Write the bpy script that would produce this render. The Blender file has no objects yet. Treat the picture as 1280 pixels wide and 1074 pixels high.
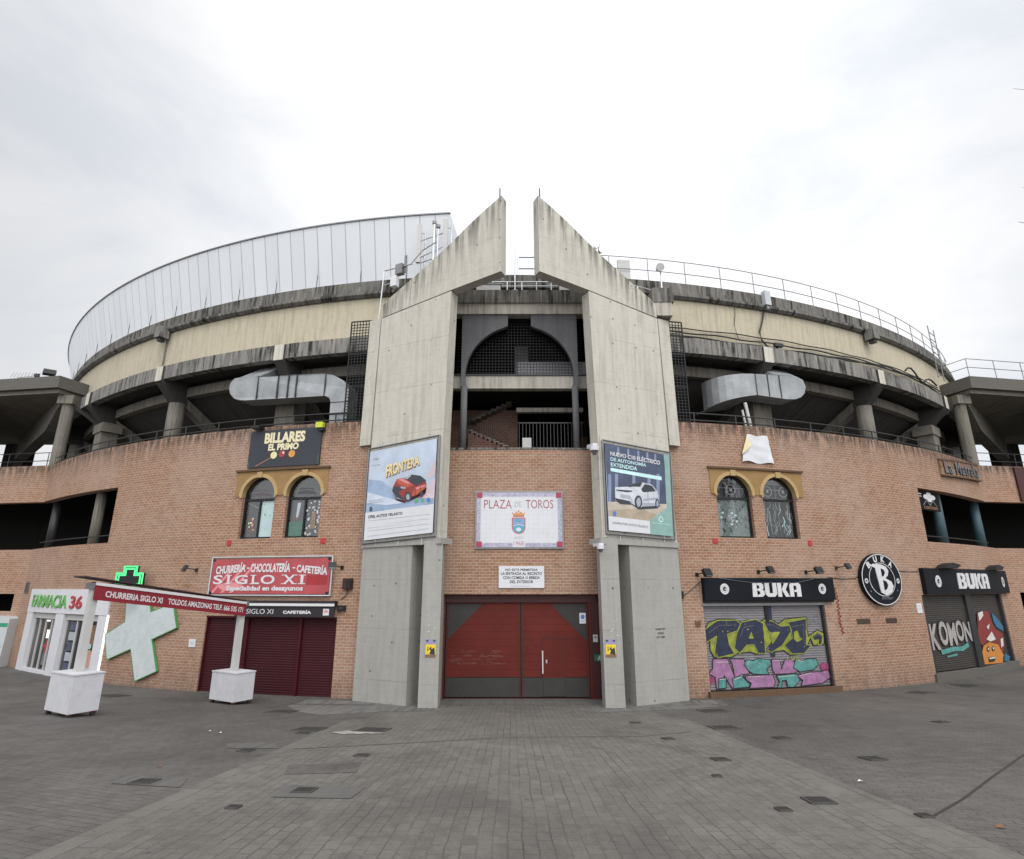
import bpy, bmesh, math, random
from mathutils import Vector, Euler
random.seed(7)
S = bpy.context.scene
COL = S.collection

# ------------------------------------------------------------------ camera
cam_d = bpy.data.cameras.new("camera")
cam = bpy.data.objects.new("camera", cam_d)
COL.objects.link(cam)
cam_d.sensor_fit = 'HORIZONTAL'
cam_d.sensor_width = 36.0
cam_d.lens = 700.0 / 1280.0 * 36.0
cam_d.clip_start = 0.1
cam_d.clip_end = 2000.0
PITCH = 0.2736
CAMH = 3.3
cam.location = (0, 0, CAMH)
cam.rotation_euler = (math.pi / 2 + PITCH, 0, 0)
S.camera = cam

# ------------------------------------------------------------------ sky, sun, exposure
SUN_EL, SUN_AZ = 52.0, 168.0          # overcast: a broad soft sun high behind the camera
SKY_STRENGTH = 0.1
SUN_STRENGTH = 1.2
S.view_settings.view_transform = 'Standard'
S.view_settings.look = 'None'
S.view_settings.exposure = 0.12
S.view_settings.gamma = 1.0

def NN(t, typ, **kw):
    n = t.nodes.new(typ)
    for k, v in kw.items():
        if k.startswith('_'):
            setattr(n, k[1:], v)
        else:
            kk = k.replace('__', ' ')
            n.inputs[int(kk[1:]) if kk[0] == 'i' and kk[1:].isdigit() else kk].default_value = v
    return n

def mathn(t, op, a, b=None, clamp=False):
    n = t.nodes.new('ShaderNodeMath'); n.operation = op; n.use_clamp = clamp
    for i, x in enumerate((a, b)):
        if x is None: continue
        if isinstance(x, (int, float)): n.inputs[i].default_value = x
        else: t.links.new(x, n.inputs[i])
    return n.outputs[0]

def ramp(t, fac, stops):
    n = t.nodes.new('ShaderNodeValToRGB')
    e = n.color_ramp.elements
    while len(e) < len(stops): e.new(0.5)
    for i, (p, c) in enumerate(stops):
        e[i].position = p
        e[i].color = (c, c, c, 1) if isinstance(c, (int, float)) else (*c[:3], 1)
    t.links.new(fac, n.inputs[0])
    return n.outputs[0]

def mix(t, fac, a, b, mode='MIX'):
    n = t.nodes.new('ShaderNodeMix'); n.data_type = 'RGBA'; n.blend_type = mode
    for k, x in ((0, fac), (6, a), (7, b)):
        sock = n.inputs[k]
        if isinstance(x, (int, float)):
            sock.default_value = x if k == 0 else (x, x, x, 1)
        elif isinstance(x, (tuple, list)): sock.default_value = (*x[:3], 1)
        else: t.links.new(x, sock)
    return n.outputs[2]

world = bpy.data.worlds.new("World")
S.world = world
world.use_nodes = True
wt = world.node_tree
bg = wt.nodes['Background']
bg.inputs['Strength'].default_value = SKY_STRENGTH
sky = wt.nodes.new('ShaderNodeTexSky')
sky.sky_type = 'NISHITA'
sky.sun_disc = False
sky.sun_elevation = math.radians(SUN_EL)
sky.sun_rotation = math.radians(SUN_AZ)
tc = wt.nodes.new('ShaderNodeTexCoord')
mp = NN(wt, 'ShaderNodeMapping'); mp.inputs['Scale'].default_value = (1.0, 1.0, 2.2)
wt.links.new(tc.outputs['Generated'], mp.inputs[0])
n1 = NN(wt, 'ShaderNodeTexNoise', Scale=1.9, Detail=8.0, Roughness=0.55, Distortion=0.7)
wt.links.new(mp.outputs[0], n1.inputs['Vector'])
cl = ramp(wt, n1.outputs[0], [(0.36, 0.0), (0.62, 1.0)])
cloud = mix(wt, cl, (8.7, 9.0, 9.6), (11.1, 11.15, 11.2))
sx = wt.nodes.new('ShaderNodeSeparateXYZ'); wt.links.new(tc.outputs['Generated'], sx.inputs[0])
zen = ramp(wt, sx.outputs[2], [(0.72, 0.0), (1.0, 1.0)])
back = ramp(wt, mathn(wt, 'MULTIPLY', sx.outputs[1], -1.0), [(0.0, 0.0), (0.8, 1.0)])
# the front sky is brightest in a broad patch above the gate and greyer towards both sides
side = ramp(wt, mathn(wt, 'ABSOLUTE', mathn(wt, 'ADD', sx.outputs[0], -0.12)), [(0.12, 1.0), (0.78, 0.0)])
lift = mathn(wt, 'ADD', mathn(wt, 'MULTIPLY', zen, 0.9), mathn(wt, 'MULTIPLY', back, 0.9))
gain = mathn(wt, 'ADD', mathn(wt, 'ADD', lift, 0.71), mathn(wt, 'MULTIPLY', side, 0.40))
vm = wt.nodes.new('ShaderNodeVectorMath'); vm.operation = 'SCALE'
wt.links.new(cloud, vm.inputs[0]); wt.links.new(gain, vm.inputs['Scale'])
wt.links.new(mix(wt, 0.95, sky.outputs[0], vm.outputs[0]), bg.inputs[0])

sun_d = bpy.data.lights.new("sun", 'SUN')
sun_d.energy = SUN_STRENGTH
sun_d.angle = math.radians(28)
sun_d.color = (1.0, 0.97, 0.92)
sun = bpy.data.objects.new("sun", sun_d)
COL.objects.link(sun)
sun.rotation_euler = Euler((math.radians(90 - SUN_EL), 0, math.radians(180 - SUN_AZ)))
sun.rotation_euler = Vector((0.2, -0.62, 0.78)).to_track_quat('Z', 'Y').to_euler()

# ------------------------------------------------------------------ materials
def lin(h):
    h = h.lstrip('#')
    o = []
    for i in (0, 2, 4):
        c = int(h[i:i + 2], 16) / 255
        o.append(c / 12.92 if c <= 0.04045 else ((c + 0.055) / 1.055) ** 2.4)
    return tuple(o)

MATS = {}
def newmat(name, rough=0.8, metal=0.0, spec=None):
    m = bpy.data.materials.new(name); m.use_nodes = True
    t = m.node_tree; b = t.nodes['Principled BSDF']
    b.inputs['Roughness'].default_value = rough
    b.inputs['Metallic'].default_value = metal
    if spec is not None: b.inputs['Specular IOR Level'].default_value = spec
    MATS[name] = m
    return m, t, b

def coords(t, which='Object', scale=(1, 1, 1), rot=(0, 0, 0)):
    c = t.nodes.new('ShaderNodeTexCoord'); mpn = t.nodes.new('ShaderNodeMapping')
    mpn.inputs['Scale'].default_value = scale; mpn.inputs['Rotation'].default_value = rot
    t.links.new(c.outputs[which], mpn.inputs[0])
    return mpn.outputs[0]

def noise(t, vec, scale, detail=5, rough=0.6, dist=0.0):
    n = NN(t, 'ShaderNodeTexNoise', Scale=scale, Detail=float(detail), Roughness=rough, Distortion=dist)
    t.links.new(vec, n.inputs['Vector'])
    return n.outputs[0]

def bump(t, b, height, strength=0.3, dist=0.02):
    n = NN(t, 'ShaderNodeBump', Strength=strength, Distance=dist)
    t.links.new(height, n.inputs['Height']); t.links.new(n.outputs[0], b.inputs['Normal'])

def plain(name, col, rough=0.7, metal=0.0, var=0.12, scale=3.0, fine=40.0, spec=None, emit=0.0):
    m, t, b = newmat(name, rough, metal, spec)
    v = coords(t)
    a = noise(t, v, scale, 6); f = noise(t, v, fine, 3)
    k = mathn(t, 'ADD', mathn(t, 'MULTIPLY', a, 0.7), mathn(t, 'MULTIPLY', f, 0.3))
    c1 = tuple(min(1, x * (1 - var)) for x in col); c2 = tuple(min(1, x * (1 + var)) for x in col)
    cc = mix(t, ramp(t, k, [(0.35, 0.0), (0.65, 1.0)]), c1, c2)
    t.links.new(cc, b.inputs['Base Color'])
    if emit:
        t.links.new(cc, b.inputs['Emission Color']); b.inputs['Emission Strength'].default_value = emit
    return m

def concrete(name, col, stain=(0.09, 0.085, 0.075), amount=0.5, lines=None, streak=1.0, holes=False, bstr=0.25, white=0.0, edge=None):
    """weathered concrete: mottling, drip stains that run down, optional board lines"""
    m, t, b = newmat(name, 0.88, 0, 0.3)
    v = coords(t); vs = coords(t, 'UV', (5.0, 0.35, 1)); uv = coords(t, 'UV')
    big = noise(t, v, 0.6, 6, 0.65); mid = noise(t, v, 3.5, 6, 0.7); fine = noise(t, v, 38, 4, 0.7)
    drip = noise(t, vs, 1.3, 5, 0.65)
    base = mix(t, ramp(t, mid, [(0.3, 0.0), (0.7, 1.0)]), tuple(x * 0.86 for x in col), tuple(min(1, x * 1.1) for x in col))
    base = mix(t, mathn(t, 'MULTIPLY', ramp(t, fine, [(0.3, 0.0), (0.75, 1.0)]), 0.35), base, tuple(x * 0.7 for x in col))
    msk = mathn(t, 'MULTIPLY', ramp(t, drip, [(0.45, 0.0), (0.6, 1.0)]), ramp(t, big, [(0.38, 0.25), (0.6, 1.0)]))
    blot = ramp(t, mid, [(0.52, 0.0), (0.74, 0.8)])
    msk = mathn(t, 'ADD', mathn(t, 'MULTIPLY', msk, amount * streak), mathn(t, 'MULTIPLY', blot, amount * 0.45), True)
    base = mix(t, msk, base, stain)
    if edge:                                          # run-off below a sloping top edge: z = e0 + e1 * x
        e0, e1, depth = edge
        se = t.nodes.new('ShaderNodeSeparateXYZ'); t.links.new(uv, se.inputs[0])
        below = mathn(t, 'SUBTRACT', mathn(t, 'ADD', mathn(t, 'MULTIPLY', se.outputs[0], e1), e0), se.outputs[1])
        de = noise(t, coords(t, 'UV', (3.4, 0.22, 1)), 1.7, 5, 0.6)
        em = mathn(t, 'MULTIPLY', ramp(t, mathn(t, 'DIVIDE', below, depth), [(0.0, 1.0), (0.35, 0.55), (1.0, 0.0)]), ramp(t, de, [(0.44, 0.0), (0.58, 1.0)]))
        base = mix(t, mathn(t, 'MULTIPLY', em, 0.85), base, tuple(x * 0.55 for x in stain))
    if white:
        wd = noise(t, coords(t, 'UV', (7.0, 0.5, 1)), 1.0, 4, 0.6)
        base = mix(t, mathn(t, 'MULTIPLY', mathn(t, 'MULTIPLY', ramp(t, wd, [(0.55, 0.0), (0.66, 1.0)]), ramp(t, big, [(0.35, 1.0), (0.6, 0.3)])), white), base, lin('#b9b4aa'))
    h = mathn(t, 'ADD', mathn(t, 'MULTIPLY', mid, 0.5), mathn(t, 'MULTIPLY', fine, 0.5))
    if lines:
        sp, off = lines
        s2 = t.nodes.new('ShaderNodeSeparateXYZ'); t.links.new(uv, s2.inputs[0])
        wob = mathn(t, 'MULTIPLY', mathn(t, 'SUBTRACT', mid, 0.5), 0.05)
        fr = mathn(t, 'FRACT', mathn(t, 'DIVIDE', mathn(t, 'ADD', mathn(t, 'ADD', s2.outputs[1], wob), off), sp))
        ln = ramp(t, mathn(t, 'ABSOLUTE', mathn(t, 'SUBTRACT', fr, 0.5)), [(0.0, 1.0), (0.011, 0.0)])
        ln = mathn(t, 'MULTIPLY', ln, ramp(t, noise(t, v, 1.4, 3), [(0.4, 0.1), (0.6, 1.0)]))
        base = mix(t, mathn(t, 'MULTIPLY', ln, 0.55), base, stain)
        brd = mathn(t, 'SINE', mathn(t, 'MULTIPLY', s2.outputs[1], 42.0))
        base = mix(t, mathn(t, 'MULTIPLY', ramp(t, brd, [(0.0, 0.0), (1.0, 1.0)]), 0.06), base, tuple(x * 0.6 for x in col))
    if holes:
        hv = coords(t, 'UV', (1 / 0.85, 1 / 0.8, 1))
        vo = NN(t, 'ShaderNodeTexVoronoi', Scale=1.0, Randomness=0.25); vo.voronoi_dimensions = '2D'
        t.links.new(hv, vo.inputs['Vector'])
        hm = mathn(t, 'MULTIPLY', ramp(t, vo.outputs['Distance'], [(0.028, 1.0), (0.05, 0.0)]), ramp(t, noise(t, v, 1.1, 2), [(0.5, 0.0), (0.6, 0.8)]))
        base = mix(t, hm, base, (0.05, 0.048, 0.045))
    t.links.new(base, b.inputs['Base Color'])
    bump(t, b, h, bstr, 0.02)
    return m

def brick(name, c1, c2, mortar, stain_z=None, bw=0.205, rh=0.092):
    m, t, b = newmat(name, 0.9, 0, 0.25)
    uv = coords(t, 'UV'); v = coords(t)
    bt = NN(t, 'ShaderNodeTexBrick', Scale=1.0, Mortar__Size=0.012, Mortar__Smooth=0.3, Bias=-0.1)
    bt.inputs['Brick Width'].default_value = bw; bt.inputs['Row Height'].default_value = rh
    bt.inputs['Color1'].default_value = (*c1, 1); bt.inputs['Color2'].default_value = (*c2, 1); bt.inputs['Mortar'].default_value = (*mortar, 1)
    t.links.new(uv, bt.inputs['Vector'])
    cell = coords(t, 'UV', (1 / bw, 1 / rh, 1))
    big = noise(t, v, 0.35, 6, 0.6); mid = noise(t, v, 2.2, 5, 0.6); fine = noise(t, v, 30, 3)
    c = bt.outputs['Color']
    wn = noise(t, cell, 0.9, 2, 0.5)
    c = mix(t, mathn(t, 'MULTIPLY', ramp(t, wn, [(0.5, 0.0), (0.7, 1.0)]), 0.42), c, tuple(x * 0.66 for x in c1))
    c = mix(t, mathn(t, 'MULTIPLY', ramp(t, big, [(0.42, 0.0), (0.65, 1.0)]), 0.45), c, mix(t, 0.5, c, (0.46, 0.38, 0.33)))
    c = mix(t, mathn(t, 'MULTIPLY', ramp(t, mid, [(0.5, 0.0), (0.72, 1.0)]), 0.3), c, tuple(x * 0.55 for x in c1))
    c = mix(t, mathn(t, 'MULTIPLY', ramp(t, fine, [(0.35, 0.0), (0.7, 1.0)]), 0.25), c, tuple(x * 0.7 for x in c2))
    s2 = t.nodes.new('ShaderNodeSeparateXYZ'); t.links.new(uv, s2.inputs[0])
    # rain streaks and moss under the coping, grime at the foot of the wall
    dr = noise(t, coords(t, 'UV', (3.2, 0.5, 1)), 1.6, 6, 0.7)
    if stain_z:
        top = ramp(t, mathn(t, 'DIVIDE', mathn(t, 'SUBTRACT', s2.outputs[1], stain_z - 1.1), 1.1), [(0.0, 0.0), (0.6, 0.4), (0.85, 1.0)])
        sm = mathn(t, 'MULTIPLY', top, ramp(t, dr, [(0.4, 0.0), (0.56, 1.0)]))
        c = mix(t, mathn(t, 'MULTIPLY', sm, 0.85), c, (0.05, 0.04, 0.035))
    ft = ramp(t, mathn(t, 'DIVIDE', s2.outputs[1], 0.9), [(0.0, 1.0), (1.0, 0.0)])
    c = mix(t, mathn(t, 'MULTIPLY', mathn(t, 'MULTIPLY', ft, ramp(t, dr, [(0.35, 0.1), (0.6, 1.0)])), 0.5), c, (0.09, 0.075, 0.065))
    t.links.new(c, b.inputs['Base Color'])
    h = mathn(t, 'ADD', mathn(t, 'MULTIPLY', bt.outputs['Fac'], -1.0), mathn(t, 'MULTIPLY', fine, 0.4))
    bump(t, b, h, 0.45, 0.012)
    return m

def paver(name, c1, c2, mortar, rot=0.0, bw=0.24, rh=0.13, dirty=0.5):
    m, t, b = newmat(name, 0.78, 0, 0.35)
    v = coords(t); vr = coords(t, 'Object', (1, 1, 1), (0, 0, rot))
    wob = NN(t, 'ShaderNodeTexNoise', Scale=1.3, Detail=3.0); t.links.new(v, wob.inputs['Vector'])
    sh = mix(t, 0.075, vr, wob.outputs['Color'], 'ADD')
    bt = NN(t, 'ShaderNodeTexBrick', Scale=1.0, Mortar__Size=0.008, Mortar__Smooth=0.4, Bias=0.0)
    bt.inputs['Brick Width'].default_value = bw; bt.inputs['Row Height'].default_value = rh
    bt.inputs['Color1'].default_value = (*c1, 1); bt.inputs['Color2'].default_value = (*c2, 1); bt.inputs['Mortar'].default_value = (*mortar, 1)
    t.links.new(sh, bt.inputs['Vector'])
    big = noise(t, v, 0.22, 6, 0.62, 0.3); mid = noise(t, v, 1.5, 6, 0.65); fine = noise(t, v, 45, 4, 0.7)
    c = bt.outputs['Color']
    c = mix(t, mathn(t, 'MULTIPLY', ramp(t, big, [(0.38, 0.0), (0.62, 1.0)]), dirty), c, tuple(x * 0.55 for x in c1))
    c = mix(t, mathn(t, 'MULTIPLY', ramp(t, mid, [(0.5, 0.0), (0.75, 1.0)]), dirty), c, tuple(x * 0.5 for x in c1))
    c = mix(t, mathn(t, 'MULTIPLY', ramp(t, fine, [(0.4, 0.0), (0.7, 1.0)]), 0.4), c, tuple(x * 1.45 for x in c2))
    # joints: open and dark in places, filled level in others
    jn = noise(t, coords(t, 'Object', (2.2, 0.5, 1)), 1.6, 5, 0.7)
    c = mix(t, mathn(t, 'MULTIPLY', bt.outputs['Fac'], ramp(t, jn, [(0.42, 0.03), (0.66, 0.8)])), c, tuple(x * 0.28 for x in c1))
    cellw = noise(t, sh, 5.3, 1, 0.4)
    c = mix(t, mathn(t, 'MULTIPLY', ramp(t, cellw, [(0.52, 0.0), (0.68, 1.0)]), 0.4), c, tuple(x * 0.66 for x in c1))
    gum = NN(t, 'ShaderNodeTexVoronoi', Scale=1.6); t.links.new(v, gum.inputs['Vector'])
    c = mix(t, mathn(t, 'MULTIPLY', ramp(t, gum.outputs['Distance'], [(0.035, 1.0), (0.055, 0.0)]), 0.55), c, (0.035, 0.033, 0.031))
    gum2 = NN(t, 'ShaderNodeTexVoronoi', Scale=0.9); t.links.new(coords(t, 'Object', (1, 1, 1), (0, 0, 1.1)), gum2.inputs['Vector'])
    c = mix(t, mathn(t, 'MULTIPLY', ramp(t, gum2.outputs['Distance'], [(0.022, 1.0), (0.04, 0.0)]), 0.4), c, (0.22, 0.21, 0.2))
    stain = noise(t, coords(t, 'Object', (0.55, 0.3, 1)), 0.9, 7, 0.7, 0.8)
    c = mix(t, mathn(t, 'MULTIPLY', ramp(t, stain, [(0.52, 0.0), (0.62, 1.0)]), 0.38), c, tuple(x * 0.45 for x in c1))
    c = mix(t, mathn(t, 'MULTIPLY', ramp(t, stain, [(0.34, 1.0), (0.44, 0.0)]), 0.22), c, tuple(x * 1.5 for x in c2))
    spots = ramp(t, noise(t, v, 9, 2, 0.4), [(0.7, 0.0), (0.74, 1.0)])
    c = mix(t, mathn(t, 'MULTIPLY', spots, 0.35), c, (0.03, 0.03, 0.03))
    t.links.new(c, b.inputs['Base Color'])
    rr = ramp(t, big, [(0.35, 0.6), (0.65, 0.85)]); t.links.new(rr, b.inputs['Roughness'])
    h = mathn(t, 'ADD', mathn(t, 'MULTIPLY', bt.outputs['Fac'], -1.0), mathn(t, 'MULTIPLY', fine, 0.6))
    bump(t, b, h, 0.5, 0.008)
    return m

brick('wall brick', lin('#926a54'), lin('#a07d67'), lin('#ad9c8b'), 8.87)
brick('gate brick', lin('#926856'), lin('#a17a67'), lin('#ab9788'), 7.75)
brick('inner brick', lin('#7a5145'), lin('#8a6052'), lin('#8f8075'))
paver('court pavers', (0.117, 0.109, 0.098), (0.147, 0.137, 0.124), (0.107, 0.099, 0.090), math.pi / 2)
paver('side pavers', (0.091, 0.085, 0.079), (0.116, 0.109, 0.101), (0.082, 0.077, 0.072), 0.35, 0.22, 0.11, 0.6)
paver('band stone', (0.121, 0.112, 0.102), (0.144, 0.135, 0.122), (0.095, 0.089, 0.081), math.pi / 2, 0.6, 0.4, 0.35)
concrete('apron concrete', (0.16, 0.155, 0.147), (0.05, 0.048, 0.045), 0.7)
concrete('patch concrete', (0.118, 0.113, 0.106), (0.06, 0.058, 0.055), 0.6)
concrete('pylon concrete', lin('#c3beb3'), lin('#6a665e'), 0.5, (1.62, 0.75), 0.55, True)
concrete('left wing concrete', lin('#c3beb3'), lin('#6a665e'), 0.5, (1.1, 0.2), 0.5, True, 0.25, 0.0, (15.0, 0.67, 1.5))
concrete('right wing concrete', lin('#c3beb3'), lin('#6a665e'), 0.5, (1.1, 0.2), 0.5, True, 0.25, 0.0, (15.0, -0.67, 1.5))
concrete('pylon foot concrete', lin('#a09e98'), lin('#605d57'), 0.65, (1.45, 0.1), 0.25, True)
concrete('dark parapet', lin('#73706b'), lin('#211f1c'), 0.85, None, 1.2, False, 0.5, 0.45)
concrete('annex edge', lin('#625f5a'), lin('#24221f'), 0.9, None, 0.0, False, 0.5); concrete('eave concrete', lin('#85827d'), lin('#2a2826'), 0.85, None, 1.3, False, 0.5, 0.6)
concrete('loggia concrete', lin('#7d786f'), lin('#3b3833'), 0.6)
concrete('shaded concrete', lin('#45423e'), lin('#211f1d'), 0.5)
concrete('light beam', lin('#b4aea3'), lin('#5d584f'), 0.6)
concrete('arch panel', lin('#6b6a6c'), lin('#454446'), 0.3)
concrete('cream render', lin('#bfb6a0'), lin('#877e6c'), 0.75, None, 0.55, False, 0.2, 0.15)
concrete('rib concrete', lin('#c9c4b8'), lin('#6d675d'), 0.5)
plain('ochre render', lin('#8f7148'), 0.85, 0, 0.12)
plain('ochre moulding', lin('#a98f64'), 0.85, 0, 0.1)
plain('brown coping', lin('#5d4632'), 0.8)
plain('black metal', (0.012, 0.012, 0.013), 0.55, 0.3)
plain('dark steel', (0.05, 0.05, 0.052), 0.5, 0.6)
plain('grey steel', (0.22, 0.22, 0.225), 0.45, 0.7)
plain('bright steel', (0.55, 0.56, 0.57), 0.4, 0.8)
plain('dark void', (0.012, 0.012, 0.013), 0.95)
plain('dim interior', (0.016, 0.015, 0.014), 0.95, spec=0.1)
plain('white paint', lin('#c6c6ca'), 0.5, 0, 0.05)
plain('off white', lin('#b5b4b2'), 0.6, 0, 0.06)
plain('paper white', lin('#cbccd0'), 0.6, 0, 0.04)
plain('sign black', (0.008, 0.009, 0.013), 0.6, spec=0.15)
plain('letter white', lin('#c9c8ca'), 0.5, 0, 0.05)
plain('letter cream', lin('#d8cda8'), 0.5, 0, 0.05)
plain('letter grey', lin('#6e7076'), 0.6)
plain('gate red', lin('#5c2019'), 0.65, 0, 0.2, 1.2, spec=0.25)
plain('gate dark red', lin('#3d1413'), 0.6, 0, 0.15)
plain('gate charcoal', lin('#33312f'), 0.75, 0, 0.15)
plain('shutter maroon', lin('#3a151b'), 0.6, 0.0, 0.15, spec=0.2)
concrete('slab soffit', lin('#6e6a64'), lin('#34322f'), 0.6); plain('shutter frame maroon', lin('#45121a'), 0.6, spec=0.2)
plain('shutter grey', lin('#7d797d'), 0.5, 0.3, 0.1)
plain('shutter dark', lin('#3b3733'), 0.55, 0.3, 0.15)
plain('spray navy', lin('#20273d'), 0.6, 0, 0.32, 5.0); plain('spray lime', lin('#858d30'), 0.6, 0, 0.32, 5.0); plain('spray pink', lin('#93698d'), 0.6, 0, 0.32, 5.0)
plain('spray teal', lin('#4f8883'), 0.6, 0, 0.32, 5.0); plain('spray magenta', lin('#8a3a63'), 0.6, 0, 0.32, 5.0); plain('spray black', lin('#232026'), 0.6)
plain('spray red', lin('#7c2a26'), 0.6); plain('spray white', lin('#c6c3bf'), 0.6); plain('spray orange', lin('#c07c32'), 0.6); plain('spray blue', lin('#2f6685'), 0.6)
plain('spray silver', lin('#9a9692'), 0.6, 0, 0.2)
plain('red tile', lin('#a92a2d'), 0.5)
plain('banner red', lin('#a5464b'), 0.6, 0, 0.16, 2.0); plain('banner dark red', lin('#96262c'), 0.55); plain('banner pink', lin('#cf8387'), 0.55)
plain('awning red', lin('#7d1726'), 0.7, 0, 0.08); plain('awning dark', lin('#3a2528'), 0.7); plain('awning black', lin('#241d22'), 0.7)
plain('farmacia green', lin('#5e9a50'), 0.5); plain('farmacia red', lin('#a2303a'), 0.5)
concrete('cross white', lin('#bcc3c3'), lin('#8d9292'), 0.3, None, 0.0, False, 0.05); concrete('planter white', lin('#c2c2c6'), lin('#8f8b86'), 0.3, None, 0.0, False, 0.05); plain('cross green', lin('#4d8a4f'), 0.5)
plain('neon green', (0.07, 0.75, 0.22), 0.5, 0, 0.02, emit=0.6)
plain('neon white', (1.0, 0.98, 0.95), 0.5, 0, 0.02, emit=1.0)
plain('tube light', (1.0, 0.93, 0.6), 0.5, 0, 0.02, emit=1.0)
plain('shop light', (1.0, 0.9, 0.75), 0.5, 0, 0.02, emit=0.8)
plain('glass dark', (0.014, 0.016, 0.017), 0.12, 0, 0.3)
plain('glass frosted', lin('#56625f'), 0.3, 0, 0.2, 1.5)
plain('tile white', lin('#cbcbcf'), 0.3, 0, 0.04); plain('tile border', lin('#a39fb2'), 0.35, 0, 0.35, 12); plain('tile crimson', lin('#9c3348'), 0.4)
plain('tile text', lin('#9a4a5a'), 0.4); plain('crest blue', lin('#7b93b8'), 0.4); plain('crest teal', lin('#4f9ab4'), 0.4); plain('crest orange', lin('#c9844f'), 0.4); plain('crest red', lin('#b0605c'), 0.4)
plain('tile joint', lin('#b9bfca'), 0.5)
plain('poster sky', lin('#b3bfcf'), 0.5, 0, 0.2, 0.8); plain('poster blue', lin('#93a6c0'), 0.5, 0, 0.25, 1.2); plain('poster pale', lin('#c0c9d6'), 0.45); plain('poster pink', lin('#c5b3b9'), 0.45, 0, 0.12)
plain('poster shade', lin('#7f93b3'), 0.45); plain('car red', lin('#8c322e'), 0.45, 0, 0.3, 3.0); plain('car orange', lin('#ad5039'), 0.4); plain('car dark', lin('#30343d'), 0.4)
plain('poster green', lin('#5c9f7f'), 0.5); plain('poster icon blue', lin('#4f74b8'), 0.5); plain('print grey', lin('#a7a9b3'), 0.6); plain('print black', lin('#2c2e35'), 0.6)
plain('frontera cream', lin('#d9c99c'), 0.5); plain('frontera brown', lin('#8a6a48'), 0.5)
plain('night blue', lin('#434c63'), 0.45, 0, 0.35, 1.5); plain('night stripe', lin('#7d88a3'), 0.45, 0, 0.15); plain('poster beige', lin('#b5aa9b'), 0.45, 0, 0.2, 2.0); plain('poster sand', lin('#a49582'), 0.45, 0, 0.2, 2.0)
plain('poster teal', lin('#82a49d'), 0.45); plain('poster mint', lin('#bfe0e0'), 0.45); plain('car white', lin('#bfc3ca'), 0.45, 0, 0.2, 2.5); plain('car silver', lin('#9aa0aa'), 0.4)
plain('bill navy', lin('#2c2f38'), 0.6, 0, 0.12, 1.5); plain('bill green', lin('#2b4038'), 0.45, 0, 0.2, 1.5); plain('ball yellow', lin('#d8cf9a'), 0.35); plain('ball red', lin('#8f2f3a'), 0.35); plain('ball orange', lin('#c98a35'), 0.35); plain('cue wood', lin('#9c6a52'), 0.5)
plain('baize green', lin('#1f5a45'), 0.6); plain('sheet pale', lin('#a9c0c0'), 0.5, 0, 0.08)
plain('column teal', lin('#3b545b'), 0.6, 0, 0.15); plain('wood brown', lin('#7a5c45'), 0.7, 0, 0.2); plain('wood plank', lin('#8f7358'), 0.7, 0, 0.2)
plain('flyer yellow', lin('#d9bd2e'), 0.6); plain('flyer purple', lin('#8d86a8'), 0.6); plain('exit green', lin('#22613f'), 0.5)
plain('cloth white', lin('#cfd0d4'), 0.85, 0, 0.08); plain('cloth yellow', lin('#d9cda3'), 0.85)
plain('floor slab', lin('#6d6a64'), 0.9); plain('cable black', (0.02, 0.02, 0.02), 0.6); plain('dry leaf', lin('#7a4a2a'), 0.8); plain('twig', lin('#4a4540'), 0.9)
plain('iron cover', (0.05, 0.047, 0.043), 0.75, 0.1, spec=0.2); plain('iron frame', (0.075, 0.072, 0.067), 0.8, 0.0, spec=0.2); plain('rubber', (0.02, 0.02, 0.02), 0.8); plain('caster red', lin('#6b2522'), 0.6)
plain('lamp yellow', lin('#b9c22f'), 0.4); plain('window pink', lin('#c9a08f'), 0.5); plain('skin poster', lin('#b88e80'), 0.5); plain('sky poster', lin('#a8c3d8'), 0.5)
plain('spill white', lin('#8f8b85'), 0.8, 0, 0.35, 6.0); plain('scrubbed red', lin('#65302a'), 0.7, 0, 0.25)
plain('locker white', lin('#b3b7b9'), 0.45, 0, 0.05); plain('locker green', lin('#2c8a6b'), 0.45)

def galvanised():
    m, t, b = newmat('galvanised', 0.55, 0.45)
    v = coords(t)
    vo = NN(t, 'ShaderNodeTexVoronoi', Scale=9.0); t.links.new(v, vo.inputs['Vector'])
    k = mathn(t, 'ADD', mathn(t, 'MULTIPLY', vo.outputs['Distance'], 0.08), mathn(t, 'MULTIPLY', noise(t, v, 1.6, 6), 0.95))
    t.links.new(ramp(t, k, [(0.3, lin('#828587')), (0.8, lin('#a9abad'))]), b.inputs['Base Color'])
    bump(t, b, noise(t, v, 3, 3), 0.25, 0.03)
galvanised()

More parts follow.
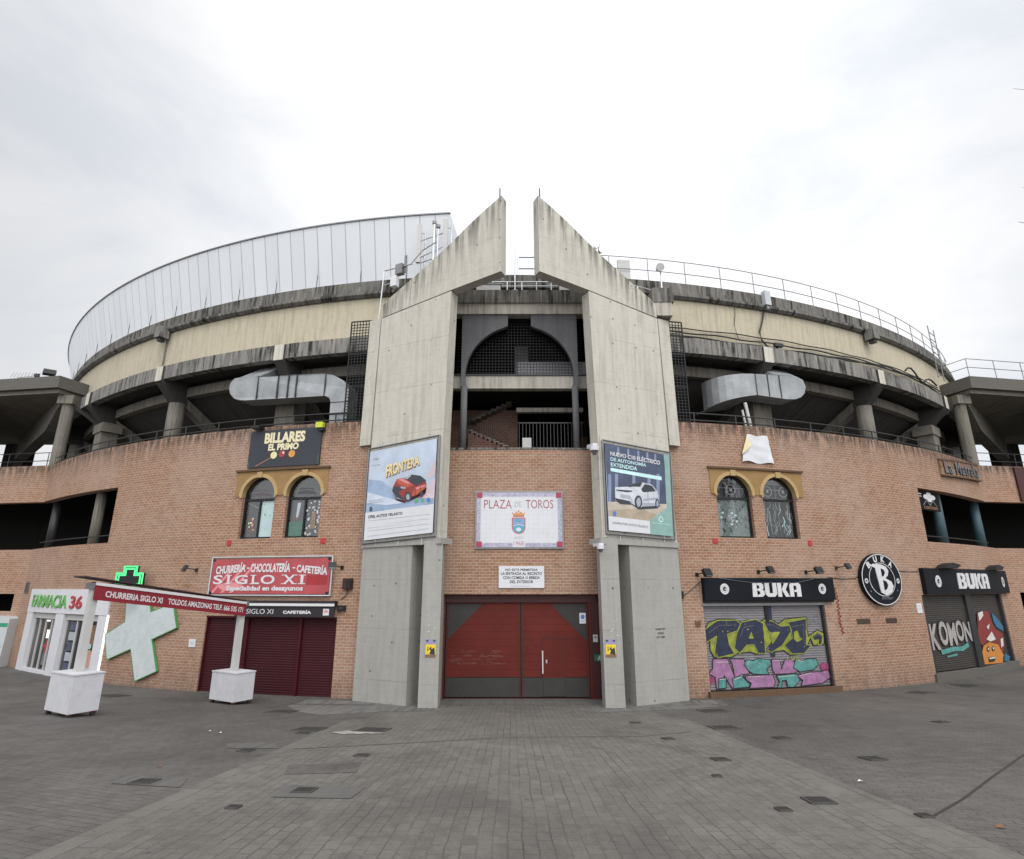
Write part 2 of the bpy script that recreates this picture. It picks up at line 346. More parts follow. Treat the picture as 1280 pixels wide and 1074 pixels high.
def cladding():
    m, t, b = newmat('cladding white', 0.45, 0.0, 0.4)
    uv = coords(t, 'UV'); v = coords(t)
    s2 = t.nodes.new('ShaderNodeSeparateXYZ'); t.links.new(uv, s2.inputs[0])
    u = mathn(t, 'DIVIDE', s2.outputs[0], 0.62)
    fr = mathn(t, 'ABSOLUTE', mathn(t, 'SUBTRACT', mathn(t, 'FRACT', u), 0.5))
    seam = ramp(t, fr, [(0.46, 0.0), (0.49, 1.0)])
    wn = t.nodes.new('ShaderNodeTexWhiteNoise'); wn.noise_dimensions = '1D'
    t.links.new(mathn(t, 'FLOOR', u), wn.inputs['W'])
    c = mix(t, wn.outputs['Value'], lin('#e6e9ec'), lin('#eef0f2'))
    c = mix(t, mathn(t, 'MULTIPLY', noise(t, coords(t, 'UV', (2, 0.3, 1)), 1.0, 5), 0.25), c, lin('#ccd0d6'))
    c = mix(t, mathn(t, 'MULTIPLY', seam, 0.75), c, lin('#8d9098'))
    t.links.new(c, b.inputs['Base Color'])
    bump(t, b, mathn(t, 'MULTIPLY', seam, -1.0), 0.5, 0.02)
    tr = t.nodes.new('ShaderNodeBsdfTranslucent'); ms = t.nodes.new('ShaderNodeMixShader'); ms.inputs[0].default_value = 0.6
    t.links.new(c, tr.inputs[0]); t.links.new(b.outputs[0], ms.inputs[1]); t.links.new(tr.outputs[0], ms.inputs[2])
    tp = t.nodes.new('ShaderNodeBsdfTransparent'); m2 = t.nodes.new('ShaderNodeMixShader')   # thin milky panels: some sky shows through
    t.links.new(mathn(t, 'MULTIPLY', mathn(t, 'SUBTRACT', 1.0, seam), 0.12), m2.inputs[0])
    t.links.new(ms.outputs[0], m2.inputs[1]); t.links.new(tp.outputs[0], m2.inputs[2])
    t.links.new(m2.outputs[0], t.nodes['Material Output'].inputs[0])
cladding()

def window_glass():                                  # clear pane: mostly see-through, mirrors the sky at a slant
    m, t, b = newmat('window glass')
    gl = NN(t, 'ShaderNodeBsdfGlossy', Roughness=0.04); tp = t.nodes.new('ShaderNodeBsdfTransparent')
    gl.inputs['Color'].default_value = (0.9, 0.93, 0.95, 1); ms = t.nodes.new('ShaderNodeMixShader')
    n = NN(t, 'ShaderNodeBump', Strength=0.06, Distance=0.02); t.links.new(noise(t, coords(t), 1.5, 2), n.inputs['Height']); t.links.new(n.outputs[0], gl.inputs['Normal'])
    ms.inputs[0].default_value = 0.06
    t.links.new(tp.outputs[0], ms.inputs[1]); t.links.new(gl.outputs[0], ms.inputs[2]); t.links.new(ms.outputs[0], t.nodes['Material Output'].inputs[0])
window_glass()

# outlines of painted and printed shapes, in metres on their walls
DATA = {'tago':{'lime':[[(6.142,1.988),(6.289,2.201),(6.657,2.293),(7.217,2.277),(7.434,2.188),(7.672,2.257),(8.128,2.179),(8.319,2.274),(8.614,2.246),(8.838,2.12),(9.106,2.264),(10.001,2.326),(9.949,1.953),(9.97,1.706),(10.383,1.905),(10.627,1.79),(10.575,1.445),(10.129,1.408),(10.044,1.655),(9.847,1.367),(9.613,1.18),(9.172,1.135),(8.924,1.295),(8.53,1.257),(8.373,1.404),(7.88,1.202),(7.661,1.278),(7.205,1.241),(6.969,1.13),(6.369,1.143),(6.256,1.353),(6.267,1.727),(6.16,1.894)]],'navy':[[(6.14,1.917),(6.591,2.188),(7.207,2.195),(7.336,2.093),(7.217,1.903),(6.881,1.812),(6.916,1.528),(7.054,1.291),(6.538,1.199),(6.429,1.304),(6.545,1.77),(6.155,1.579)],[(7.271,1.783),(7.484,2.129),(7.955,2.196),(8.186,2.081),(8.154,1.266),(7.918,1.272),(7.804,1.502),(7.576,1.506),(7.322,1.285),(7.172,1.429)],[(8.316,2.167),(8.602,2.163),(8.883,2.012),(9.192,2.031),(9.228,1.869),(8.863,1.488),(8.477,1.306),(8.267,1.406),(8.525,1.63),(8.666,1.782),(8.441,1.873)],[(9.247,2.104),(9.913,2.193),(9.788,1.466),(9.976,1.451),(9.683,1.226),(9.248,1.229),(9.025,1.475),(9.332,1.662),(9.333,1.867)],[(10.15,1.702),(10.361,1.786),(10.522,1.694),(10.443,1.449),(10.313,1.452),(10.357,1.589),(10.172,1.569)],[(8.429,1.298),(8.594,1.294),(8.567,1.114),(8.402,1.118)],[(8.468,2.691),(8.631,2.69),(8.618,2.27),(8.45,2.272)]],'lime2':[[(7.644,1.681),(7.77,1.894),(7.839,1.677)],[(8.461,1.81),(8.619,1.87),(8.86,1.866),(8.62,1.59),(8.504,1.487)],[(9.394,1.856),(9.545,1.902),(9.59,1.715),(9.685,1.605),(9.485,1.537),(9.356,1.622)]],'pink':[[(6.335,1.074),(6.825,1.073),(7.011,0.552),(6.972,0.921),(6.895,1.071),(7.377,1.05),(7.52,0.629),(7.239,0.614),(7.507,0.308),(7.443,0.242),(6.916,0.214),(6.662,0.607),(6.632,0.245),(6.379,0.23),(6.362,0.57),(6.158,0.666),(6.305,0.799)],[(7.4,0.564),(7.909,0.571),(8.371,0.579),(8.428,0.369),(8.377,0.218),(7.523,0.217),(7.596,0.351),(7.441,0.448)],[(8.437,1.032),(8.732,1.024),(8.748,0.731),(8.924,1.018),(9.213,1.01),(9.341,0.664),(9.208,0.598),(8.491,0.599),(8.424,0.741)],[(9.317,0.523),(9.826,0.599),(10.337,0.603),(10.545,0.667),(10.629,0.423),(10.272,0.258),(9.449,0.213),(9.537,0.373)]],'teal':[[(6.463,0.513),(6.708,0.529),(6.676,0.248),(6.417,0.234)],[(6.933,0.499),(7.235,0.582),(7.503,0.322),(7.438,0.251),(6.956,0.231)],[(7.415,0.91),(7.517,1.047),(7.739,1.008),(7.889,1.061),(8.319,1.026),(8.357,0.884),(8.164,0.749),(8.23,0.607),(7.69,0.633),(7.535,0.744)],[(8.541,0.541),(9.263,0.563),(9.355,0.381),(9.11,0.185),(8.903,0.203),(8.873,0.39),(8.726,0.395),(8.665,0.189),(8.519,0.19),(8.632,0.361)],[(9.334,0.996),(9.636,0.953),(9.771,1.007),(10.119,0.995),(10.184,0.825),(9.968,0.689),(9.459,0.636),(9.234,0.762)]],'magenta':[[(10.281,0.821),(10.455,0.882),(10.625,0.809),(10.634,0.687),(10.498,0.596),(10.314,0.652)],[(6.09,0.577),(6.309,0.58),(6.304,0.435),(6.151,0.349),(6.077,0.351)]]},'mush':{'red':[[(19.832,1.865),(19.95,2.223),(20.332,2.336),(21.288,2.327),(21.418,1.812),(21.578,1.62),(22.462,1.396),(22.4,0.897),(21.863,0.621),(21.502,0.402),(19.819,1.006),(19.592,1.281)]],'white':[[(20.069,2.269),(20.575,2.324),(20.554,2.147),(20.033,1.949)],[(20.628,1.705),(21.054,1.825),(20.816,1.588)],[(20.353,1.246),(21.091,1.516),(21.383,1.197),(20.743,1.138)],[(21.961,1.169),(22.317,1.214),(22.188,0.909),(21.818,0.838)]],'orange':[[(19.474,0.647),(19.91,1.031),(20.544,1.148),(21.54,1.006),(21.918,0.556),(21.599,0.263),(19.378,0.332)]],'blue':[[(21.616,2.244),(22.247,1.974),(22.775,1.636),(22.622,1.452),(21.815,1.673),(21.597,1.931)],[(22.124,0.605),(22.831,0.435),(22.458,0.275),(21.901,0.314)]],'black':[[(20.154,0.577),(20.903,0.56),(20.708,0.395),(20.129,0.398)],[(20.167,0.929),(20.456,1.003),(20.383,0.799),(20.162,0.782)],[(20.717,0.929),(20.993,0.974),(20.924,0.786),(20.689,0.776)]],'teeth':[[(20.19,0.557),(20.861,0.551),(20.791,0.496),(20.204,0.498)],[(20.235,0.908),(20.382,0.935),(20.344,0.843),(20.242,0.836)],[(20.773,0.908),(20.928,0.93),(20.885,0.836),(20.772,0.825)]],'komon':[[(16.264,2.053),(18.966,2.157),(18.595,1.382),(16.107,1.18)]]},'poster1':{'quad':[(-2.92,7.65),(-0.31,7.83),(-0.34,4.88),(-2.93,4.73)],'white':[[(-2.94,5.61),(-0.34,5.75),(-0.34,4.88),(-2.93,4.73)]],'blue':[[(-2.92,6.08),(-2.9,6.71),(-2.42,6.64),(-1.86,6.3),(-1.75,5.94),(-0.82,5.95),(-0.34,5.92),(-0.34,5.75),(-1.69,5.69),(-2.92,5.61)]],'pale':[[(-2.92,6.29),(-1.8,5.97),(-1.49,5.85),(-2.13,5.82),(-2.92,5.93)]],'pink':[[(-0.64,6.63),(-0.32,7.14),(-0.32,6.73),(-0.52,6.56)],[(-0.82,5.95),(-0.51,6.39),(-0.31,6.55),(-0.33,5.92)]],'shadow':[[(-1.94,6.16),(-1.75,5.97),(-1.36,5.84),(-0.82,5.95),(-0.66,6.04),(-1.2,5.97)]],'red':[[(-1.91,6.38),(-1.77,6.63),(-1.54,6.66),(-1.36,6.59),(-0.68,6.54),(-0.63,6.39),(-0.66,6.08),(-0.82,5.98),(-1.2,5.97),(-1.36,5.88),(-1.71,5.97),(-1.92,6.24)]],'deep':[[(-1.41,5.92),(-1.3,5.87),(-0.66,6.08),(-0.62,6.29),(-0.64,6.13),(-1.2,6.03)],[(-1.85,6.16),(-1.71,6.01),(-1.36,5.88),(-1.4,5.84),(-1.75,5.95)]],'shine':[[(-1.71,6.62),(-1.54,6.64),(-1.23,6.46),(-1.35,6.45)],[(-1.01,6.3),(-0.68,6.37),(-0.66,6.33),(-1.0,6.24)]],'line':[[(-1.07,6.32),(-1.05,6.32),(-1.01,6.01),(-1.03,6.0)],[(-0.86,6.34),(-0.84,6.34),(-0.82,6.07),(-0.83,6.06)]],'orange':[[(-1.09,6.32),(-0.63,6.4),(-0.66,6.1),(-0.82,5.99),(-1.18,5.98)],[(-1.77,6.61),(-1.54,6.66),(-1.09,6.39),(-1.35,6.34),(-1.74,6.48)]],'dark':[[(-1.4,6.6),(-1.2,6.74),(-0.86,6.67),(-0.65,6.51),(-1.01,6.35)],[(-1.93,6.29),(-1.83,6.42),(-1.46,6.31),(-1.68,6.2),(-1.41,5.92),(-1.71,6.01)],[(-1.17,6.02),(-1.18,5.95),(-1.22,5.9),(-1.27,5.88),(-1.33,5.88),(-1.38,5.91),(-1.43,5.97),(-1.44,6.03),(-1.43,6.1),(-1.4,6.15),(-1.35,6.17),(-1.28,6.17),(-1.23,6.14),(-1.19,6.08)],[(-0.74,6.08),(-0.74,6.03),(-0.75,6.0),(-0.78,5.98),(-0.8,5.99),(-0.83,6.01),(-0.84,6.04),(-0.85,6.08),(-0.85,6.13),(-0.83,6.16),(-0.81,6.18),(-0.79,6.18),(-0.76,6.16),(-0.74,6.12)]],'light':[[(-1.5,6.67),(-1.2,6.74),(-1.23,6.69),(-1.35,6.6)],[(-1.61,6.39),(-1.39,6.34),(-1.41,6.29),(-1.58,6.32)],[(-1.23,6.02),(-1.23,5.98),(-1.25,5.95),(-1.28,5.93),(-1.31,5.94),(-1.34,5.96),(-1.36,5.99),(-1.37,6.03),(-1.37,6.07),(-1.35,6.1),(-1.32,6.12),(-1.29,6.12),(-1.26,6.1),(-1.24,6.06)],[(-1.9,6.22),(-1.74,6.04),(-1.49,5.95),(-1.73,6.0)]],'green':[[(-1.05,5.95),(-0.9,5.95),(-0.9,5.83),(-1.04,5.82)],[(-0.69,5.89),(-0.69,5.86),(-0.71,5.83),(-0.74,5.82),(-0.77,5.82),(-0.79,5.84),(-0.81,5.87),(-0.82,5.9),(-0.82,5.93),(-0.8,5.95),(-0.77,5.96),(-0.74,5.96),(-0.72,5.94),(-0.7,5.92)]],'bluei':[[(-0.47,5.88),(-0.47,5.86),(-0.49,5.83),(-0.52,5.82),(-0.55,5.82),(-0.58,5.84),(-0.6,5.86),(-0.61,5.89),(-0.6,5.92),(-0.58,5.95),(-0.56,5.96),(-0.52,5.96),(-0.5,5.94),(-0.48,5.92)]],'grey':[[(-2.84,6.0),(-2.31,6.03),(-2.3,6.01),(-2.84,5.98)],[(-2.84,5.93),(-2.23,5.97),(-2.23,5.95),(-2.83,5.91)],[(-2.81,5.35),(-0.47,5.45),(-0.47,5.44),(-2.81,5.34)],[(-2.82,5.2),(-0.5,5.31),(-0.5,5.3),(-2.82,5.2)],[(-2.81,5.12),(-0.5,5.23),(-0.5,5.23),(-2.81,5.11)],[(-2.8,5.03),(-0.49,5.16),(-0.49,5.15),(-2.8,5.02)],[(-2.8,4.94),(-0.49,5.08),(-0.49,5.08),(-2.8,4.94)],[(-2.79,4.86),(-0.49,5.01),(-0.49,5.0),(-2.79,4.85)],[(-2.78,7.41),(-2.52,7.41),(-2.52,7.38),(-2.77,7.39)],[(-2.59,7.39),(-2.59,7.38),(-2.61,7.37),(-2.63,7.36),(-2.66,7.36),(-2.69,7.37),(-2.71,7.39),(-2.72,7.41),(-2.71,7.42),(-2.69,7.43),(-2.67,7.44),(-2.64,7.44),(-2.61,7.43),(-2.59,7.41)],[(-2.78,7.19),(-2.46,7.19),(-2.46,7.17),(-2.78,7.18)]],'t_front':[(-2.22,6.72),(-0.92,7.03),(-0.93,7.34),(-2.21,7.14)],'t_8':[(-2.78,5.65),(-2.66,5.66),(-2.68,5.8),(-2.79,5.8)],'t_vel':[(-2.82,5.42),(-1.49,5.49),(-1.48,5.57),(-2.81,5.52)]},'poster2':{'quad':[(0.33,7.68),(2.87,7.53),(2.78,4.85),(0.33,4.95)],'dark':[[(0.33,7.68),(2.67,7.54),(2.62,5.88),(0.35,5.82)]],'stripe':[[(0.41,6.7),(0.52,6.7),(0.47,5.81),(0.36,5.81)],[(0.66,6.72),(0.78,6.72),(0.72,5.82),(0.61,5.82)],[(1.33,6.77),(1.45,6.78),(1.38,5.86),(1.26,5.86)],[(1.93,6.82),(2.05,6.83),(1.98,5.9),(1.85,5.9)],[(2.29,6.85),(2.42,6.86),(2.34,5.92),(2.21,5.92)],[(0.8,7.6),(0.87,7.6),(0.86,7.39),(0.78,7.39)],[(1.19,7.58),(1.26,7.58),(1.25,7.36),(1.17,7.37)],[(1.58,7.56),(1.66,7.55),(1.65,7.34),(1.57,7.34)],[(1.94,7.54),(2.02,7.53),(2.0,7.32),(1.92,7.32)],[(2.26,7.52),(2.34,7.51),(2.32,7.29),(2.24,7.3)]],'beige':[[(0.35,5.82),(2.62,5.88),(2.56,5.73),(1.89,5.3),(0.34,5.38)]],'sand':[[(0.35,5.57),(1.57,5.68),(2.18,5.51),(1.89,5.3),(0.34,5.38)]],'teal':[[(2.64,7.54),(2.87,7.53),(2.78,4.85),(1.88,4.89),(1.9,5.32),(2.64,5.77),(2.67,6.7)]],'white':[[(0.34,5.38),(1.89,5.3),(1.88,4.9),(0.33,4.95)]],'bar':[[(0.5,6.9),(2.49,6.77),(2.48,6.65),(0.5,6.79)]],'shadow':[[(0.6,5.76),(1.2,5.8),(1.49,5.64),(2.19,5.71),(2.38,5.83),(1.72,5.86)]],'body':[[(0.63,6.29),(1.1,6.34),(1.23,6.33),(1.34,6.45),(1.73,6.52),(2.08,6.47),(2.29,6.26),(2.31,5.9),(2.13,5.79),(1.62,5.74),(1.49,5.67),(1.24,5.83),(0.77,5.81),(0.62,5.97)]],'glass':[[(1.63,6.29),(1.79,6.48),(2.08,6.44),(2.21,6.27),(1.7,6.2)],[(1.14,6.35),(1.34,6.46),(1.69,6.51),(1.6,6.37)],[(0.61,5.95),(1.17,5.89),(1.22,5.78),(0.81,5.77),(0.67,5.85)],[(1.64,5.89),(1.62,5.79),(1.57,5.72),(1.51,5.67),(1.44,5.67),(1.39,5.7),(1.35,5.78),(1.34,5.87),(1.36,5.96),(1.41,6.04),(1.47,6.09),(1.54,6.09),(1.6,6.05),(1.63,5.98)],[(2.31,5.88),(2.3,5.81),(2.27,5.75),(2.23,5.72),(2.2,5.72),(2.17,5.75),(2.15,5.8),(2.15,5.87),(2.16,5.94),(2.19,6.0),(2.23,6.03),(2.26,6.03),(2.29,6.0),(2.31,5.95)],[(0.67,6.22),(1.27,6.23),(1.27,6.19),(1.05,6.16),(0.67,6.19)]],'rim':[[(1.59,5.88),(1.57,5.81),(1.54,5.76),(1.51,5.73),(1.47,5.72),(1.44,5.75),(1.42,5.8),(1.41,5.87),(1.42,5.93),(1.45,5.98),(1.49,6.02),(1.53,6.02),(1.56,5.99),(1.58,5.94)],[(2.28,5.87),(2.28,5.83),(2.26,5.79),(2.24,5.77),(2.22,5.77),(2.2,5.79),(2.19,5.82),(2.19,5.87),(2.2,5.92),(2.22,5.96),(2.24,5.98),(2.26,5.98),(2.27,5.96),(2.28,5.92)]],'low':[[(1.21,5.97),(1.27,5.98),(1.26,5.8),(1.2,5.83)],[(1.63,5.86),(2.14,5.89),(2.13,5.79),(1.62,5.74)],[(0.83,6.09),(1.21,6.06),(1.21,5.94),(0.8,5.97)]],'seam':[[(1.88,6.23),(1.9,6.23),(1.88,5.87),(1.86,5.87)],[(2.11,6.26),(2.12,6.26),(2.1,5.92),(2.09,5.92)]],'hi':[[(1.69,6.0),(2.29,6.08),(2.29,6.01),(1.68,5.91)]],'blue':[[(0.64,5.47),(0.63,5.43),(0.61,5.4),(0.58,5.38),(0.55,5.38),(0.52,5.4),(0.5,5.43),(0.5,5.46),(0.5,5.5),(0.53,5.53),(0.55,5.54),(0.59,5.55),(0.61,5.53),(0.63,5.5)]],'ring':[[(2.42,5.38),(2.41,5.35),(2.39,5.32),(2.35,5.3),(2.32,5.3),(2.29,5.31),(2.27,5.34),(2.26,5.37),(2.27,5.41),(2.3,5.44),(2.33,5.45),(2.37,5.46),(2.4,5.44),(2.42,5.42)]],'t1':[(0.51,7.3),(2.46,7.16),(2.48,7.34),(0.52,7.46)],'t2':[(0.51,7.13),(1.89,7.05),(1.9,7.18),(0.52,7.27)],'t3':[(0.51,6.95),(1.52,6.89),(1.53,7.02),(0.52,7.07)],'t4':[(0.48,5.15),(1.8,5.07),(1.8,5.15),(0.48,5.22)],'t5':[(2.0,7.12),(2.59,7.08),(2.59,7.13),(2.0,7.17)],'t6':[(2.02,5.24),(2.69,5.2),(2.69,5.24),(2.02,5.28)]}}
# ------------------------------------------------------------------ builders
CX, CY, R = 0.10, 53.35, 35.0          # centre and radius of the ring
X0 = 0.27                               # axis of the gate
DEG = R * math.pi / 180
def on_ring(x, z, d):                   # x = arc length along the wall, d = out of the wall
    a = x / R
    return (CX + (R + d) * math.sin(a), CY - (R + d) * math.cos(a), z)
def flat(ox, oy, tx, ty):
    L = math.hypot(tx, ty); tx /= L; ty /= L
    return lambda x, z, d: (ox + tx * x + ty * d, oy + ty * x - tx * d, z)
def world_map(x, z, d): return (x, -d, z)

_tc = {}
def text_geo(body, bold=0.0, depth=0.0, shear=0.0, spacing=1.0):
    key = (body, bold, depth, shear, spacing)
    if key in _tc: return _tc[key]
    c = bpy.data.curves.new('lettering', 'FONT'); c.body = body; c.offset = bold; c.extrude = depth
    c.shear = shear; c.space_character = spacing; c.fill_mode = 'FRONT' if not depth else 'BOTH'
    c.resolution_u = 3
    o = bpy.data.objects.new('lettering', c); COL.objects.link(o)
    dg = bpy.context.evaluated_depsgraph_get()
    me = o.evaluated_get(dg).to_mesh()
    vs = [tuple(v.co) for v in me.vertices]; fs = [tuple(p.vertices) for p in me.polygons]
    o.evaluated_get(dg).to_mesh_clear()
    bpy.data.objects.remove(o); bpy.data.curves.remove(c)
    x0 = min(v[0] for v in vs); x1 = max(v[0] for v in vs); y0 = min(v[1] for v in vs); y1 = max(v[1] for v in vs)
    vs = [((v[0] - x0) / (x1 - x0), (v[1] - y0) / (y1 - y0), v[2] + depth) for v in vs]
    _tc[key] = (vs, fs, (x1 - x0) / (y1 - y0))
    return _tc[key]

def arc(cx, cz, r, a0, a1, n=16, rz=None):
    rz = rz or r
    return [(cx + r * math.cos(math.radians(a0 + (a1 - a0) * i / n)), cz + rz * math.sin(math.radians(a0 + (a1 - a0) * i / n))) for i in range(n + 1)]

class MB:
    def __init__(s, m=world_map): s.v = []; s.f = []; s.m = m
    def P(s, pts, mat, m=None):                       # one polygon of (x, z, d) points
        m = m or s.m
        i = len(s.v)
        for p in pts: s.v.append((m(*p), (p[0], p[1]) ))
        s.f.append((tuple(range(i, i + len(pts))), mat))
    def poly(s, outline, d, mat, m=None): s.P([(x, z, d) for x, z in outline], mat, m)
    def prism(s, outline, d0, d1, mat, m=None, side=None):   # d1 = front
        side = side or mat
        s.P([(x, z, d1) for x, z in outline], mat, m)
        s.P([(x, z, d0) for x, z in reversed(outline)], side, m)
        n = len(outline)
        for i in range(n):
            (xa, za), (xb, zb) = outline[i], outline[(i + 1) % n]
            mm = m or s.m; k = len(s.v)
            dl = abs(d1 - d0)
            for (x, z, d, uo) in ((xa, za, d0, 0), (xb, zb, d0, 0), (xb, zb, d1, dl), (xa, za, d1, dl)):
                s.v.append((mm(x, z, d), (x + uo, z)))
            s.f.append(((k, k + 1, k + 2, k + 3), side))
    def box(s, x0, x1, z0, z1, d0, d1, mat, m=None, step=0.8):
        n = max(1, int(math.ceil(abs(x1 - x0) / step))) if (m or s.m) is on_ring else 1
        xs = [x0 + (x1 - x0) * i / n for i in range(n + 1)]
        for a, b in zip(xs[:-1], xs[1:]):
            s.P([(a, z0, d1), (b, z0, d1), (b, z1, d1), (a, z1, d1)], mat, m)
            s.P([(a, z0, d0), (a, z1, d0), (b, z1, d0), (b, z0, d0)], mat, m)
            s.P([(a, z1, d1), (b, z1, d1), (b, z1, d0), (a, z1, d0)], mat, m)
            s.P([(a, z0, d1), (a, z0, d0), (b, z0, d0), (b, z0, d1)], mat, m)
        s.P([(x0, z0, d0), (x0, z0, d1), (x0, z1, d1), (x0, z1, d0)], mat, m)
        s.P([(x1, z0, d1), (x1, z0, d0), (x1, z1, d0), (x1, z1, d1)], mat, m)
    def ribbon(s, pts, w, d, mat, closed=False, m=None):
        n = len(pts); rng = range(n if closed else n - 1)
        for i in rng:
            (xa, za), (xb, zb) = pts[i], pts[(i + 1) % n]
            L = math.hypot(xb - xa, zb - za)
            if L < 1e-6: continue
            tx, tz = (xb - xa) / L, (zb - za) / L
            e = w * 0.35; dd = d + 0.0004 * (i % 3)
            xa2, za2, xb2, zb2 = xa - tx * e, za - tz * e, xb + tx * e, zb + tz * e
            s.P([(xa2 - tz * w / 2, za2 + tx * w / 2, dd), (xa2 + tz * w / 2, za2 - tx * w / 2, dd), (xb2 + tz * w / 2, zb2 - tx * w / 2, dd), (xb2 - tz * w / 2, zb2 + tx * w / 2, dd)], mat, m)
    def ell(s, cx, cz, rx, rz, d0, d1, mat, n=32, m=None, side=None):
        s.prism([(cx + rx * math.cos(2 * math.pi * i / n), cz + rz * math.sin(2 * math.pi * i / n)) for i in range(n)], d0, d1, mat, m, side)
    def disc(s, cx, cz, rx, rz, d, mat, n=28, m=None):
        s.poly([(cx + rx * math.cos(2 * math.pi * i / n), cz + rz * math.sin(2 * math.pi * i / n)) for i in range(n)], d, mat, m)
    def ringband(s, cx, cz, r0, r1, d, mat, n=40, m=None, k=1.0):
        for i in range(n):
            a, b = 2 * math.pi * i / n, 2 * math.pi * (i + 1) / n
            s.P([(cx + r * math.cos(t), cz + r * k * math.sin(t), d) for r, t in ((r0, a), (r1, a), (r1, b), (r0, b))], mat, m)
    def text(s, body, x0, x1, z0, z1, d, mat, bold=0.0, depth=0.0, shear=0.0, spacing=1.0, m=None, fn=None, side=None):
        vs, fs, asp = text_geo(body, bold, depth, shear, spacing)
        i = len(s.v); mm = m or s.m
        for (u, w, e) in vs:
            x, z = (x0 + (x1 - x0) * u, z0 + (z1 - z0) * w) if fn is None else fn(u, w)
            s.v.append((mm(x, z, d + e), (x, z)))
        for f in fs: s.f.append((tuple(i + k for k in f), mat))
    def textquad(s, body, q, d, mat, **k):            # q = bottom-left, bottom-right, top-right, top-left
        (ax, az), (bx, bz), (cx, cz), (ex, ez) = q
        s.text(body, 0, 0, 0, 0, d, mat, fn=lambda u, w: (
            (ax * (1 - u) + bx * u) * (1 - w) + (ex * (1 - u) + cx * u) * w,
            (az * (1 - u) + bz * u) * (1 - w) + (ez * (1 - u) + cz * u) * w), **k)
    def tube(s, pts, r, mat, n=8, cap=True, r2=None):  # world-space polyline
        pts = [Vector(p) for p in pts]; N = len(pts); rings = []
        up = Vector((0, 0, 1))
        for i, p in enumerate(pts):
            t = (pts[min(i + 1, N - 1)] - pts[max(i - 1, 0)]).normalized()
            a = t.cross(up)
            if a.length < 1e-3: a = t.cross(Vector((0, 1, 0)))
            a.normalize(); b = t.cross(a).normalized()
            rr = r if r2 is None else r + (r2 - r) * i / max(1, N - 1)
            k = len(s.v); rings.append(k)
            for j in range(n):
                th = 2 * math.pi * j / n
                q = p + a * (rr * math.cos(th)) + b * (rr * math.sin(th))
                s.v.append((tuple(q), (j * rr, q.z)))
        for i in range(N - 1):
            for j in range(n):
                s.f.append(((rings[i] + j, rings[i] + (j + 1) % n, rings[i + 1] + (j + 1) % n, rings[i + 1] + j), mat))
        if cap:
            s.f.append((tuple(rings[0] + j for j in reversed(range(n))), mat)); s.f.append((tuple(rings[-1] + j for j in range(n)), mat))
    def rbox(s, c, size, rotz, mat, tilt=0.0):         # a world-space box, rotated about z, tilted about its own x
        M = Euler((tilt, 0, rotz)).to_matrix(); hx, hy, hz = (q / 2 for q in size)
        def pt(x, y, z): return tuple(M @ Vector((x * hx, y * hy, z * hz)) + Vector(c))
        for q in (((-1, -1, -1), (1, -1, -1), (1, -1, 1), (-1, -1, 1)), ((-1, 1, -1), (-1, 1, 1), (1, 1, 1), (1, 1, -1)), ((-1, -1, 1), (1, -1, 1), (1, 1, 1), (-1, 1, 1)),
                  ((-1, -1, -1), (-1, 1, -1), (1, 1, -1), (1, -1, -1)), ((-1, -1, -1), (-1, -1, 1), (-1, 1, 1), (-1, 1, -1)), ((1, -1, -1), (1, 1, -1), (1, 1, 1), (1, -1, 1))):
            k = len(s.v)
            for e in q: s.v.append((pt(*e), (e[0] * hx + e[1] * hy, e[2] * hz)))
            s.f.append(((k, k + 1, k + 2, k + 3), mat))
    def revolve(s, prof, a0, a1, mat, step=0.012, close=True):   # profile of (r, z), angles in radians from the gate axis
        n = max(1, int(math.ceil((a1 - a0) / step))); P_ = prof + [prof[0]] if close else prof
        ln = [0.0]
        for (r0, z0), (r1, z1) in zip(P_[:-1], P_[1:]): ln.append(ln[-1] + math.hypot(r1 - r0, z1 - z0))
        for i in range(n):
            ta, tb = a0 + (a1 - a0) * i / n, a0 + (a1 - a0) * (i + 1) / n
            for j in range(len(P_) - 1):
                k = len(s.v)
                for (q, t) in ((j, ta), (j, tb), (j + 1, tb), (j + 1, ta)):
                    r, z = P_[q]
                    s.v.append(((CX + r * math.sin(t), CY - r * math.cos(t), z), (t * R, z if abs(P_[j][0] - P_[j + 1][0]) < 0.3 else ln[q])))
                s.f.append(((k, k + 1, k + 2, k + 3), mat))
        if close:
            for t in (a0, a1):
                k = len(s.v)
                for r, z in prof: s.v.append(((CX + r * math.sin(t), CY - r * math.cos(t), z), (r, z)))
                s.f.append((tuple(range(k, k + len(prof))), mat))
    def radial(s, a, prof, th, mat):                   # a slab standing in a radial plane, profile (r, z)
        ca, sa = math.cos(a), math.sin(a)
        m = lambda r, z, d: (CX + r * sa + d * ca, CY - r * ca + d * sa, z)
        s.prism(prof, -th / 2, th / 2, mat, m)
    def build(s, name, parent=None, loc=(0, 0, 0), smooth=False):
        me = bpy.data.meshes.new(name)
        names = []
        for f, m in s.f:
            if m not in names: names.append(m)
        me.from_pydata([tuple(p[i] - loc[i] for i in range(3)) for p, _ in s.v], [], [f for f, _ in s.f])
        for n in names: me.materials.append(MATS[n])
        uvl = me.uv_layers.new(name='UVMap')
        for p, (f, m) in zip(me.polygons, s.f):
            p.material_index = names.index(m); p.use_smooth = smooth
        for l in me.loops: uvl.data[l.index].uv = s.v[l.vertex_index][1]
        bm = bmesh.new(); bm.from_mesh(me)
        bmesh.ops.remove_doubles(bm, verts=bm.verts, dist=1e-5)
        bmesh.ops.recalc_face_normals(bm, faces=bm.faces)
        bm.to_mesh(me); bm.free()
        o = bpy.data.objects.new(name, me); COL.objects.link(o)
        if parent is None: o.location = loc
        else: o.parent = parent
        return o

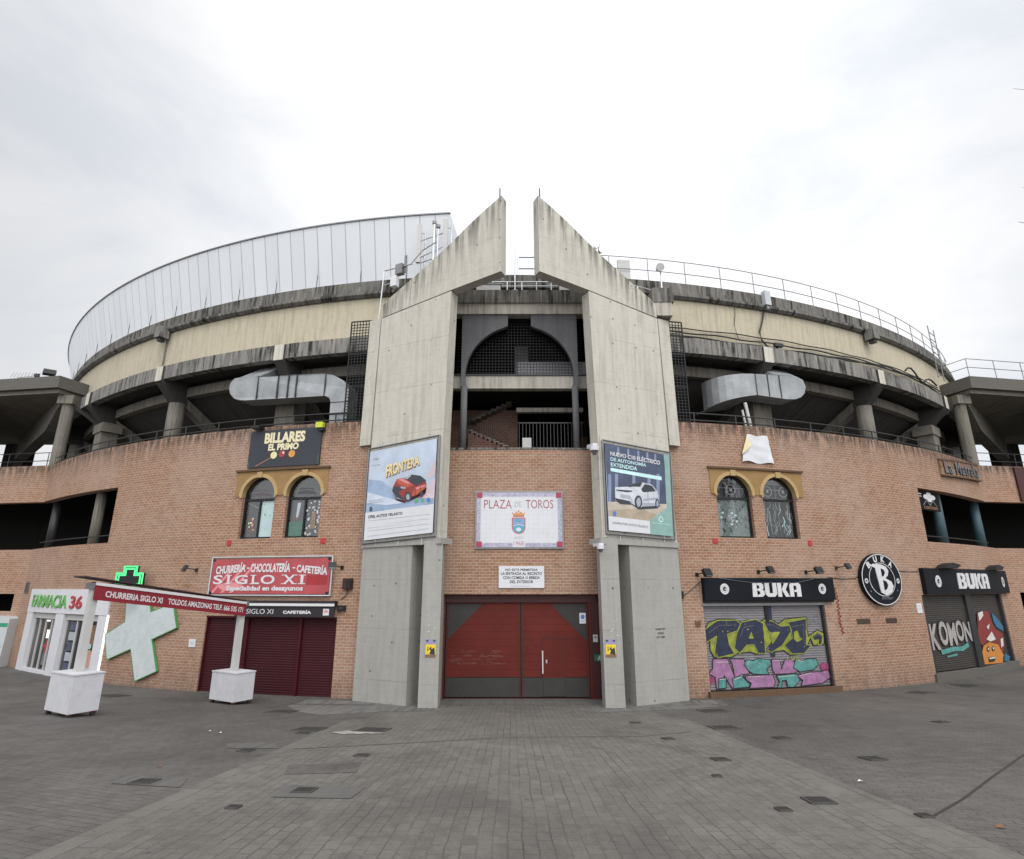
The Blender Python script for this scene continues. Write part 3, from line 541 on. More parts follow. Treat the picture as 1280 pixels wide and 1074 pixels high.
class Thing:
    def __init__(s, name, label, cat, loc=(0, 0, 0), group=None):
        s.loc = tuple(loc); s.o = bpy.data.objects.new(name, None); COL.objects.link(s.o); s.o.location = loc
        s.o.empty_display_size = 0.2
        s.o['label'] = label; s.o['category'] = cat
        if group: s.o['group'] = group
    def part(s, name, mb, parent=None, label=None, smooth=False, stuff=False):
        o = mb.build(name, parent or s.o, s.loc, smooth)
        if label: o['label'] = label
        if stuff: o['kind'] = 'stuff'
        return o
def solo(name, mb, label, cat, loc=(0, 0, 0), group=None, smooth=False):
    o = mb.build(name, None, loc, smooth); o['label'] = label; o['category'] = cat
    if group: o['group'] = group
    return o
def structure(name, mb, smooth=False):
    o = mb.build(name, None, (0, 0, 0), smooth); o['kind'] = 'structure'; return o
def copy_tree(o, loc, rotz=0.0, label=None, parent=None):
    c = o.copy(); COL.objects.link(c)
    if parent is None: c.location = loc; c.rotation_euler = (0, 0, rotz)
    else: c.parent = parent
    if label: c['label'] = label
    for ch in list(o.children): copy_tree(ch, None, 0, None, c)
    return c

# ------------------------------------------------------------------ ground: level along the wall, rising towards the camera
def gz(x, y):
    d = math.hypot(x - CX, y - CY) - R
    return min(max(0.0, d - 1.0), 24.0) * 0.1

def drape(name, outline, lift, mat, kind='structure'):
    """a thin sheet that follows the ground, 4 mm steps above it"""
    bm = bmesh.new()
    f = bm.faces.new([bm.verts.new((x, y, 0)) for x, y in outline])
    bmesh.ops.triangulate(bm, faces=[f])
    for _ in range(8):
        es = [e for e in bm.edges if e.calc_length() > 0.6]
        if not es: break
        bmesh.ops.subdivide_edges(bm, edges=es, cuts=1)
        bmesh.ops.triangulate(bm, faces=[q for q in bm.faces if len(q.verts) > 3])
    for v in bm.verts: v.co.z = gz(v.co.x, v.co.y) + lift
    bmesh.ops.recalc_face_normals(bm, faces=bm.faces)
    me = bpy.data.meshes.new(name); bm.to_mesh(me); bm.free(); me.materials.append(MATS[mat])
    uv = me.uv_layers.new(name='UVMap')
    for l in me.loops: uv.data[l.index].uv = me.vertices[l.vertex_index].co.xy
    o = bpy.data.objects.new(name, me); COL.objects.link(o)
    if kind: o['kind'] = kind
    return o

def make_ground():
    xs = [-200, -120, -80, -60] + [-45 + 0.75 * i for i in range(121)] + [60, 80, 120, 200]
    ys = [-150, -80, -40, -20, -12] + [-8 + 0.5 * i for i in range(61)] + [24 + 1.5 * i for i in range(20)] + [70, 100, 150, 220]
    cuts = [X0 - 4.12, X0 - 3.72, X0 + 3.42, X0 + 3.82]
    xs = sorted(set(xs + cuts))
    me = bpy.data.meshes.new('paved_ground')
    V = [(x, y, gz(x, y)) for y in ys for x in xs]; nx = len(xs)
    F = []; MI = []
    for j in range(len(ys) - 1):
        for i in range(nx - 1):
            F.append((j * nx + i, j * nx + i + 1, (j + 1) * nx + i + 1, (j + 1) * nx + i))
            cx = (xs[i] + xs[i + 1]) / 2
            MI.append(0 if cuts[1] < cx < cuts[2] else (2 if cuts[0] < cx < cuts[3] and ys[j] < 14.5 and ys[j] > -12 else 1))
    me.from_pydata(V, [], F)
    for n in ('court pavers', 'side pavers', 'band stone'): me.materials.append(MATS[n])
    for p, k in zip(me.polygons, MI): p.material_index = k; p.use_smooth = True
    o = bpy.data.objects.new('paved_ground', me); COL.objects.link(o); o['kind'] = 'structure'
make_ground()
# ------------------------------------------------------------------ the bullring
BR = Thing('bullring', 'round brick and concrete bullring with two pointed concrete fins over its red gate', 'bullring', (X0, 18.4, 0))
FOLD = 39.0 * DEG
ZT, ZG = 8.87, 7.75                      # top of the brick wall, top of the brick over the gate

def holed_wall(mb, x0, x1, z0, z1, holes, mat, m, reveal, rmat, step=0.6, back=None):
    """sheet of wall with rectangular holes (x0, x1, z0, z1, depth) and their reveals"""
    xs = {x0, x1}; zs = {z0, z1}
    for h in holes:
        for x in h[:2]:
            if x0 < x < x1: xs.add(x)
        for z in h[2:4]:
            if z0 < z < z1: zs.add(z)
    xs = sorted(xs); zs = sorted(zs); fx = [xs[0]]
    for a, b in zip(xs[:-1], xs[1:]):
        n = max(1, int(math.ceil((b - a) / step)))
        fx += [a + (b - a) * i / n for i in range(1, n + 1)]
    inside = lambda x, z: any(h[0] < x < h[1] and h[2] < z < h[3] for h in holes)
    for a, b in zip(fx[:-1], fx[1:]):
        for c, d in zip(zs[:-1], zs[1:]):
            if not inside((a + b) / 2, (c + d) / 2):
                mb.P([(a, c, 0), (b, c, 0), (b, d, 0), (a, d, 0)], mat, m)
        if not inside((a + b) / 2, z1 - 0.001):
            mb.P([(a, z1, 0), (b, z1, 0), (b, z1, -0.3), (a, z1, -0.3)], mat, m)
            mb.P([(b, z1 - 1.2, -0.3), (a, z1 - 1.2, -0.3), (a, z1, -0.3), (b, z1, -0.3)], mat, m)
    for h in holes:
        dep = h[4] if len(h) > 4 else reveal
        a, b, c, d = h[:4]; a = max(a, x0); b = min(b, x1)
        n = max(1, int(math.ceil((b - a) / step)))
        def side(x):
            k = len(mb.v)
            for q, z, u in ((0, c, 0), (0, min(d, z1), 0), (-dep, min(d, z1), dep), (-dep, c, dep)): mb.v.append((m(x, z, q), (x + u, z)))
            mb.f.append(((k, k + 1, k + 2, k + 3), rmat))
        if h[0] > x0: side(a)
        if h[1] < x1: side(b)
        for i in range(n):
            p, q = a + (b - a) * i / n, a + (b - a) * (i + 1) / n
            for z in (c, d):
                if z0 < z < z1:
                    k = len(mb.v)
                    for x, dd, u in ((p, 0, 0), (q, 0, 0), (q, -dep, dep), (p, -dep, dep)): mb.v.append((m(x, z, dd), (x, z + u)))
                    mb.f.append(((k, k + 1, k + 2, k + 3), rmat))

GATE = (-2.26, 2.67, -1.0, 3.07, 0.35)
HOLES = [GATE,
         (-10.59, -5.70, -1, 2.36, 0.2), (6.08, 10.70, 0.17, 2.76, 0.2), (15.72, 23.0, 0.26, 3.0, 0.2),
         (-22.3, -15.4, -1, 2.25, 0.3),
         (-9.74, -8.41, 4.89, 7.02, 0.22), (-7.95, -6.63, 4.89, 7.02, 0.22), (6.93, 8.28, 4.89, 7.02, 0.22), (8.72, 10.10, 4.89, 7.02, 0.22),
         (-40, -16.38, 4.94, 7.11, 0.35), (16.84, 40, 5.0, 7.13, 0.35), (X0 - 3.05, X0 + 3.05, ZG, 99, 0.35)]
w = MB(on_ring)
holed_wall(w, -FOLD, FOLD, -1.0, ZT, HOLES, 'wall brick', on_ring, 0.35, 'wall brick')
w.box(X0 - 3.05, X0 + 3.05, ZG - 0.002, ZG + 0.07, -0.35, 0.02, 'dark parapet')
FL, FR = on_ring(-FOLD, 0, 0), on_ring(FOLD, 0, 0)
facL = flat(FL[0], FL[1], 1, -0.15); facR = flat(FR[0], FR[1], 1, 0.15)
holed_wall(w, -14, 0, -1.0, ZT, [(-13, 1, 4.93, 7.11, 0.35), (-9, -0.42, 2.24, 2.99, 0.3)], 'wall brick', facL, 0.35, 'wall brick')
holed_wall(w, 0, 14, -1.0, ZT, [(-1, 13, 5.0, 7.13, 0.35), (0.75, 6, 0.1, 3.05, 0.3)], 'wall brick', facR, 0.35, 'wall brick')
BR.part('brick_wall', w)

# inner shell: floors and walls behind the openings
w = MB(on_ring)
for z in (8.70, 4.80):
    for a0, a1 in ((-48 * DEG, X0 - 3.05), (X0 + 3.05, 48 * DEG)) if z > 8 else ((-48 * DEG, 48 * DEG),):
        n = 24
        for i in range(n):
            p, q = a0 + (a1 - a0) * i / n, a0 + (a1 - a0) * (i + 1) / n
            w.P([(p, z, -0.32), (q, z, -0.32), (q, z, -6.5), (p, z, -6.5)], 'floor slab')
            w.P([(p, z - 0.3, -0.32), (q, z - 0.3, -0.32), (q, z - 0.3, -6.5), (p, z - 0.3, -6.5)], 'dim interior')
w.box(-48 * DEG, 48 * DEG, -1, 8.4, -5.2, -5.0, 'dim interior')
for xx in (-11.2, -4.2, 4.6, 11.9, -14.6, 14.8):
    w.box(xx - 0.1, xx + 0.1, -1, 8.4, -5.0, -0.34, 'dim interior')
BR.part('floor', w)
for m, s in ((facL, -1), (facR, 1)):
    w = MB(m)
    w.box(min(0, s * 14), max(0, s * 14), 8.4, 8.70, -10, -0.32, 'floor slab'); w.box(min(0, s * 14), max(0, s * 14), 4.5, 4.8, -5, -0.32, 'floor slab')
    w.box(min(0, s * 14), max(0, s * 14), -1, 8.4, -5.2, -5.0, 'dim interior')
    BR.part('annex_floor', w)

# ring above: eave beam, cream band, parapet
AX = X0 / R
GAP = 5.05 * math.pi / 180
A1 = math.radians(64)
def two(prof, name, mat, **k):
    w = MB()
    w.revolve(prof, -A1, AX - GAP, mat); w.revolve(prof, AX + GAP, A1, mat)
    return BR.part(name, w, **k)
two([(34.42, 11.80), (34.42, 12.40), (34.15, 12.46), (34.15, 11.95), (34.1, 11.80)], 'eave_beam', 'eave concrete')
two([(34.15, 12.40), (34.2, 14.12), (33.9, 14.12), (33.9, 12.40)], 'cream_band', 'cream render')
w = MB(); w.revolve([(34.30, 14.10), (34.42, 14.18), (34.42, 14.28), (34.30, 14.34), (34.30, 14.80), (33.95, 14.80), (33.95, 14.10)], -A1, A1, 'dark parapet'); BR.part('parapet', w)
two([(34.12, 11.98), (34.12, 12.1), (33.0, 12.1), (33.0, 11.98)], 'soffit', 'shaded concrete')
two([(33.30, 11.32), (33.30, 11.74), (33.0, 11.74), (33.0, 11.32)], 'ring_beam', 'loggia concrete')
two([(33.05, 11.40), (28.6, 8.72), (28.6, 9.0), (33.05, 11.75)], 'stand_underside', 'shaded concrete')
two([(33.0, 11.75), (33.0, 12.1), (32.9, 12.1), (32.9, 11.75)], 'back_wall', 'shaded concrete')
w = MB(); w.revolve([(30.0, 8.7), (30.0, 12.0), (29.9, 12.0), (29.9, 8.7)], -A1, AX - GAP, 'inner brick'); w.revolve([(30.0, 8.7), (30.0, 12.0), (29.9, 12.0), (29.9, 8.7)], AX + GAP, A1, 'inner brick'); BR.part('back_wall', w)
# radial frames: bracket, column, raker
for k in (1, 2, 3, 4):
    for s in (-1, 1):
        a = AX + math.radians(0.27 + s * (5.35 + 10.7 * k))
        w = MB()
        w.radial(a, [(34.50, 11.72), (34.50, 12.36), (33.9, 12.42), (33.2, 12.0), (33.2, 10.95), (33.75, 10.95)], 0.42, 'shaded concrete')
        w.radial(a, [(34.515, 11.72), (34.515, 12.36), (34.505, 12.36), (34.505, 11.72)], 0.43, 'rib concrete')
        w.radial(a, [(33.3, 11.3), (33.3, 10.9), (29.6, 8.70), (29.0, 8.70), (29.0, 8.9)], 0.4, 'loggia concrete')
        BR.part('raker_frame', w)
        w = MB()
        if k in (2, 4):
            p = on_ring(a * R, 0, -1.5); w.tube([(p[0], p[1], 8.7), (p[0], p[1], 10.96)], 0.33, 'loggia concrete', 18)
        else:
            ca = MB; m = lambda x, z, d, a=a: (CX + (33.5 + d) * math.sin(a) + x * math.cos(a), CY - (33.5 + d) * math.cos(a) + x * math.sin(a), z)
            w.box(-0.42, 0.42, 8.7, 10.9, -0.4, 0.3, 'loggia concrete', m); w.box(-0.6, 0.6, 10.5, 10.95, -0.5, 0.36, 'loggia concrete', m)
        BR.part('column', w, smooth=(k in (2, 4)))
# white cladding of the roofed half, leaning out a little
w = MB(); w.revolve([(34.2, 14.78), (34.8, 17.24)], -A1 * 1.3, math.radians(-4.13), 'cladding white', 0.012, False)
cl_o = BR.part('roof_cladding', w)
w = MB(); w.revolve([(34.84, 17.22), (34.84, 17.27), (34.75, 17.28), (34.75, 17.22)], -A1 * 1.3, math.radians(-4.10), 'grey steel'); BR.part('roof_edge', w)
w = MB(); p = on_ring(-4.13 * DEG, 0, 0)
q = math.radians(-4.13); u = Vector((math.sin(q), -math.cos(q), 0))
c0 = Vector((CX, CY, 0)); b0, b1 = c0 + u * 34.15, c0 + u * 34.75
w.P([(b0.x, 14.8, -b0.y), (b1.x, 17.24, -b1.y), ((c0 + u * 24).x, 18.6, -(c0 + u * 24).y), ((c0 + u * 24).x, 14.8, -(c0 + u * 24).y)], 'cladding white'); BR.part('roof_end_wall', w)

# entrance pylons: two splayed concrete slabs, each with a pointed wing, a slab and a foot pier
PYL = flat(X0 - 2.33, 17.15, 2.61, -1.20); PYR = flat(X0 + 2.33, 17.15, 2.61, 1.20)
for m, s, lab in ((PYL, -1, 'concrete entrance fin left of the gate, with the red car poster'), (PYR, 1, 'concrete entrance fin right of the gate, with the white car poster')):
    F = lambda pts: [(s * x, z) for x, z in pts]
    w = MB(m)
    w.prism(F([(0.15, 4.62), (3.02, 4.62), (2.90, 12.60), (0.02, 13.04), (0.14, 7.9)]), -0.44, 0, 'pylon concrete')
    po = BR.part('entrance_pylon', w, label=lab)
    w = MB(m); curve = [(-1.88, 16.25), (-1.2, 15.84), (-0.57, 15.42), (0.0, 15.0), (0.58, 14.6), (1.1, 14.27), (1.61, 13.95), (2.2, 13.6), (2.72, 13.3), (2.88, 13.12)]
    w.prism(F([(2.88, 12.64), (0.0, 13.08), (-1.87, 13.32)] + curve), -0.36, 0.004, 'left wing concrete' if s < 0 else 'right wing concrete'); BR.part('wing', w, po)
    w = MB(m); w.prism(F([(1.08, -0.6), (3.02, -0.6), (3.02, 4.62), (1.12, 4.62)]), -1.0, -0.002, 'pylon foot concrete'); BR.part('foot_slab', w, po)
    w = MB(flat(X0, 17.22, 1, 0)); w.box(min(s * 2.36, s * 2.92), max(s * 2.36, s * 2.92), -0.6, 4.62, -0.6, 0, 'pylon foot concrete'); BR.part('foot_pier', w, po)
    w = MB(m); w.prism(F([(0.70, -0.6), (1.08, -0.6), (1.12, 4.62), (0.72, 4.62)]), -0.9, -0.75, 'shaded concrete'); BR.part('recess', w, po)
    w = MB(m); w.prism(F([(3.07, 7.95), (3.52, 7.95), (3.46, 12.65), (2.97, 12.65)]), -0.5, -0.05, 'pylon concrete'); BR.part('return_slab', w, po)
    # shallow raised border round the poster panel
    w = MB(m)
    w.prism(F([(0.06, 4.55), (3.05, 4.50), (3.05, 4.68), (0.06, 4.73)]), -0.6, 0.05, 'pylon foot concrete')
    w.prism(F([(0.19, 4.74), (0.33, 4.74), (0.33, 7.9), (0.19, 7.94)]), 0.0, 0.03, 'pylon concrete')
    BR.part('panel_border', w, po)

# the brick bay over the gate: beams, half-round concrete arch, columns, floors
ent = flat(X0, 18.36, 1, 0)
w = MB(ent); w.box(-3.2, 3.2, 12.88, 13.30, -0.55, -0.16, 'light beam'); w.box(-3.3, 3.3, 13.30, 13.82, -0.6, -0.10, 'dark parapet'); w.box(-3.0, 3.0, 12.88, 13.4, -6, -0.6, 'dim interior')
BR.part('gate_beam', w)
w = MB(ent); w.box(4.85, 5.62, 13.28, 13.85, -0.8, 0.0, 'dark parapet'); w.box(4.85, 5.55, 12.75, 13.28, -0.8, -0.03, 'light beam'); BR.part('beam_stub', w)
for s in (-1, 1):
    w = MB(ent)
    o = [(s * 2.08, 10.10), (s * 2.08, 12.90), (s * 0.42, 12.90), (s * 0.42, 12.44)] + [(s * x, z) for x, z in arc(0, 10.52, 1.93, 77.5, -12, 18)][1:] + [(s * 1.86, 10.10)]
    w.prism(o, -0.42, -0.24, 'arch panel'); BR.part('arch_panel', w)
    w = MB(); p = ent(s * 1.96, 0, -0.33); w.tube([(p[0], p[1], ZG), (p[0], p[1], 10.12)], 0.115, 'arch panel', 16); BR.part('column', w, smooth=True)
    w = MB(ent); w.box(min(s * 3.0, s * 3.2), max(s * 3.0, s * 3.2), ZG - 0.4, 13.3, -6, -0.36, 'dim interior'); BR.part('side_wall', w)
w = MB(ent); w.box(-3.0, 3.0, 10.10, 10.58, -0.75, -0.45, 'light beam'); w.box(-3.0, 3.0, 10.3, 10.57, -6, -0.75, 'dim interior'); w.box(-3.0, 3.0, 10.58, 10.62, -0.6, -0.40, 'dark steel'); w.box(-3, 3, ZG - 0.35, ZG, -6, -0.36, 'floor slab'); BR.part('floor', w)  # rear of the upper slab near-black: shade under it put into the colour
w = MB(ent); w.box(-3, 3, ZG, 13.3, -6.2, -6.0, 'dim interior'); w.box(-0.05, 2.6, 10.6, 11.75, -2.2, -2.0, 'white paint'); w.box(-0.15, 0.4, 10.6, 13.2, -3.3, -3.0, 'white paint'); BR.part('back_wall', w)  # white boxes behind the grille: a lit patch put in as colour
w = MB(ent)
for i in range(34):
    x = -1.9 + i * 0.115; h = 10.52 + math.sqrt(max(0, 1.93 ** 2 - x * x)) if abs(x) < 1.9 else 10.9
    w.box(x - 0.008, x + 0.008, 10.6, min(12.9, h + 0.3), -0.70, -0.685, 'black metal')
for i in range(20): w.box(-2.3, 2.3, 10.66 + i * 0.115 - 0.009, 10.66 + i * 0.115 + 0.009, -0.685, -0.67, 'black metal')
BR.part('mesh_grille', w)
# stair, brick side and barred gate on the floor above the entrance
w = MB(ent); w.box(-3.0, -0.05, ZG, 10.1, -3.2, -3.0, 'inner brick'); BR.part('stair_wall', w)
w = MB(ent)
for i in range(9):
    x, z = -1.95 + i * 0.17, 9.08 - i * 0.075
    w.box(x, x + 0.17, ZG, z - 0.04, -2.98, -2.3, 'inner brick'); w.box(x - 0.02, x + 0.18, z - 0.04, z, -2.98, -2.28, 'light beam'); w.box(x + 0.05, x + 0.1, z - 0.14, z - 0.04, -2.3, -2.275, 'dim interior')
    w.box(x, x + 0.012, z, z + 0.62, -2.34, -2.32, 'black metal'); w.box(x + 0.085, x + 0.097, z, z + 0.6, -2.34, -2.32, 'black metal')
for i in range(8): w.box(-1.9 + i * 0.2, -1.68 + i * 0.2, 9.5 + i * 0.1, 9.6 + i * 0.1, -2.98, -2.5, 'loggia concrete')
BR.part('staircase', w)
w = MB(ent)
for i in range(19): w.box(-0.02 + i * 0.125, 0.0 + i * 0.125, ZG + 0.05, 8.98, -1.02, -1.0, 'dark steel')
w.box(-0.05, 2.3, 8.96, 9.0, -1.03, -0.99, 'dark steel'); w.box(-0.05, 2.3, ZG + 0.1, ZG + 0.14, -1.03, -0.99, 'dark steel')
ib = BR.part('barred_gate', w)
w = MB(ent); w.box(0.1, 0.42, 8.02, 8.42, -0.99, -0.98, 'off white'); BR.part('notice', w, ib)
w = MB(ent); w.box(-0.1, 2.4, 9.62, 9.78, -1.9, -1.7, 'light beam'); BR.part('lintel', w)

# gate
gm = flat(X0, 18.70, 1, 0)
w = MB(gm); w.box(-2.5, 2.42, 2.82, 3.2, -0.05, 0.12, 'gate dark red'); w.box(-2.55, -2.36, -0.3, 2.82, -0.05, 0.10, 'gate dark red'); w.box(2.18, 2.46, -0.3, 2.82, -0.05, 0.10, 'gate dark red')
w.box(2.14, 2.2, 0, 2.82, -0.04, 0.13, 'gate red'); w.box(-2.5, 2.45, -0.3, 0.03, -0.05, 0.02, 'gate dark red'); w.box(2.46, 2.6, -0.3, 3.2, -0.05, 0.05, 'gate dark red')
gt = BR.part('entrance_gate', w, label='wide red metal double gate with charcoal corners and kick plates')
for x0, x1, s in ((-2.34, 0.0, -1), (0.02, 2.13, 1)):
    w = MB(gm)
    n = 10
    for i in range(n):
        a, b = 0.62 + 2.2 * i / n, 0.62 + 2.2 * (i + 1) / n - 0.004
        w.box(x0, x1, a, b, 0, 0.03, 'gate red'); 
    w.box(x0, x1, 0.05, 2.81, -0.02, 0.005, 'gate dark red')
    w.box(x0, x1, 0.06, 0.60, 0, 0.036, 'gate charcoal')
    w.box(x0, x0 + 0.05, 0.05, 2.81, 0.0, 0.05, 'gate dark red'); w.box(x1 - 0.05, x1, 0.05, 2.81, 0.0, 0.05, 'gate dark red')
    if s < 0: w.prism([(x0 + 0.06, 2.78), (x0 + 0.06, 1.72), (x0 + 1.16, 2.78)], 0.03, 0.038, 'gate charcoal')
    else: w.prism([(x1 - 0.06, 2.78), (x1 - 1.18, 2.78), (x1 - 0.06, 1.66)], 0.03, 0.038, 'gate charcoal')
    if s < 0:
        random.seed(4)
        for i in range(46):                           # scrubbed-out paint on the left leaf
            a = x0 + 0.1 + random.random() * 1.5; z = 0.95 + random.random() * 0.42
            w.box(a, a + 0.05 + random.random() * 0.3, z, z + 0.008 + random.random() * 0.03, 0.03, 0.0325 + 0.0001 * i, 'scrubbed red')
    gl = BR.part('gate_leaf', w, gt)
    if s > 0:
        w = MB(gm); w.box(0.70, 1.36, 0.08, 1.72, 0.03, 0.045, 'gate red'); w.box(0.70, 1.36, 0.08, 0.60, 0.045, 0.05, 'gate charcoal')
        for q in ((0.68, 0.70, 0.06, 1.75), (1.36, 1.38, 0.06, 1.75), (0.68, 1.38, 1.73, 1.76)): w.box(*q, 0.03, 0.05, 'gate dark red')
        w.box(0.66, 0.70, 0.72, 1.38, 0.04, 0.09, 'off white'); w.box(0.78, 0.82, 1.02, 1.12, 0.045, 0.09, 'bright steel')
        BR.part('wicket_door', w, gt)
# shutters
def shutter(x0, x1, z0, z1, d, mat, row=0.075, m=on_ring, amp=0.009):
    w = MB(m); n = int(round((z1 - z0) / row)); k = max(1, int(math.ceil((x1 - x0) / 0.8)))
    for i in range(n):
        a, b = z0 + (z1 - z0) * i / n, z0 + (z1 - z0) * (i + 1) / n; c = (a + b) / 2
        for j in range(k):
            p, q = x0 + (x1 - x0) * j / k, x0 + (x1 - x0) * (j + 1) / k
            w.P([(p, a, d), (q, a, d), (q, c, d + amp), (p, c, d + amp)], mat); w.P([(p, c, d + amp), (q, c, d + amp), (q, b, d), (p, b, d)], mat)
    return w
for a, b in ((-10.56, -9.0), (-8.93, -7.02), (-6.92, -5.73)):
    BR.part('roller_shutter', shutter(a, b, -0.1, 2.32, -0.14, 'shutter maroon'), label=None)
w = MB(on_ring)
for x in (-9.0, -7.02, -10.60, -5.74): w.box(x, x + (0.09 if x > -10 and x < -6 else 0.04), -0.3, 2.36, -0.15, -0.05, 'shutter frame maroon')
w.box(-10.6, -5.7, 2.30, 2.36, -0.2, -0.02, 'shutter frame maroon'); BR.part('shutter_frame', w)

def gfx(mb, polys, mat, d, line=None, lw=0.035):
    for i, p in enumerate(polys):
        mb.poly(p, d + 0.0006 * i, mat)
        if line: mb.ribbon(p, lw, d + 0.004 + 0.0006 * i, line, True)
def swell(polys, k):
    o = []
    for p in polys:
        cx = sum(q[0] for q in p) / len(p); cz = sum(q[1] for q in p) / len(p); o.append([(cx + (x - cx) * k, cz + (z - cz) * k) for x, z in p])
    return o
sh = BR.part('roller_shutter', shutter(6.10, 10.68, 0.17, 2.74, -0.15, 'shutter grey'), label='grey roller shutter covered in lime, navy, pink and teal graffiti')
G = DATA['tago']; w = MB(on_ring)
gfx(w, G['lime'], 'spray lime', -0.122, 'spray black', 0.03); gfx(w, swell(G['navy'][:5], 1.13), 'spray navy', -0.117, 'spray lime', 0.028); gfx(w, G['navy'][5:], 'spray navy', -0.112); gfx(w, G['lime2'], 'spray lime', -0.108)
for p in swell(G['navy'][:5], 0.8): w.ribbon(p[:3], 0.012, -0.1075, 'letter grey')
gfx(w, swell(G['pink'], 1.05), 'spray pink', -0.122, 'spray black', 0.026); gfx(w, swell(G['teal'], 1.06), 'spray teal', -0.113, 'spray black', 0.022)
for p in swell(G['pink'] + G['teal'], 0.82): w.ribbon(p[:2], 0.014, -0.105, 'spray white'); gfx(w, G['magenta'], 'spray magenta', -0.116)
random.seed(31)
for i in range(26):
    x = random.uniform(6.3, 10.2); z = random.choice([random.uniform(1.2, 1.35), random.uniform(2.0, 2.25), random.uniform(0.35, 0.6)]); w.ribbon([(x, z), (x + 0.003, z - random.uniform(0.06, 0.2))], 0.008, -0.098 + 0.0002 * i, random.choice(['spray navy', 'spray black', 'spray lime', 'spray magenta']))
for i in range(40):
    x = random.uniform(6.2, 10.6); z = random.uniform(0.25, 2.6); w.disc(x, z, random.uniform(0.01, 0.035), random.uniform(0.01, 0.03), -0.0955 + 0.0001 * i, random.choice(['spray silver', 'spray lime', 'spray pink', 'shutter grey']), 8)
def loop(pts): w.ribbon(pts, 0.02, -0.117, 'letter grey')
loop([(9.82, 2.35), (9.80, 2.2), (9.86, 2.12), (9.95, 2.15), (9.97, 2.35)]); loop([(10.2, 2.32), (10.08, 2.33), (10.07, 2.24), (10.18, 2.2), (10.16, 2.1), (10.05, 2.12)]); loop([(10.28, 2.22), (10.5, 2.24), (10.48, 2.36), (10.34, 2.36), (10.28, 2.2), (10.36, 2.1), (10.5, 2.12)])
w.text('USE', 8.98, 9.5, 0.98, 1.12, -0.100, 'spray lime', 0.0, 0, 0.2)
BR.part('graffiti', w, sh)
w = MB(on_ring); w.box(8.36, 8.48, 2.2, 2.74, -0.13, -0.1, 'black metal'); w.box(6.05, 10.72, 2.70, 2.78, -0.14, 0.03, 'grey steel'); w.box(6.05, 6.13, 0.17, 2.7, -0.16, -0.08, 'dark steel'); w.box(10.63, 10.71, 0.17, 2.7, -0.16, -0.06, 'dark steel')
w.box(6.0, 10.85, -0.2, 0.17, -0.15, 0.12, 'brown coping'); BR.part('shutter_frame', w)

s2 = BR.part('roller_shutter', shutter(15.85, 19.05, 0.30, 2.98, -0.15, 'shutter dark'), label='dark roller shutter with grey painted lettering')
w = MB(on_ring)
for i, ch in enumerate('KOMON'):
    x0_ = 15.98 + i * 0.62; z0_ = 1.02 + 0.05 * i + (0.08 if i % 2 else 0)
    w.text(ch, x0_ - 0.03, x0_ + 0.66, z0_ - 0.03, z0_ + 1.0 - 0.05 * i, -0.120, 'spray black', 0.05)
    w.text(ch, x0_ + 0.02, x0_ + 0.60, z0_ + 0.02, z0_ + 0.94 - 0.05 * i, -0.112, 'spray silver', 0.035)
w.ribbon([(16.6, 0.95), (17.4, 1.02), (18.1, 1.0), (18.6, 1.12)], 0.16, -0.119, 'spray teal'); w.ribbon([(16.9, 0.78), (17.6, 0.82)], 0.07, -0.117, 'spray teal')
BR.part('graffiti', w, s2)
s3 = BR.part('roller_shutter', shutter(19.55, 22.85, 0.30, 2.98, -0.15, 'shutter dark'), label='dark roller shutter painted with a red mushroom and an orange face')
G = DATA['mush']; w = MB(on_ring)
gfx(w, G['blue'], 'spray blue', -0.121); gfx(w, G['red'], 'spray red', -0.117, 'spray black', 0.03); gfx(w, G['white'], 'spray white', -0.110); gfx(w, G['orange'], 'spray orange', -0.107, 'spray black', 0.03); gfx(w, G['black'], 'spray black', -0.098); gfx(w, G['teeth'], 'spray white', -0.094)
BR.part('graffiti', w, s3)
w = MB(on_ring); w.box(19.05, 19.55, 0.26, 3.0, -0.18, -0.06, 'dark steel'); w.box(15.72, 15.88, 0.26, 3.0, -0.18, -0.03, 'dark steel'); w.box(22.82, 23.0, 0.26, 3.0, -0.18, -0.03, 'dark steel'); w.box(15.6, 23.1, -0.2, 0.27, -0.2, 0.08, 'annex edge'); BR.part('shutter_frame', w)

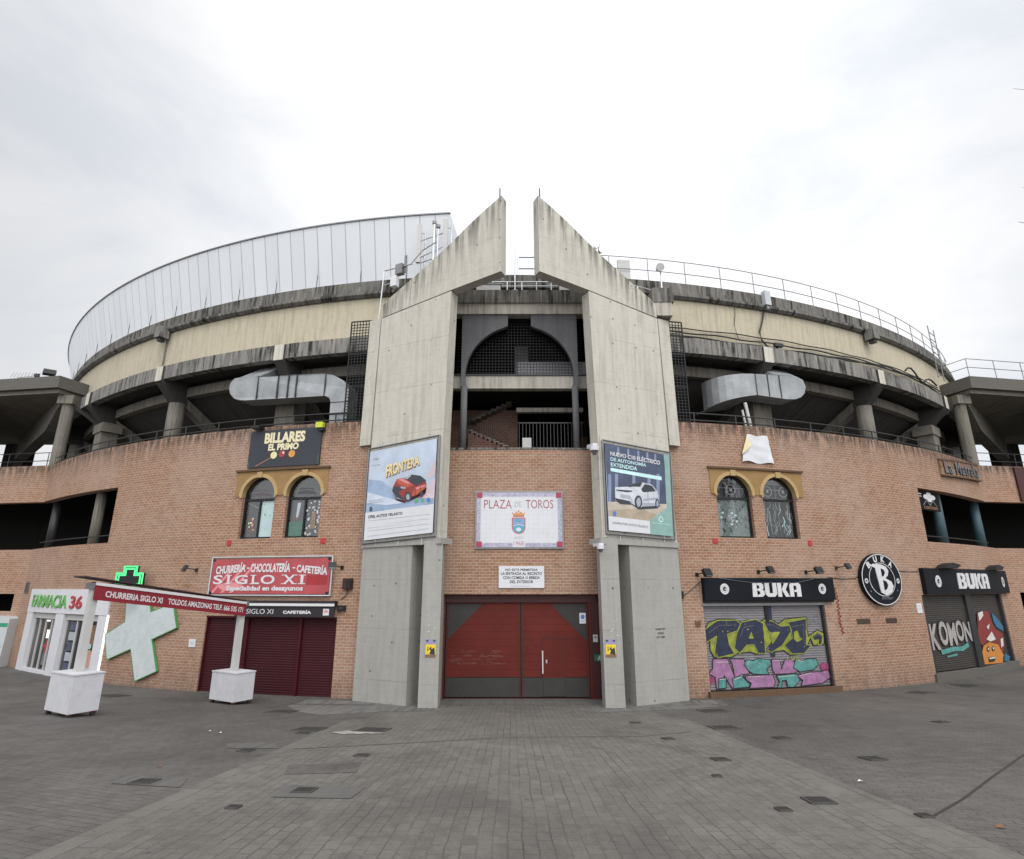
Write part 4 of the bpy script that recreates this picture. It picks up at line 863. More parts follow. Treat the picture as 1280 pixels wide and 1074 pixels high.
# twin arched windows under ochre surrounds
def arched(x0, x1, w1, w2, side):
    mb = MB(on_ring); zs, rr = 6.36, (w1[1] - w1[0]) / 2; r2 = (w2[1] - w2[0]) / 2
    c1, c2 = (w1[0] + w1[1]) / 2, (w2[0] + w2[1]) / 2
    for (a, b, c, r) in ((x0, (w1[1] + w2[0]) / 2, c1, rr), ((w1[1] + w2[0]) / 2, x1, c2, r2)):
        mb.prism([(a, zs), (a, 7.24), (b, 7.24), (b, zs)] + arc(c, zs, r, 0, 180, 20), -0.15, 0.035, 'ochre render', None, 'ochre moulding')
        for i in range(20):                          # moulding round the arch
            t0, t1 = math.pi * i / 20, math.pi * (i + 1) / 20
            mb.prism([(c + (r + o) * math.cos(t), zs + (r + o) * math.sin(t)) for o, t in ((0.0, t0), (0.12, t0), (0.12, t1), (0.0, t1))], 0.03, 0.06, 'ochre moulding')
        mb.prism([(c - 0.09, 7.0), (c + 0.09, 7.0), (c + 0.11, 7.2), (c - 0.11, 7.2)], 0.03, 0.09, 'ochre moulding')
    mb.box(x0 - 0.06, x1 + 0.06, 7.24, 7.31, -0.02, 0.10, 'brown coping')
    for x in (w1[0] - 0.07, w1[1], w2[0] - 0.06, w2[1]): mb.box(x, x + 0.07, zs - 0.06, zs + 0.003, -0.1, 0.075, 'ochre moulding')
    o = BR.part('arch_surround', mb)
    for x in (x0 - 0.1, x1 - 0.08):
        mb = MB(on_ring); mb.box(x, x + 0.17, 4.68, 4.86, 0.0, 0.02, 'red tile'); BR.part('tile', mb)
    for i, (a, b) in enumerate((w1, w2)):
        mb = MB(on_ring)
        for q in ((a, a + 0.06, 4.89, 7.0), (b - 0.06, b, 4.89, 7.0), (a, b, 6.2, 6.28), (a, b, 4.89, 4.95)) + (((((a + b) / 2 - 0.03), (a + b) / 2 + 0.03, 4.95, 6.2),) if side < 0 else ()): mb.box(*q, -0.2, -0.13, 'black metal')
        wo = BR.part('window', mb)
        mb = MB(on_ring); mb.box(a, b, 4.9, 7.02, -0.23, -0.205, 'glass dark' if side < 0 else 'glass dark')
        c = (a + b) / 2; D = -0.2
        if side > 0: mb.box(a + 0.06, b - 0.06, 4.95, 6.2, -0.205, -0.195, 'glass frosted' if i == 0 else 'dim interior')
        random.seed(11 + i + (5 if side > 0 else 0))
        if side < 0 and i == 0:
            mb.box(c + 0.03, b - 0.06, 4.96, 6.2, -0.205, -0.192, 'sheet pale'); mb.disc(c + 0.2, 5.72, 0.03, 0.03, -0.19, 'print black'); mb.disc(c + 0.4, 5.7, 0.02, 0.02, -0.19, 'print black'); mb.disc(c + 0.12, 6.08, 0.015, 0.015, -0.19, 'print black')
            mb.ribbon([(c + 0.1, 5.3), (c + 0.3, 5.22), (c + 0.45, 5.32)], 0.01, -0.19, 'print grey')
            for k in range(16): mb.disc(c - 0.32 + random.uniform(-0.16, 0.16), 5.38 + random.uniform(-0.22, 0.3), 0.03, 0.034, -0.199 + 0.0004 * k, random.choice(['ball yellow', 'ball red', 'ball orange', 'letter cream', 'ball red']))
            mb.ribbon([(a + 0.12, 6.15), (c - 0.08, 5.95)], 0.03, -0.199, 'letter grey')
        elif side < 0:
            mb.box(a + 0.06, c - 0.03, 4.96, 5.45, -0.205, -0.198, 'baize green'); mb.poly([(c - 0.35, 5.6), (c - 0.26, 5.6), (c - 0.2, 6.1), (c - 0.33, 6.1)], -0.197, 'print grey'); mb.disc(c - 0.3, 5.55, 0.03, 0.05, -0.196, 'ball red')
            for k in range(60):
                x = random.uniform(c + 0.06, b - 0.12); z = random.uniform(5.0, 6.15)
                if 5.3 < z < 5.75 and abs(x - (c + b) / 2) < 0.12: continue
                mb.box(x - 0.03, x + 0.03, z - 0.03, z + 0.03, -0.2, -0.197 + 0.0002 * k, random.choice(['letter white', 'print black', 'off white']))
            mb.poly([(c + 0.22, 5.2), (c + 0.42, 5.2), (c + 0.4, 5.75), (c + 0.26, 5.75)], -0.183, 'wood brown')
        elif i == 0:
            for k in range(70):
                x = random.uniform(a + 0.1, b - 0.1); z = random.uniform(4.98, 6.1); mb.ribbon([(x, z), (x + random.uniform(-0.08, 0.08), z + 0.08), (x + random.uniform(-0.15, 0.15), z + 0.14)], 0.012, -0.193 + 0.0001 * k, 'dim interior')
            for k in range(30): mb.disc(c + random.gauss(-0.1, 0.15), 5.55 + random.gauss(0, 0.12), 0.05, 0.035, -0.19 + 0.0001 * k, 'letter grey' if k % 3 else 'sheet pale')
        else:
            for k in range(46):
                x = random.uniform(a + 0.1, b - 0.1); z = random.uniform(4.98, 5.9); t = random.uniform(-0.5, 0.5); mb.ribbon([(x, z), (x + t * 0.3, z + 0.18), (x + t * 0.2, z + 0.34)], random.uniform(0.012, 0.03), -0.194 + 0.0001 * k, random.choice(['letter grey', 'glass frosted', 'sheet pale', 'glass frosted']))
        if side > 0:
            for fx in ((c + 0.02,) if i == 0 else (c - 0.3, c + 0.36)):
                mb.box(fx - 0.3, fx + 0.3, 6.32, 6.78, -0.204, -0.2, 'dim interior'); mb.ringband(fx, 6.55, 0.16, 0.19, -0.198, 'letter grey'); mb.disc(fx, 6.55, 0.05, 0.05, -0.198, 'letter grey')
            mb.ribbon([(a + 0.1, 6.62), (b - 0.1, 6.6)], 0.015, -0.19, 'letter grey')
        else:
            mb.poly([(c - 0.4, 6.4), (c + 0.35, 6.38), (c + 0.2, 6.6), (c - 0.3, 6.62)], -0.2, 'awning dark' if i == 0 else 'dim interior'); mb.ribbon([(a + 0.15, 6.5), (c, 6.55), (b - 0.15, 6.45)], 0.015, -0.197, 'letter grey')
        BR.part('pane', mb, wo)
        mb = MB(on_ring); mb.P([(a + 0.03, 4.92, -0.165), (b - 0.03, 4.92, -0.165), (b - 0.03, 6.98, -0.165), (a + 0.03, 6.98, -0.165)], 'window glass'); BR.part('glass', mb, wo)
arched(-10.04, -6.43, (-9.74, -8.41), (-7.95, -6.63), -1)
arched(6.73, 10.45, (6.93, 8.28), (8.72, 10.10), 1)

# side openings: columns and sill rails
for x, mat in ((-18.56, 'loggia concrete'), (19.25, 'column teal'), (24.0, 'column teal'), (-23.4, 'dark steel')):
    mb = MB(); p = on_ring(x, 0, -0.5); mb.tube([(p[0], p[1], 4.8), (p[0], p[1], 7.2)], 0.2, mat, 16); BR.part('column', mb, smooth=True)
mb = MB()
for a, b in ((-23.8, -16.4), (16.85, 23.8)):
    for z in (5.25,):
        mb = MB(); mb.tube([on_ring(a + (b - a) * i / 10, z, -0.2) for i in range(11)], 0.022, 'dark steel', 6); BR.part('sill_rail', mb)
# annex roofs on both sides
for m, s, F0 in ((facL, -1, FL), (facR, 1, FR)):
    mb = MB()
    pts = [(-22.05, 25.6), (-36, 27.7), (-36, 36.5), (-28.2, 36.5), (-21.3, 27.8)] if s < 0 else [(22.35, 25.65), (36, 28.0), (36, 36.5), (28.4, 36.5), (21.7, 27.7)]
    o = [(x, -y) for x, y in pts]
    mapz = lambda x, y, z: (x, -y, z)
    mb.prism(o, 12.62, 13.22, 'annex edge', mapz)
    q = [(-22.15, 25.85), (-36, 27.95), (-36, 36.3), (-28.2, 36.3), (-21.55, 27.9)] if s < 0 else [(22.45, 25.9), (36, 28.25), (36, 36.3), (28.4, 36.3), (21.95, 27.8)]
    mb.prism([(x, -y) for x, y in q], 12.42, 12.62, 'loggia concrete', mapz)
    r_ = BR.part('annex_roof', mb)
    mb = MB()
    c = m(s * 0.0 + s * 0.18, 0, -0.35)
    mb.tube([(c[0], c[1], 8.6), (c[0], c[1], 12.0)], 0.27, 'loggia concrete', 20); mb.rbox((c[0], c[1], 12.2), (0.72, 0.72, 0.44), 0.1, 'loggia concrete')
    BR.part('annex_column', mb)
    c2 = m(s * 5.3, 0, -0.35); mb = MB(); mb.tube([(c2[0], c2[1], 8.6), (c2[0], c2[1], 12.0)], 0.27, 'loggia concrete', 20); mb.rbox((c2[0], c2[1], 12.2), (0.72, 0.72, 0.44), 0.1, 'loggia concrete'); BR.part('annex_column', mb)
    # haunched beams running back from the columns
    for cc, e in ((c, (s * 31.0, 34.5)), (c2, (s * 35.0, 35.5))):
        dx, dy = e[0] - cc[0], e[1] - cc[1]; L = math.hypot(dx, dy)
        mm = lambda x, z, d, cc=cc, dx=dx, dy=dy, L=L: (cc[0] + dx / L * x - dy / L * d, cc[1] + dy / L * x + dx / L * d, z)
        mb = MB(mm); mb.prism([(0, 12.42), (0, 12.05), (0.9, 12.0), (3.2, 11.2), (L, 11.0), (L, 12.42)], -0.28, 0.28, 'loggia concrete'); BR.part('annex_beam', mb)
    for px, py, ww in ((s * 31.2, 35.0, 0.8), (s * 33.3, 36.4, 0.75), (s * 28.6, 35.6, 1.6), (s * 35.0, 35.5, 0.7)):
        mb = MB(); mb.rbox((px, py, 10.5), (ww, 0.6, 4.2), 0.3 * s, 'shaded concrete'); BR.part('annex_column', mb)
    a = math.radians(s * 38)
    mb = MB(); pA = (CX + 33.3 * math.sin(a), CY - 33.3 * math.cos(a)); pB = (c[0], c[1])
    mb.tube([(pA[0], pA[1], 10.9), ((pA[0] + pB[0]) / 2, (pA[1] + pB[1]) / 2, 11.6), (pB[0], pB[1], 12.2)], 0.2, 'shaded concrete', 6); BR.part('annex_beam', mb)
# ------------------------------------------------------------------ posters on the pylons
def stays(mb, q, s):
    for i in range(3):
        x = q[0][0] + (q[1][0] - q[0][0]) * (i + 0.5) / 3
        for z, dz in ((max(q[0][1], q[1][1]) - 0.05, 0.22), (min(q[2][1], q[3][1]), -0.2)): mb.box(x - 0.012, x + 0.012, min(z, z + dz), max(z, z + dz), 0.05, 0.07, 'bright steel')
def poster(m, G, label, cx):
    q = G['quad']
    xs = [p[0] for p in q]; zs = [p[1] for p in q]
    p0 = m((min(xs) + max(xs)) / 2, min(zs), 0.1)
    T = Thing('billboard', label, 'billboard', p0, 'car posters on the entrance fins')
    mb = MB(m)
    fr = [(q[3][0] - 0.07, q[3][1] - 0.10), (q[2][0] + 0.09, q[2][1] - 0.10), (q[1][0] + 0.09, q[1][1] + 0.1), (q[0][0] - 0.07, q[0][1] + 0.1)]
    n = 4
    for i in range(n):
        a, b = fr[i], fr[(i + 1) % n]; pa, pb = m(a[0], a[1], 0.08), m(b[0], b[1], 0.08); mb.tube([pa, pb], 0.03, 'grey steel', 8)
    stays(mb, q, 1)
    T.part('frame', mb)
    mb = MB(m); mb.prism([q[3], q[2], q[1], q[0]], 0.05, 0.09, 'poster sky', None, 'dark steel')
    return T, mb
G = DATA['poster1']; D = 0.0925
T, mb = poster(PYL, G, 'printed billboard of a small red car on blue, on the left concrete fin', -1)
def lay(mb, polys, d, mat):
    for i, p in enumerate(polys): mb.poly(p, d + 0.0003 * i, mat)
lay(mb, G['blue'], D, 'poster blue'); lay(mb, G['pale'], D + .002, 'poster pale'); lay(mb, G['pink'], D + .003, 'poster pink'); lay(mb, G['white'], D + .004, 'paper white')
lay(mb, G['shadow'], D + .006, 'poster shade'); lay(mb, G['red'], D + .008, 'car red'); lay(mb, G['orange'], D + .010, 'car orange'); lay(mb, G['deep'], D + .0108, 'gate dark red'); lay(mb, G['shine'], D + .0108, 'banner pink'); lay(mb, G['line'], D + .0112, 'gate dark red'); lay(mb, G['dark'], D + .012, 'car dark'); lay(mb, G['light'], D + .014, 'car silver')
lay(mb, G['green'], D + .008, 'poster green'); lay(mb, G['bluei'], D + .008, 'poster icon blue'); lay(mb, G['grey'], D + .010, 'print grey')
q = G['t_front']; mb.textquad('FRONTERA', [(x + 0.02, z - 0.03) for x, z in q], D + .008, 'frontera brown', bold=0.07); mb.textquad('FRONTERA', q, D + .012, 'frontera cream', bold=0.035)
mb.textquad('8', G['t_8'], D + .012, 'print black', bold=0.02); mb.textquad('OPEL AUTOS VELASCO', G['t_vel'], D + .012, 'print black', bold=0.02)
T.part('poster', mb)
G = DATA['poster2']
T, mb = poster(PYR, G, 'printed billboard of a white car on navy and mint green, on the right concrete fin', 1)
lay(mb, G['dark'], D, 'night blue'); lay(mb, G['stripe'], D + .002, 'night stripe'); lay(mb, G['beige'], D + .005, 'poster beige'); lay(mb, G['sand'], D + .006, 'poster sand'); lay(mb, G['teal'], D + .007, 'poster teal'); lay(mb, G['white'], D + .008, 'paper white')
lay(mb, G['bar'], D + .008, 'poster mint'); lay(mb, G['shadow'], D + .008, 'car dark'); lay(mb, G['body'], D + .010, 'car white'); lay(mb, G['low'], D + .0108, 'car silver'); lay(mb, G['seam'], D + .0114, 'letter grey'); lay(mb, G['glass'], D + .012, 'car dark'); lay(mb, G['rim'], D + .015, 'car silver'); lay(mb, G['hi'], D + .013, 'car silver'); lay(mb, G['blue'], D + .010, 'poster icon blue')
c = [sum(p[i] for p in G['ring'][0]) / len(G['ring'][0]) for i in (0, 1)]; mb.ringband(c[0], c[1], 0.06, 0.09, D + .010, 'poster mint')
mb.textquad('NUEVO C10 ELÉCTRICO', G['t1'], D + .011, 'paper white', bold=0.03); mb.textquad('DE AUTONOMÍA', G['t2'], D + .011, 'poster mint', bold=0.02); mb.textquad('EXTENDIDA', G['t3'], D + .011, 'poster mint', bold=0.02)
mb.textquad('LEAPMOTOR AUTOS VELASCO', G['t4'], D + .011, 'print black', bold=0.0); mb.textquad('LEAPMOTOR', G['t6'], D + .012, 'poster mint', bold=0.0)
T.part('poster', mb)

# ------------------------------------------------------------------ signs over the gate
pf = flat(X0, 18.34, 1, 0)
T = Thing('tile_panel', 'white glazed tile panel with a coat of arms and crimson lettering over the red gate', 'tile sign', pf(0, 4.5, 0))
x0, x1, z0, z1 = -1.42, 1.35, 4.52, 6.28
mb = MB(pf); mb.box(x0 - 0.05, x1 + 0.05, z0 - 0.05, z1 + 0.05, 0, 0.03, 'grey steel'); T.part('frame', mb)
mb = MB(pf); mb.box(x0, x1, z0, z1, 0.03, 0.04, 'tile white')
for q in ((x0, x1, z0, z0 + 0.13), (x0, x1, z1 - 0.13, z1), (x0, x0 + 0.13, z0 + 0.13, z1 - 0.13), (x1 - 0.13, x1, z0 + 0.13, z1 - 0.13)): mb.box(*q, 0.04, 0.043, 'tile border')
for a in (x0, x1 - 0.18):
    for b in (z0, z1 - 0.18): mb.box(a, a + 0.18, b, b + 0.18, 0.043, 0.046, 'tile crimson')
for i in range(1, 18): mb.box(x0 + i * (x1 - x0) / 18 - 0.003, x0 + i * (x1 - x0) / 18 + 0.003, z0 + 0.13, z1 - 0.13, 0.04, 0.0412, 'tile joint')
for i in range(1, 12): mb.box(x0 + 0.13, x1 - 0.13, z0 + i * (z1 - z0) / 12 - 0.003, z0 + i * (z1 - z0) / 12 + 0.003, 0.04, 0.0416, 'tile joint')
zt = z1 - 0.52
mb.text('PLAZA', x0 + 0.24, x0 + 1.14, zt, zt + 0.28, 0.045, 'tile text', -0.006); mb.text('DE', x0 + 1.25, x0 + 1.46, zt + 0.05, zt + 0.22, 0.045, 'print grey', -0.008); mb.text('TOROS', x0 + 1.6, x0 + 2.5, zt, zt + 0.28, 0.045, 'tile text', -0.006)
cx = (x0 + x1) / 2 - 0.02
mb.text('AÑO', cx - 0.14, cx + 0.14, z0 + 0.25, z0 + 0.36, 0.045, 'print grey', -0.008); mb.box(cx - 0.2, cx + 0.2, z0, z0 + 0.21, 0.043, 0.0445, 'tile white'); mb.text('1968', cx - 0.16, cx + 0.16, z0 + 0.05, z0 + 0.19, 0.046, 'tile text', -0.008)
T.part('tiles', mb)
mb = MB(pf); zb = z0 + 0.44
mb.prism([(cx - 0.22, zb + 0.5), (cx - 0.22, zb + 0.2)] + arc(cx, zb + 0.2, 0.22, 180, 360, 14) + [(cx + 0.22, zb + 0.5)], 0.045, 0.048, 'crest red')
mb.prism([(cx - 0.19, zb + 0.47), (cx - 0.19, zb + 0.2)] + arc(cx, zb + 0.2, 0.19, 180, 360, 14) + [(cx + 0.19, zb + 0.47)], 0.048, 0.050, 'crest teal')
mb.box(cx - 0.19, cx + 0.19, zb + 0.28, zb + 0.47, 0.050, 0.052, 'crest blue'); mb.disc(cx, zb + 0.4, 0.08, 0.05, 0.053, 'crest teal'); mb.disc(cx, zb + 0.12, 0.08, 0.06, 0.053, 'tile white'); mb.ribbon([(cx - 0.17, zb + 0.24), (cx, zb + 0.28), (cx + 0.17, zb + 0.24)], 0.02, 0.054, 'tile white')
mb.poly([(cx - 0.17, zb + 0.53), (cx + 0.17, zb + 0.53), (cx + 0.21, zb + 0.68), (cx + 0.13, zb + 0.62), (cx + 0.09, zb + 0.7), (cx, zb + 0.64), (cx - 0.09, zb + 0.7), (cx - 0.13, zb + 0.62), (cx - 0.21, zb + 0.68)], 0.049, 'crest orange'); mb.disc(cx, zb + 0.71, 0.03, 0.03, 0.05, 'crest orange')
mb.ribbon([(cx - 0.17, zb + 0.55), (cx + 0.17, zb + 0.55)], 0.03, 0.052, 'crest red')
T.part('coat_of_arms', mb)

T = Thing('notice_sign', 'small white notice with four lines of black capitals, over the gate', 'notice', pf(0.03, 3.27, 0))
mb = MB(pf); mb.box(-0.69, 0.75, 3.26, 3.93, 0, 0.03, 'paper white', None); T.part('board', mb)
mb = MB(pf)
for i, (s, ww) in enumerate((('NO ESTÁ PERMITIDA', 1.02), ('LA ENTRADA AL RECINTO', 1.3), ('CON COMIDA O BEBIDA', 1.16), ('DEL EXTERIOR', 0.74))):
    mb.text(s, 0.03 - ww / 2, 0.03 + ww / 2, 3.78 - i * 0.125 - (0.0), 3.87 - i * 0.125, 0.034, 'print black', 0.02)
T.part('lettering', mb)
mb = MB(pf); mb.text('AYUNTAMIENTO', -0.28, 0.34, 3.30, 3.335, 0.034, 'print grey', 0.0); T.part('small_print', mb)

# ------------------------------------------------------------------ signs on the brick wall
def ring_thing(name, label, cat, x, z, d=0.05, group=None): return Thing(name, label, cat, on_ring(x, z, d), group)
T = ring_thing('wall_sign', 'dark billiard hall sign with three balls and a cue, above the left arched windows', 'sign', -8.2, 7.37)
mb = MB(on_ring); mb.box(-9.66, -6.80, 7.37, 8.72, 0.02, 0.07, 'bill navy'); mb.poly([(-9.65, 7.38), (-6.81, 7.38), (-6.81, 7.72), (-8.2, 7.8), (-9.65, 7.6)], 0.0725, 'bill green'); T.part('board', mb)
mb = MB(on_ring); mb.text('BILLARES', -9.05, -7.42, 8.22, 8.62, 0.078, 'letter cream', 0.05); mb.text('EL PRIMO', -8.86, -7.64, 7.95, 8.2, 0.078, 'letter cream', 0.05); T.part('lettering', mb)
mb = MB(on_ring)
mb.ribbon([(-9.3, 7.42), (-8.62, 7.74)], 0.03, 0.075, 'cue wood'); T.part('cue', mb); mb = MB(on_ring)
for x, z, c in ((-8.6, 7.78, 'ball yellow'), (-8.27, 7.82, 'ball red'), (-7.88, 7.8, 'ball orange')): mb.disc(x, z, 0.13, 0.13, 0.078, c)
mb.disc(-8.22, 7.85, 0.04, 0.04, 0.080, 'letter cream'); mb.disc(-8.56, 7.82, 0.03, 0.03, 0.080, 'letter white')
T.part('picture', mb)
solo('lamp_fitting', (lambda m: (m.box(-6.98, -6.72, 8.66, 8.86, 0.06, 0.22, 'lamp yellow'), m.box(-6.86, -6.68, 8.55, 8.66, 0.05, 0.2, 'black metal'), m)[-1])(MB(on_ring)), 'small yellow green lamp on the corner of the dark billiard sign', 'lamp', on_ring(-6.85, 8.6, 0.1))
solo('lamp_fitting', (lambda m: (m.box(-9.5, -9.14, 8.76, 8.86, 0.04, 0.34, 'black metal'), m.box(-9.46, -9.18, 8.755, 8.765, 0.08, 0.30, 'grey steel'), m)[-1])(MB(on_ring)), 'flat black lamp on the upper left corner of the billiard sign', 'lamp', on_ring(-9.3, 8.76, 0.1))

T = ring_thing('banner', 'faded red cafe banner on a pipe frame above the maroon shutters', 'banner', -8.2, 3.05)
x0, x1 = -10.58, -5.98
mb = MB(on_ring)
for z in (3.02, 4.26): mb.tube([on_ring(x0 + (x1 - x0) * i / 8, z, 0.08) for i in range(9)], 0.03, 'bright steel', 8)
for x in (x0, x1): mb.tube([on_ring(x, 3.02, 0.08), on_ring(x, 4.26, 0.08)], 0.03, 'bright steel', 8)
for x in (x0 + 0.1, x1 - 0.1):
    for z in (3.1, 4.18): mb.disc(x, z, 0.05, 0.05, 0.105, 'black metal')
T.part('frame', mb)
mb = MB(on_ring); mb.box(x0 + 0.05, x1 - 0.05, 3.07, 4.2, 0.07, 0.09, 'banner red'); mb.box(x1 - 0.85, x1 - 0.12, 3.36, 3.66, 0.09, 0.094, 'banner dark red')
for a in (0.1, 0.5, 0.85): mb.poly([(x0 + a, 3.1), (x0 + a + 0.12, 3.1), (x0 + a + 0.95, 4.0), (x0 + a + 0.83, 4.0)], 0.0925, 'banner pink')
mb.disc(x0 + 0.9, 3.3, 0.5, 0.14, 0.0915, 'banner pink')
T.part('cloth', mb)
mb = MB(on_ring)
L = x1 - x0
mb.text('CHURRERÍA', x0 + 0.22, x0 + 1.42, 0, 1, 0.097, 'letter white', 0.04, fn=lambda u, w: (x0 + 0.22 + 1.2 * u, 3.70 + 0.08 * u + w * 0.33))
mb.text('-', x0 + 1.47, x0 + 1.57, 3.88, 3.92, 0.097, 'letter white', 0.03)
mb.text('CHOCOLATERÍA', x0 + 1.62, x0 + 3.12, 3.76, 4.12, 0.097, 'letter white', 0.04); mb.text('-', x0 + 3.2, x0 + 3.3, 3.88, 3.92, 0.097, 'letter white', 0.03)
mb.text('CAFETERÍA', 0, 0, 0, 0, 0.097, 'letter white', 0.04, fn=lambda u, w: (x0 + 3.36 + 1.1 * u, 3.76 - 0.1 * u + w * 0.3))
F_ = lambda p: x0 + (p - 215) / 755 * L
for ch, p, q in (('S', 240, 305), ('I', 335, 352), ('G', 385, 470), ('L', 497, 545), ('O', 552, 640), ('X', 690, 765), ('I', 795, 812)):
    mb.text(ch, F_(p), F_(q), 3.38, 3.68, 0.099, 'letter white', 0.02)
    ends = {'I': ((p - 12, q + 12, 0), (p - 12, q + 12, 1)), 'L': ((p - 12, p + 26, 0), (p - 12, p + 26, 1)), 'X': ((p - 10, p + 22, 0), (q - 22, q + 10, 0), (p - 10, p + 22, 1), (q - 22, q + 10, 1))}.get(ch, ())
    for (u, v, k) in ends: mb.box(F_(u), F_(v), 3.38 + k * 0.275, 3.405 + k * 0.275, 0.096, 0.1005, 'letter white')
mb.text('Especialidad en desayunos', x0 + 0.75, x0 + 3.65, 3.13, 3.33, 0.098, 'letter white', 0.04)
T.part('lettering', mb)

def flood(name, label, x, z, yaw=0.0, s=1.0, arm=0.35, mat='black metal', group='floodlights on the brick wall', glass='grey steel', side=1):
    """lamp on a short arm: plate, arm, head, glass"""
    T = Thing(name, label, 'floodlight', on_ring(x, z, 0), group)
    m = lambda u, w, d: on_ring(x + u, z + w, d)
    mb = MB(m); mb.box(-0.05, 0.05, -0.06, 0.06, 0, 0.03, mat); T.part('wall_plate', mb)
    hx = 0.32 * side * arm
    mb = MB(); mb.tube([m(0, 0, 0.02), m(hx * 0.3, 0.03, arm * 0.5), m(hx, 0.05, arm)], 0.018, mat, 6); T.part('arm', mb)
    p = m(hx, 0.05, arm + 0.05); mb = MB(); mb.rbox(p, (0.28 * s, 0.1 * s, 0.22 * s), (x / R) + yaw, mat, -0.45); h = T.part('head', mb)
    c = (x / R) + yaw; n = Vector((math.sin(c), -math.cos(c), 0)); mb = MB(); e = Vector(p) + n * 0.048 * s + Vector((0, 0, -0.026 * s)); mb.rbox(tuple(e), (0.23 * s, 0.02, 0.17 * s), c, glass, -0.45); T.part('glass', mb, h)
    return T
flood('floodlight', 'grey floodlight on an arm left of the red cafe banner', -11.3, 3.86, -0.5, 1.0, 0.35, 'dark steel', side=-1)
flood('floodlight', 'black floodlight on an arm right of the red cafe banner', -5.66, 3.9, 0.5, 0.9, 0.4, side=-1)
flood('floodlight', 'black floodlight on the brick between the concrete fin and the first black sign', 5.95, 3.68, 0.3, 1.1, 0.4)
flood('floodlight', 'black floodlight above the white letters of the first black sign', 8.2, 3.78, 0.3, 1.0, 0.4)
flood('floodlight', 'black floodlight above the right half of the first black sign', 10.1, 3.78, 0.0, 1.0, 0.4)
flood('floodlight', 'grey floodlight on the brick between the first black sign and the round sign', 11.45, 3.93, 0.3, 0.9, 0.35, 'dark steel')

T = ring_thing('alarm_box', 'dark red alarm box on the brick beside the left concrete fin', 'alarm box', -5.39, 3.2)
mb = MB(on_ring); mb.box(-5.55, -5.24, 3.22, 3.56, 0, 0.14, 'gate dark red'); T.part('case', mb)
mb = MB(on_ring); mb.box(-5.42, -5.26, 3.26, 3.52, 0.14, 0.18, 'black metal'); mb.tube([on_ring(-5.4, 3.22, 0.05), on_ring(-5.42, 3.05, 0.03), on_ring(-5.5, 2.98, 0.02), on_ring(-5.6, 2.9, 0.02)], 0.012, 'cable black', 6); T.part('horn', mb)
solo('junction_box', (lambda m: (m.box(-5.68, -5.42, 2.56, 2.72, 0, 0.1, 'black metal'), m.box(-5.62, -5.5, 2.6, 2.68, 0.1, 0.12, 'dark steel'), m)[-1])(MB(on_ring)), 'small black box at the right end of the black wall awning', 'junction box', on_ring(-5.5, 2.56, 0.05))
solo('junction_box', (lambda m: (m.box(5.24, 5.40, 2.93, 3.16, 0, 0.1, 'black metal'), m.tube([on_ring(5.4, 3.0, 0.03), on_ring(5.7, 3.2, 0.02), on_ring(6.1, 3.5, 0.02)], 0.01, 'cable black', 5), m)[-1])(MB(on_ring)), 'small black box and cable on brick beside the right concrete fin', 'junction box', on_ring(5.3, 2.93, 0.05))
solo('wall_plate', (lambda m: (m.box(5.76, 5.93, 2.1, 2.26, 0, 0.05, 'wood brown'), m.box(5.79, 5.9, 2.13, 2.23, 0.05, 0.06, 'brown coping'), m)[-1])(MB(on_ring)), 'small brown box on the brick left of the graffiti shutter', 'box', on_ring(5.85, 2.1, 0.05))
solo('notice_sheet', (lambda m: (m.box(-11.17, -10.89, 1.35, 1.6, 0.0, 0.02, 'paper white'), m.box(-11.12, -10.94, 1.44, 1.46, 0.02, 0.021, 'print grey'), m.box(-11.12, -10.94, 1.5, 1.52, 0.02, 0.021, 'print grey'), m)[-1])(MB(on_ring)), 'white notice sheet on brick left of the maroon shutters', 'notice', on_ring(-11.03, 1.35, 0.02))
solo('notice_sheet', (lambda m: (m.box(15.28, 15.58, 2.36, 2.71, 0.0, 0.02, 'paper white'), m.box(15.33, 15.53, 2.5, 2.52, 0.02, 0.021, 'print grey'), m.box(15.33, 15.53, 2.6, 2.62, 0.02, 0.021, 'print grey'), m)[-1])(MB(on_ring)), 'white notice sheet left of the dark double shutters', 'notice', on_ring(15.43, 2.36, 0.02))

# black wall awning
T = ring_thing('wall_awning', 'closed black cafe awning with white trim fixed above the maroon shutters', 'awning', -7.4, 2.4)
mb = MB(on_ring); mb.box(-9.3, -5.72, 2.70, 2.86, 0.0, 0.22, 'awning black'); T.part('cassette', mb)
mb = MB(on_ring); mb.box(-9.3, -5.72, 2.36, 2.70, 0.17, 0.19, 'awning black'); v_ = T.part('valance', mb)
mb = MB(on_ring); mb.box(-9.3, -5.72, 2.70, 2.78, 0.22, 0.235, 'letter white'); T.part('trim', mb)
mb = MB(on_ring); mb.text('SIGLO XI', -8.85, -7.85, 2.45, 2.60, 0.195, 'letter white', 0.0); mb.text('CAFETERÍA', -7.5, -6.5, 2.46, 2.58, 0.195, 'letter white', 0.05); mb.box(-6.1, -5.9, 2.42, 2.62, 0.19, 0.194, 'letter white'); mb.box(-6.06, -5.94, 2.5, 2.58, 0.194, 0.197, 'banner pink'); T.part('lettering', mb, v_)

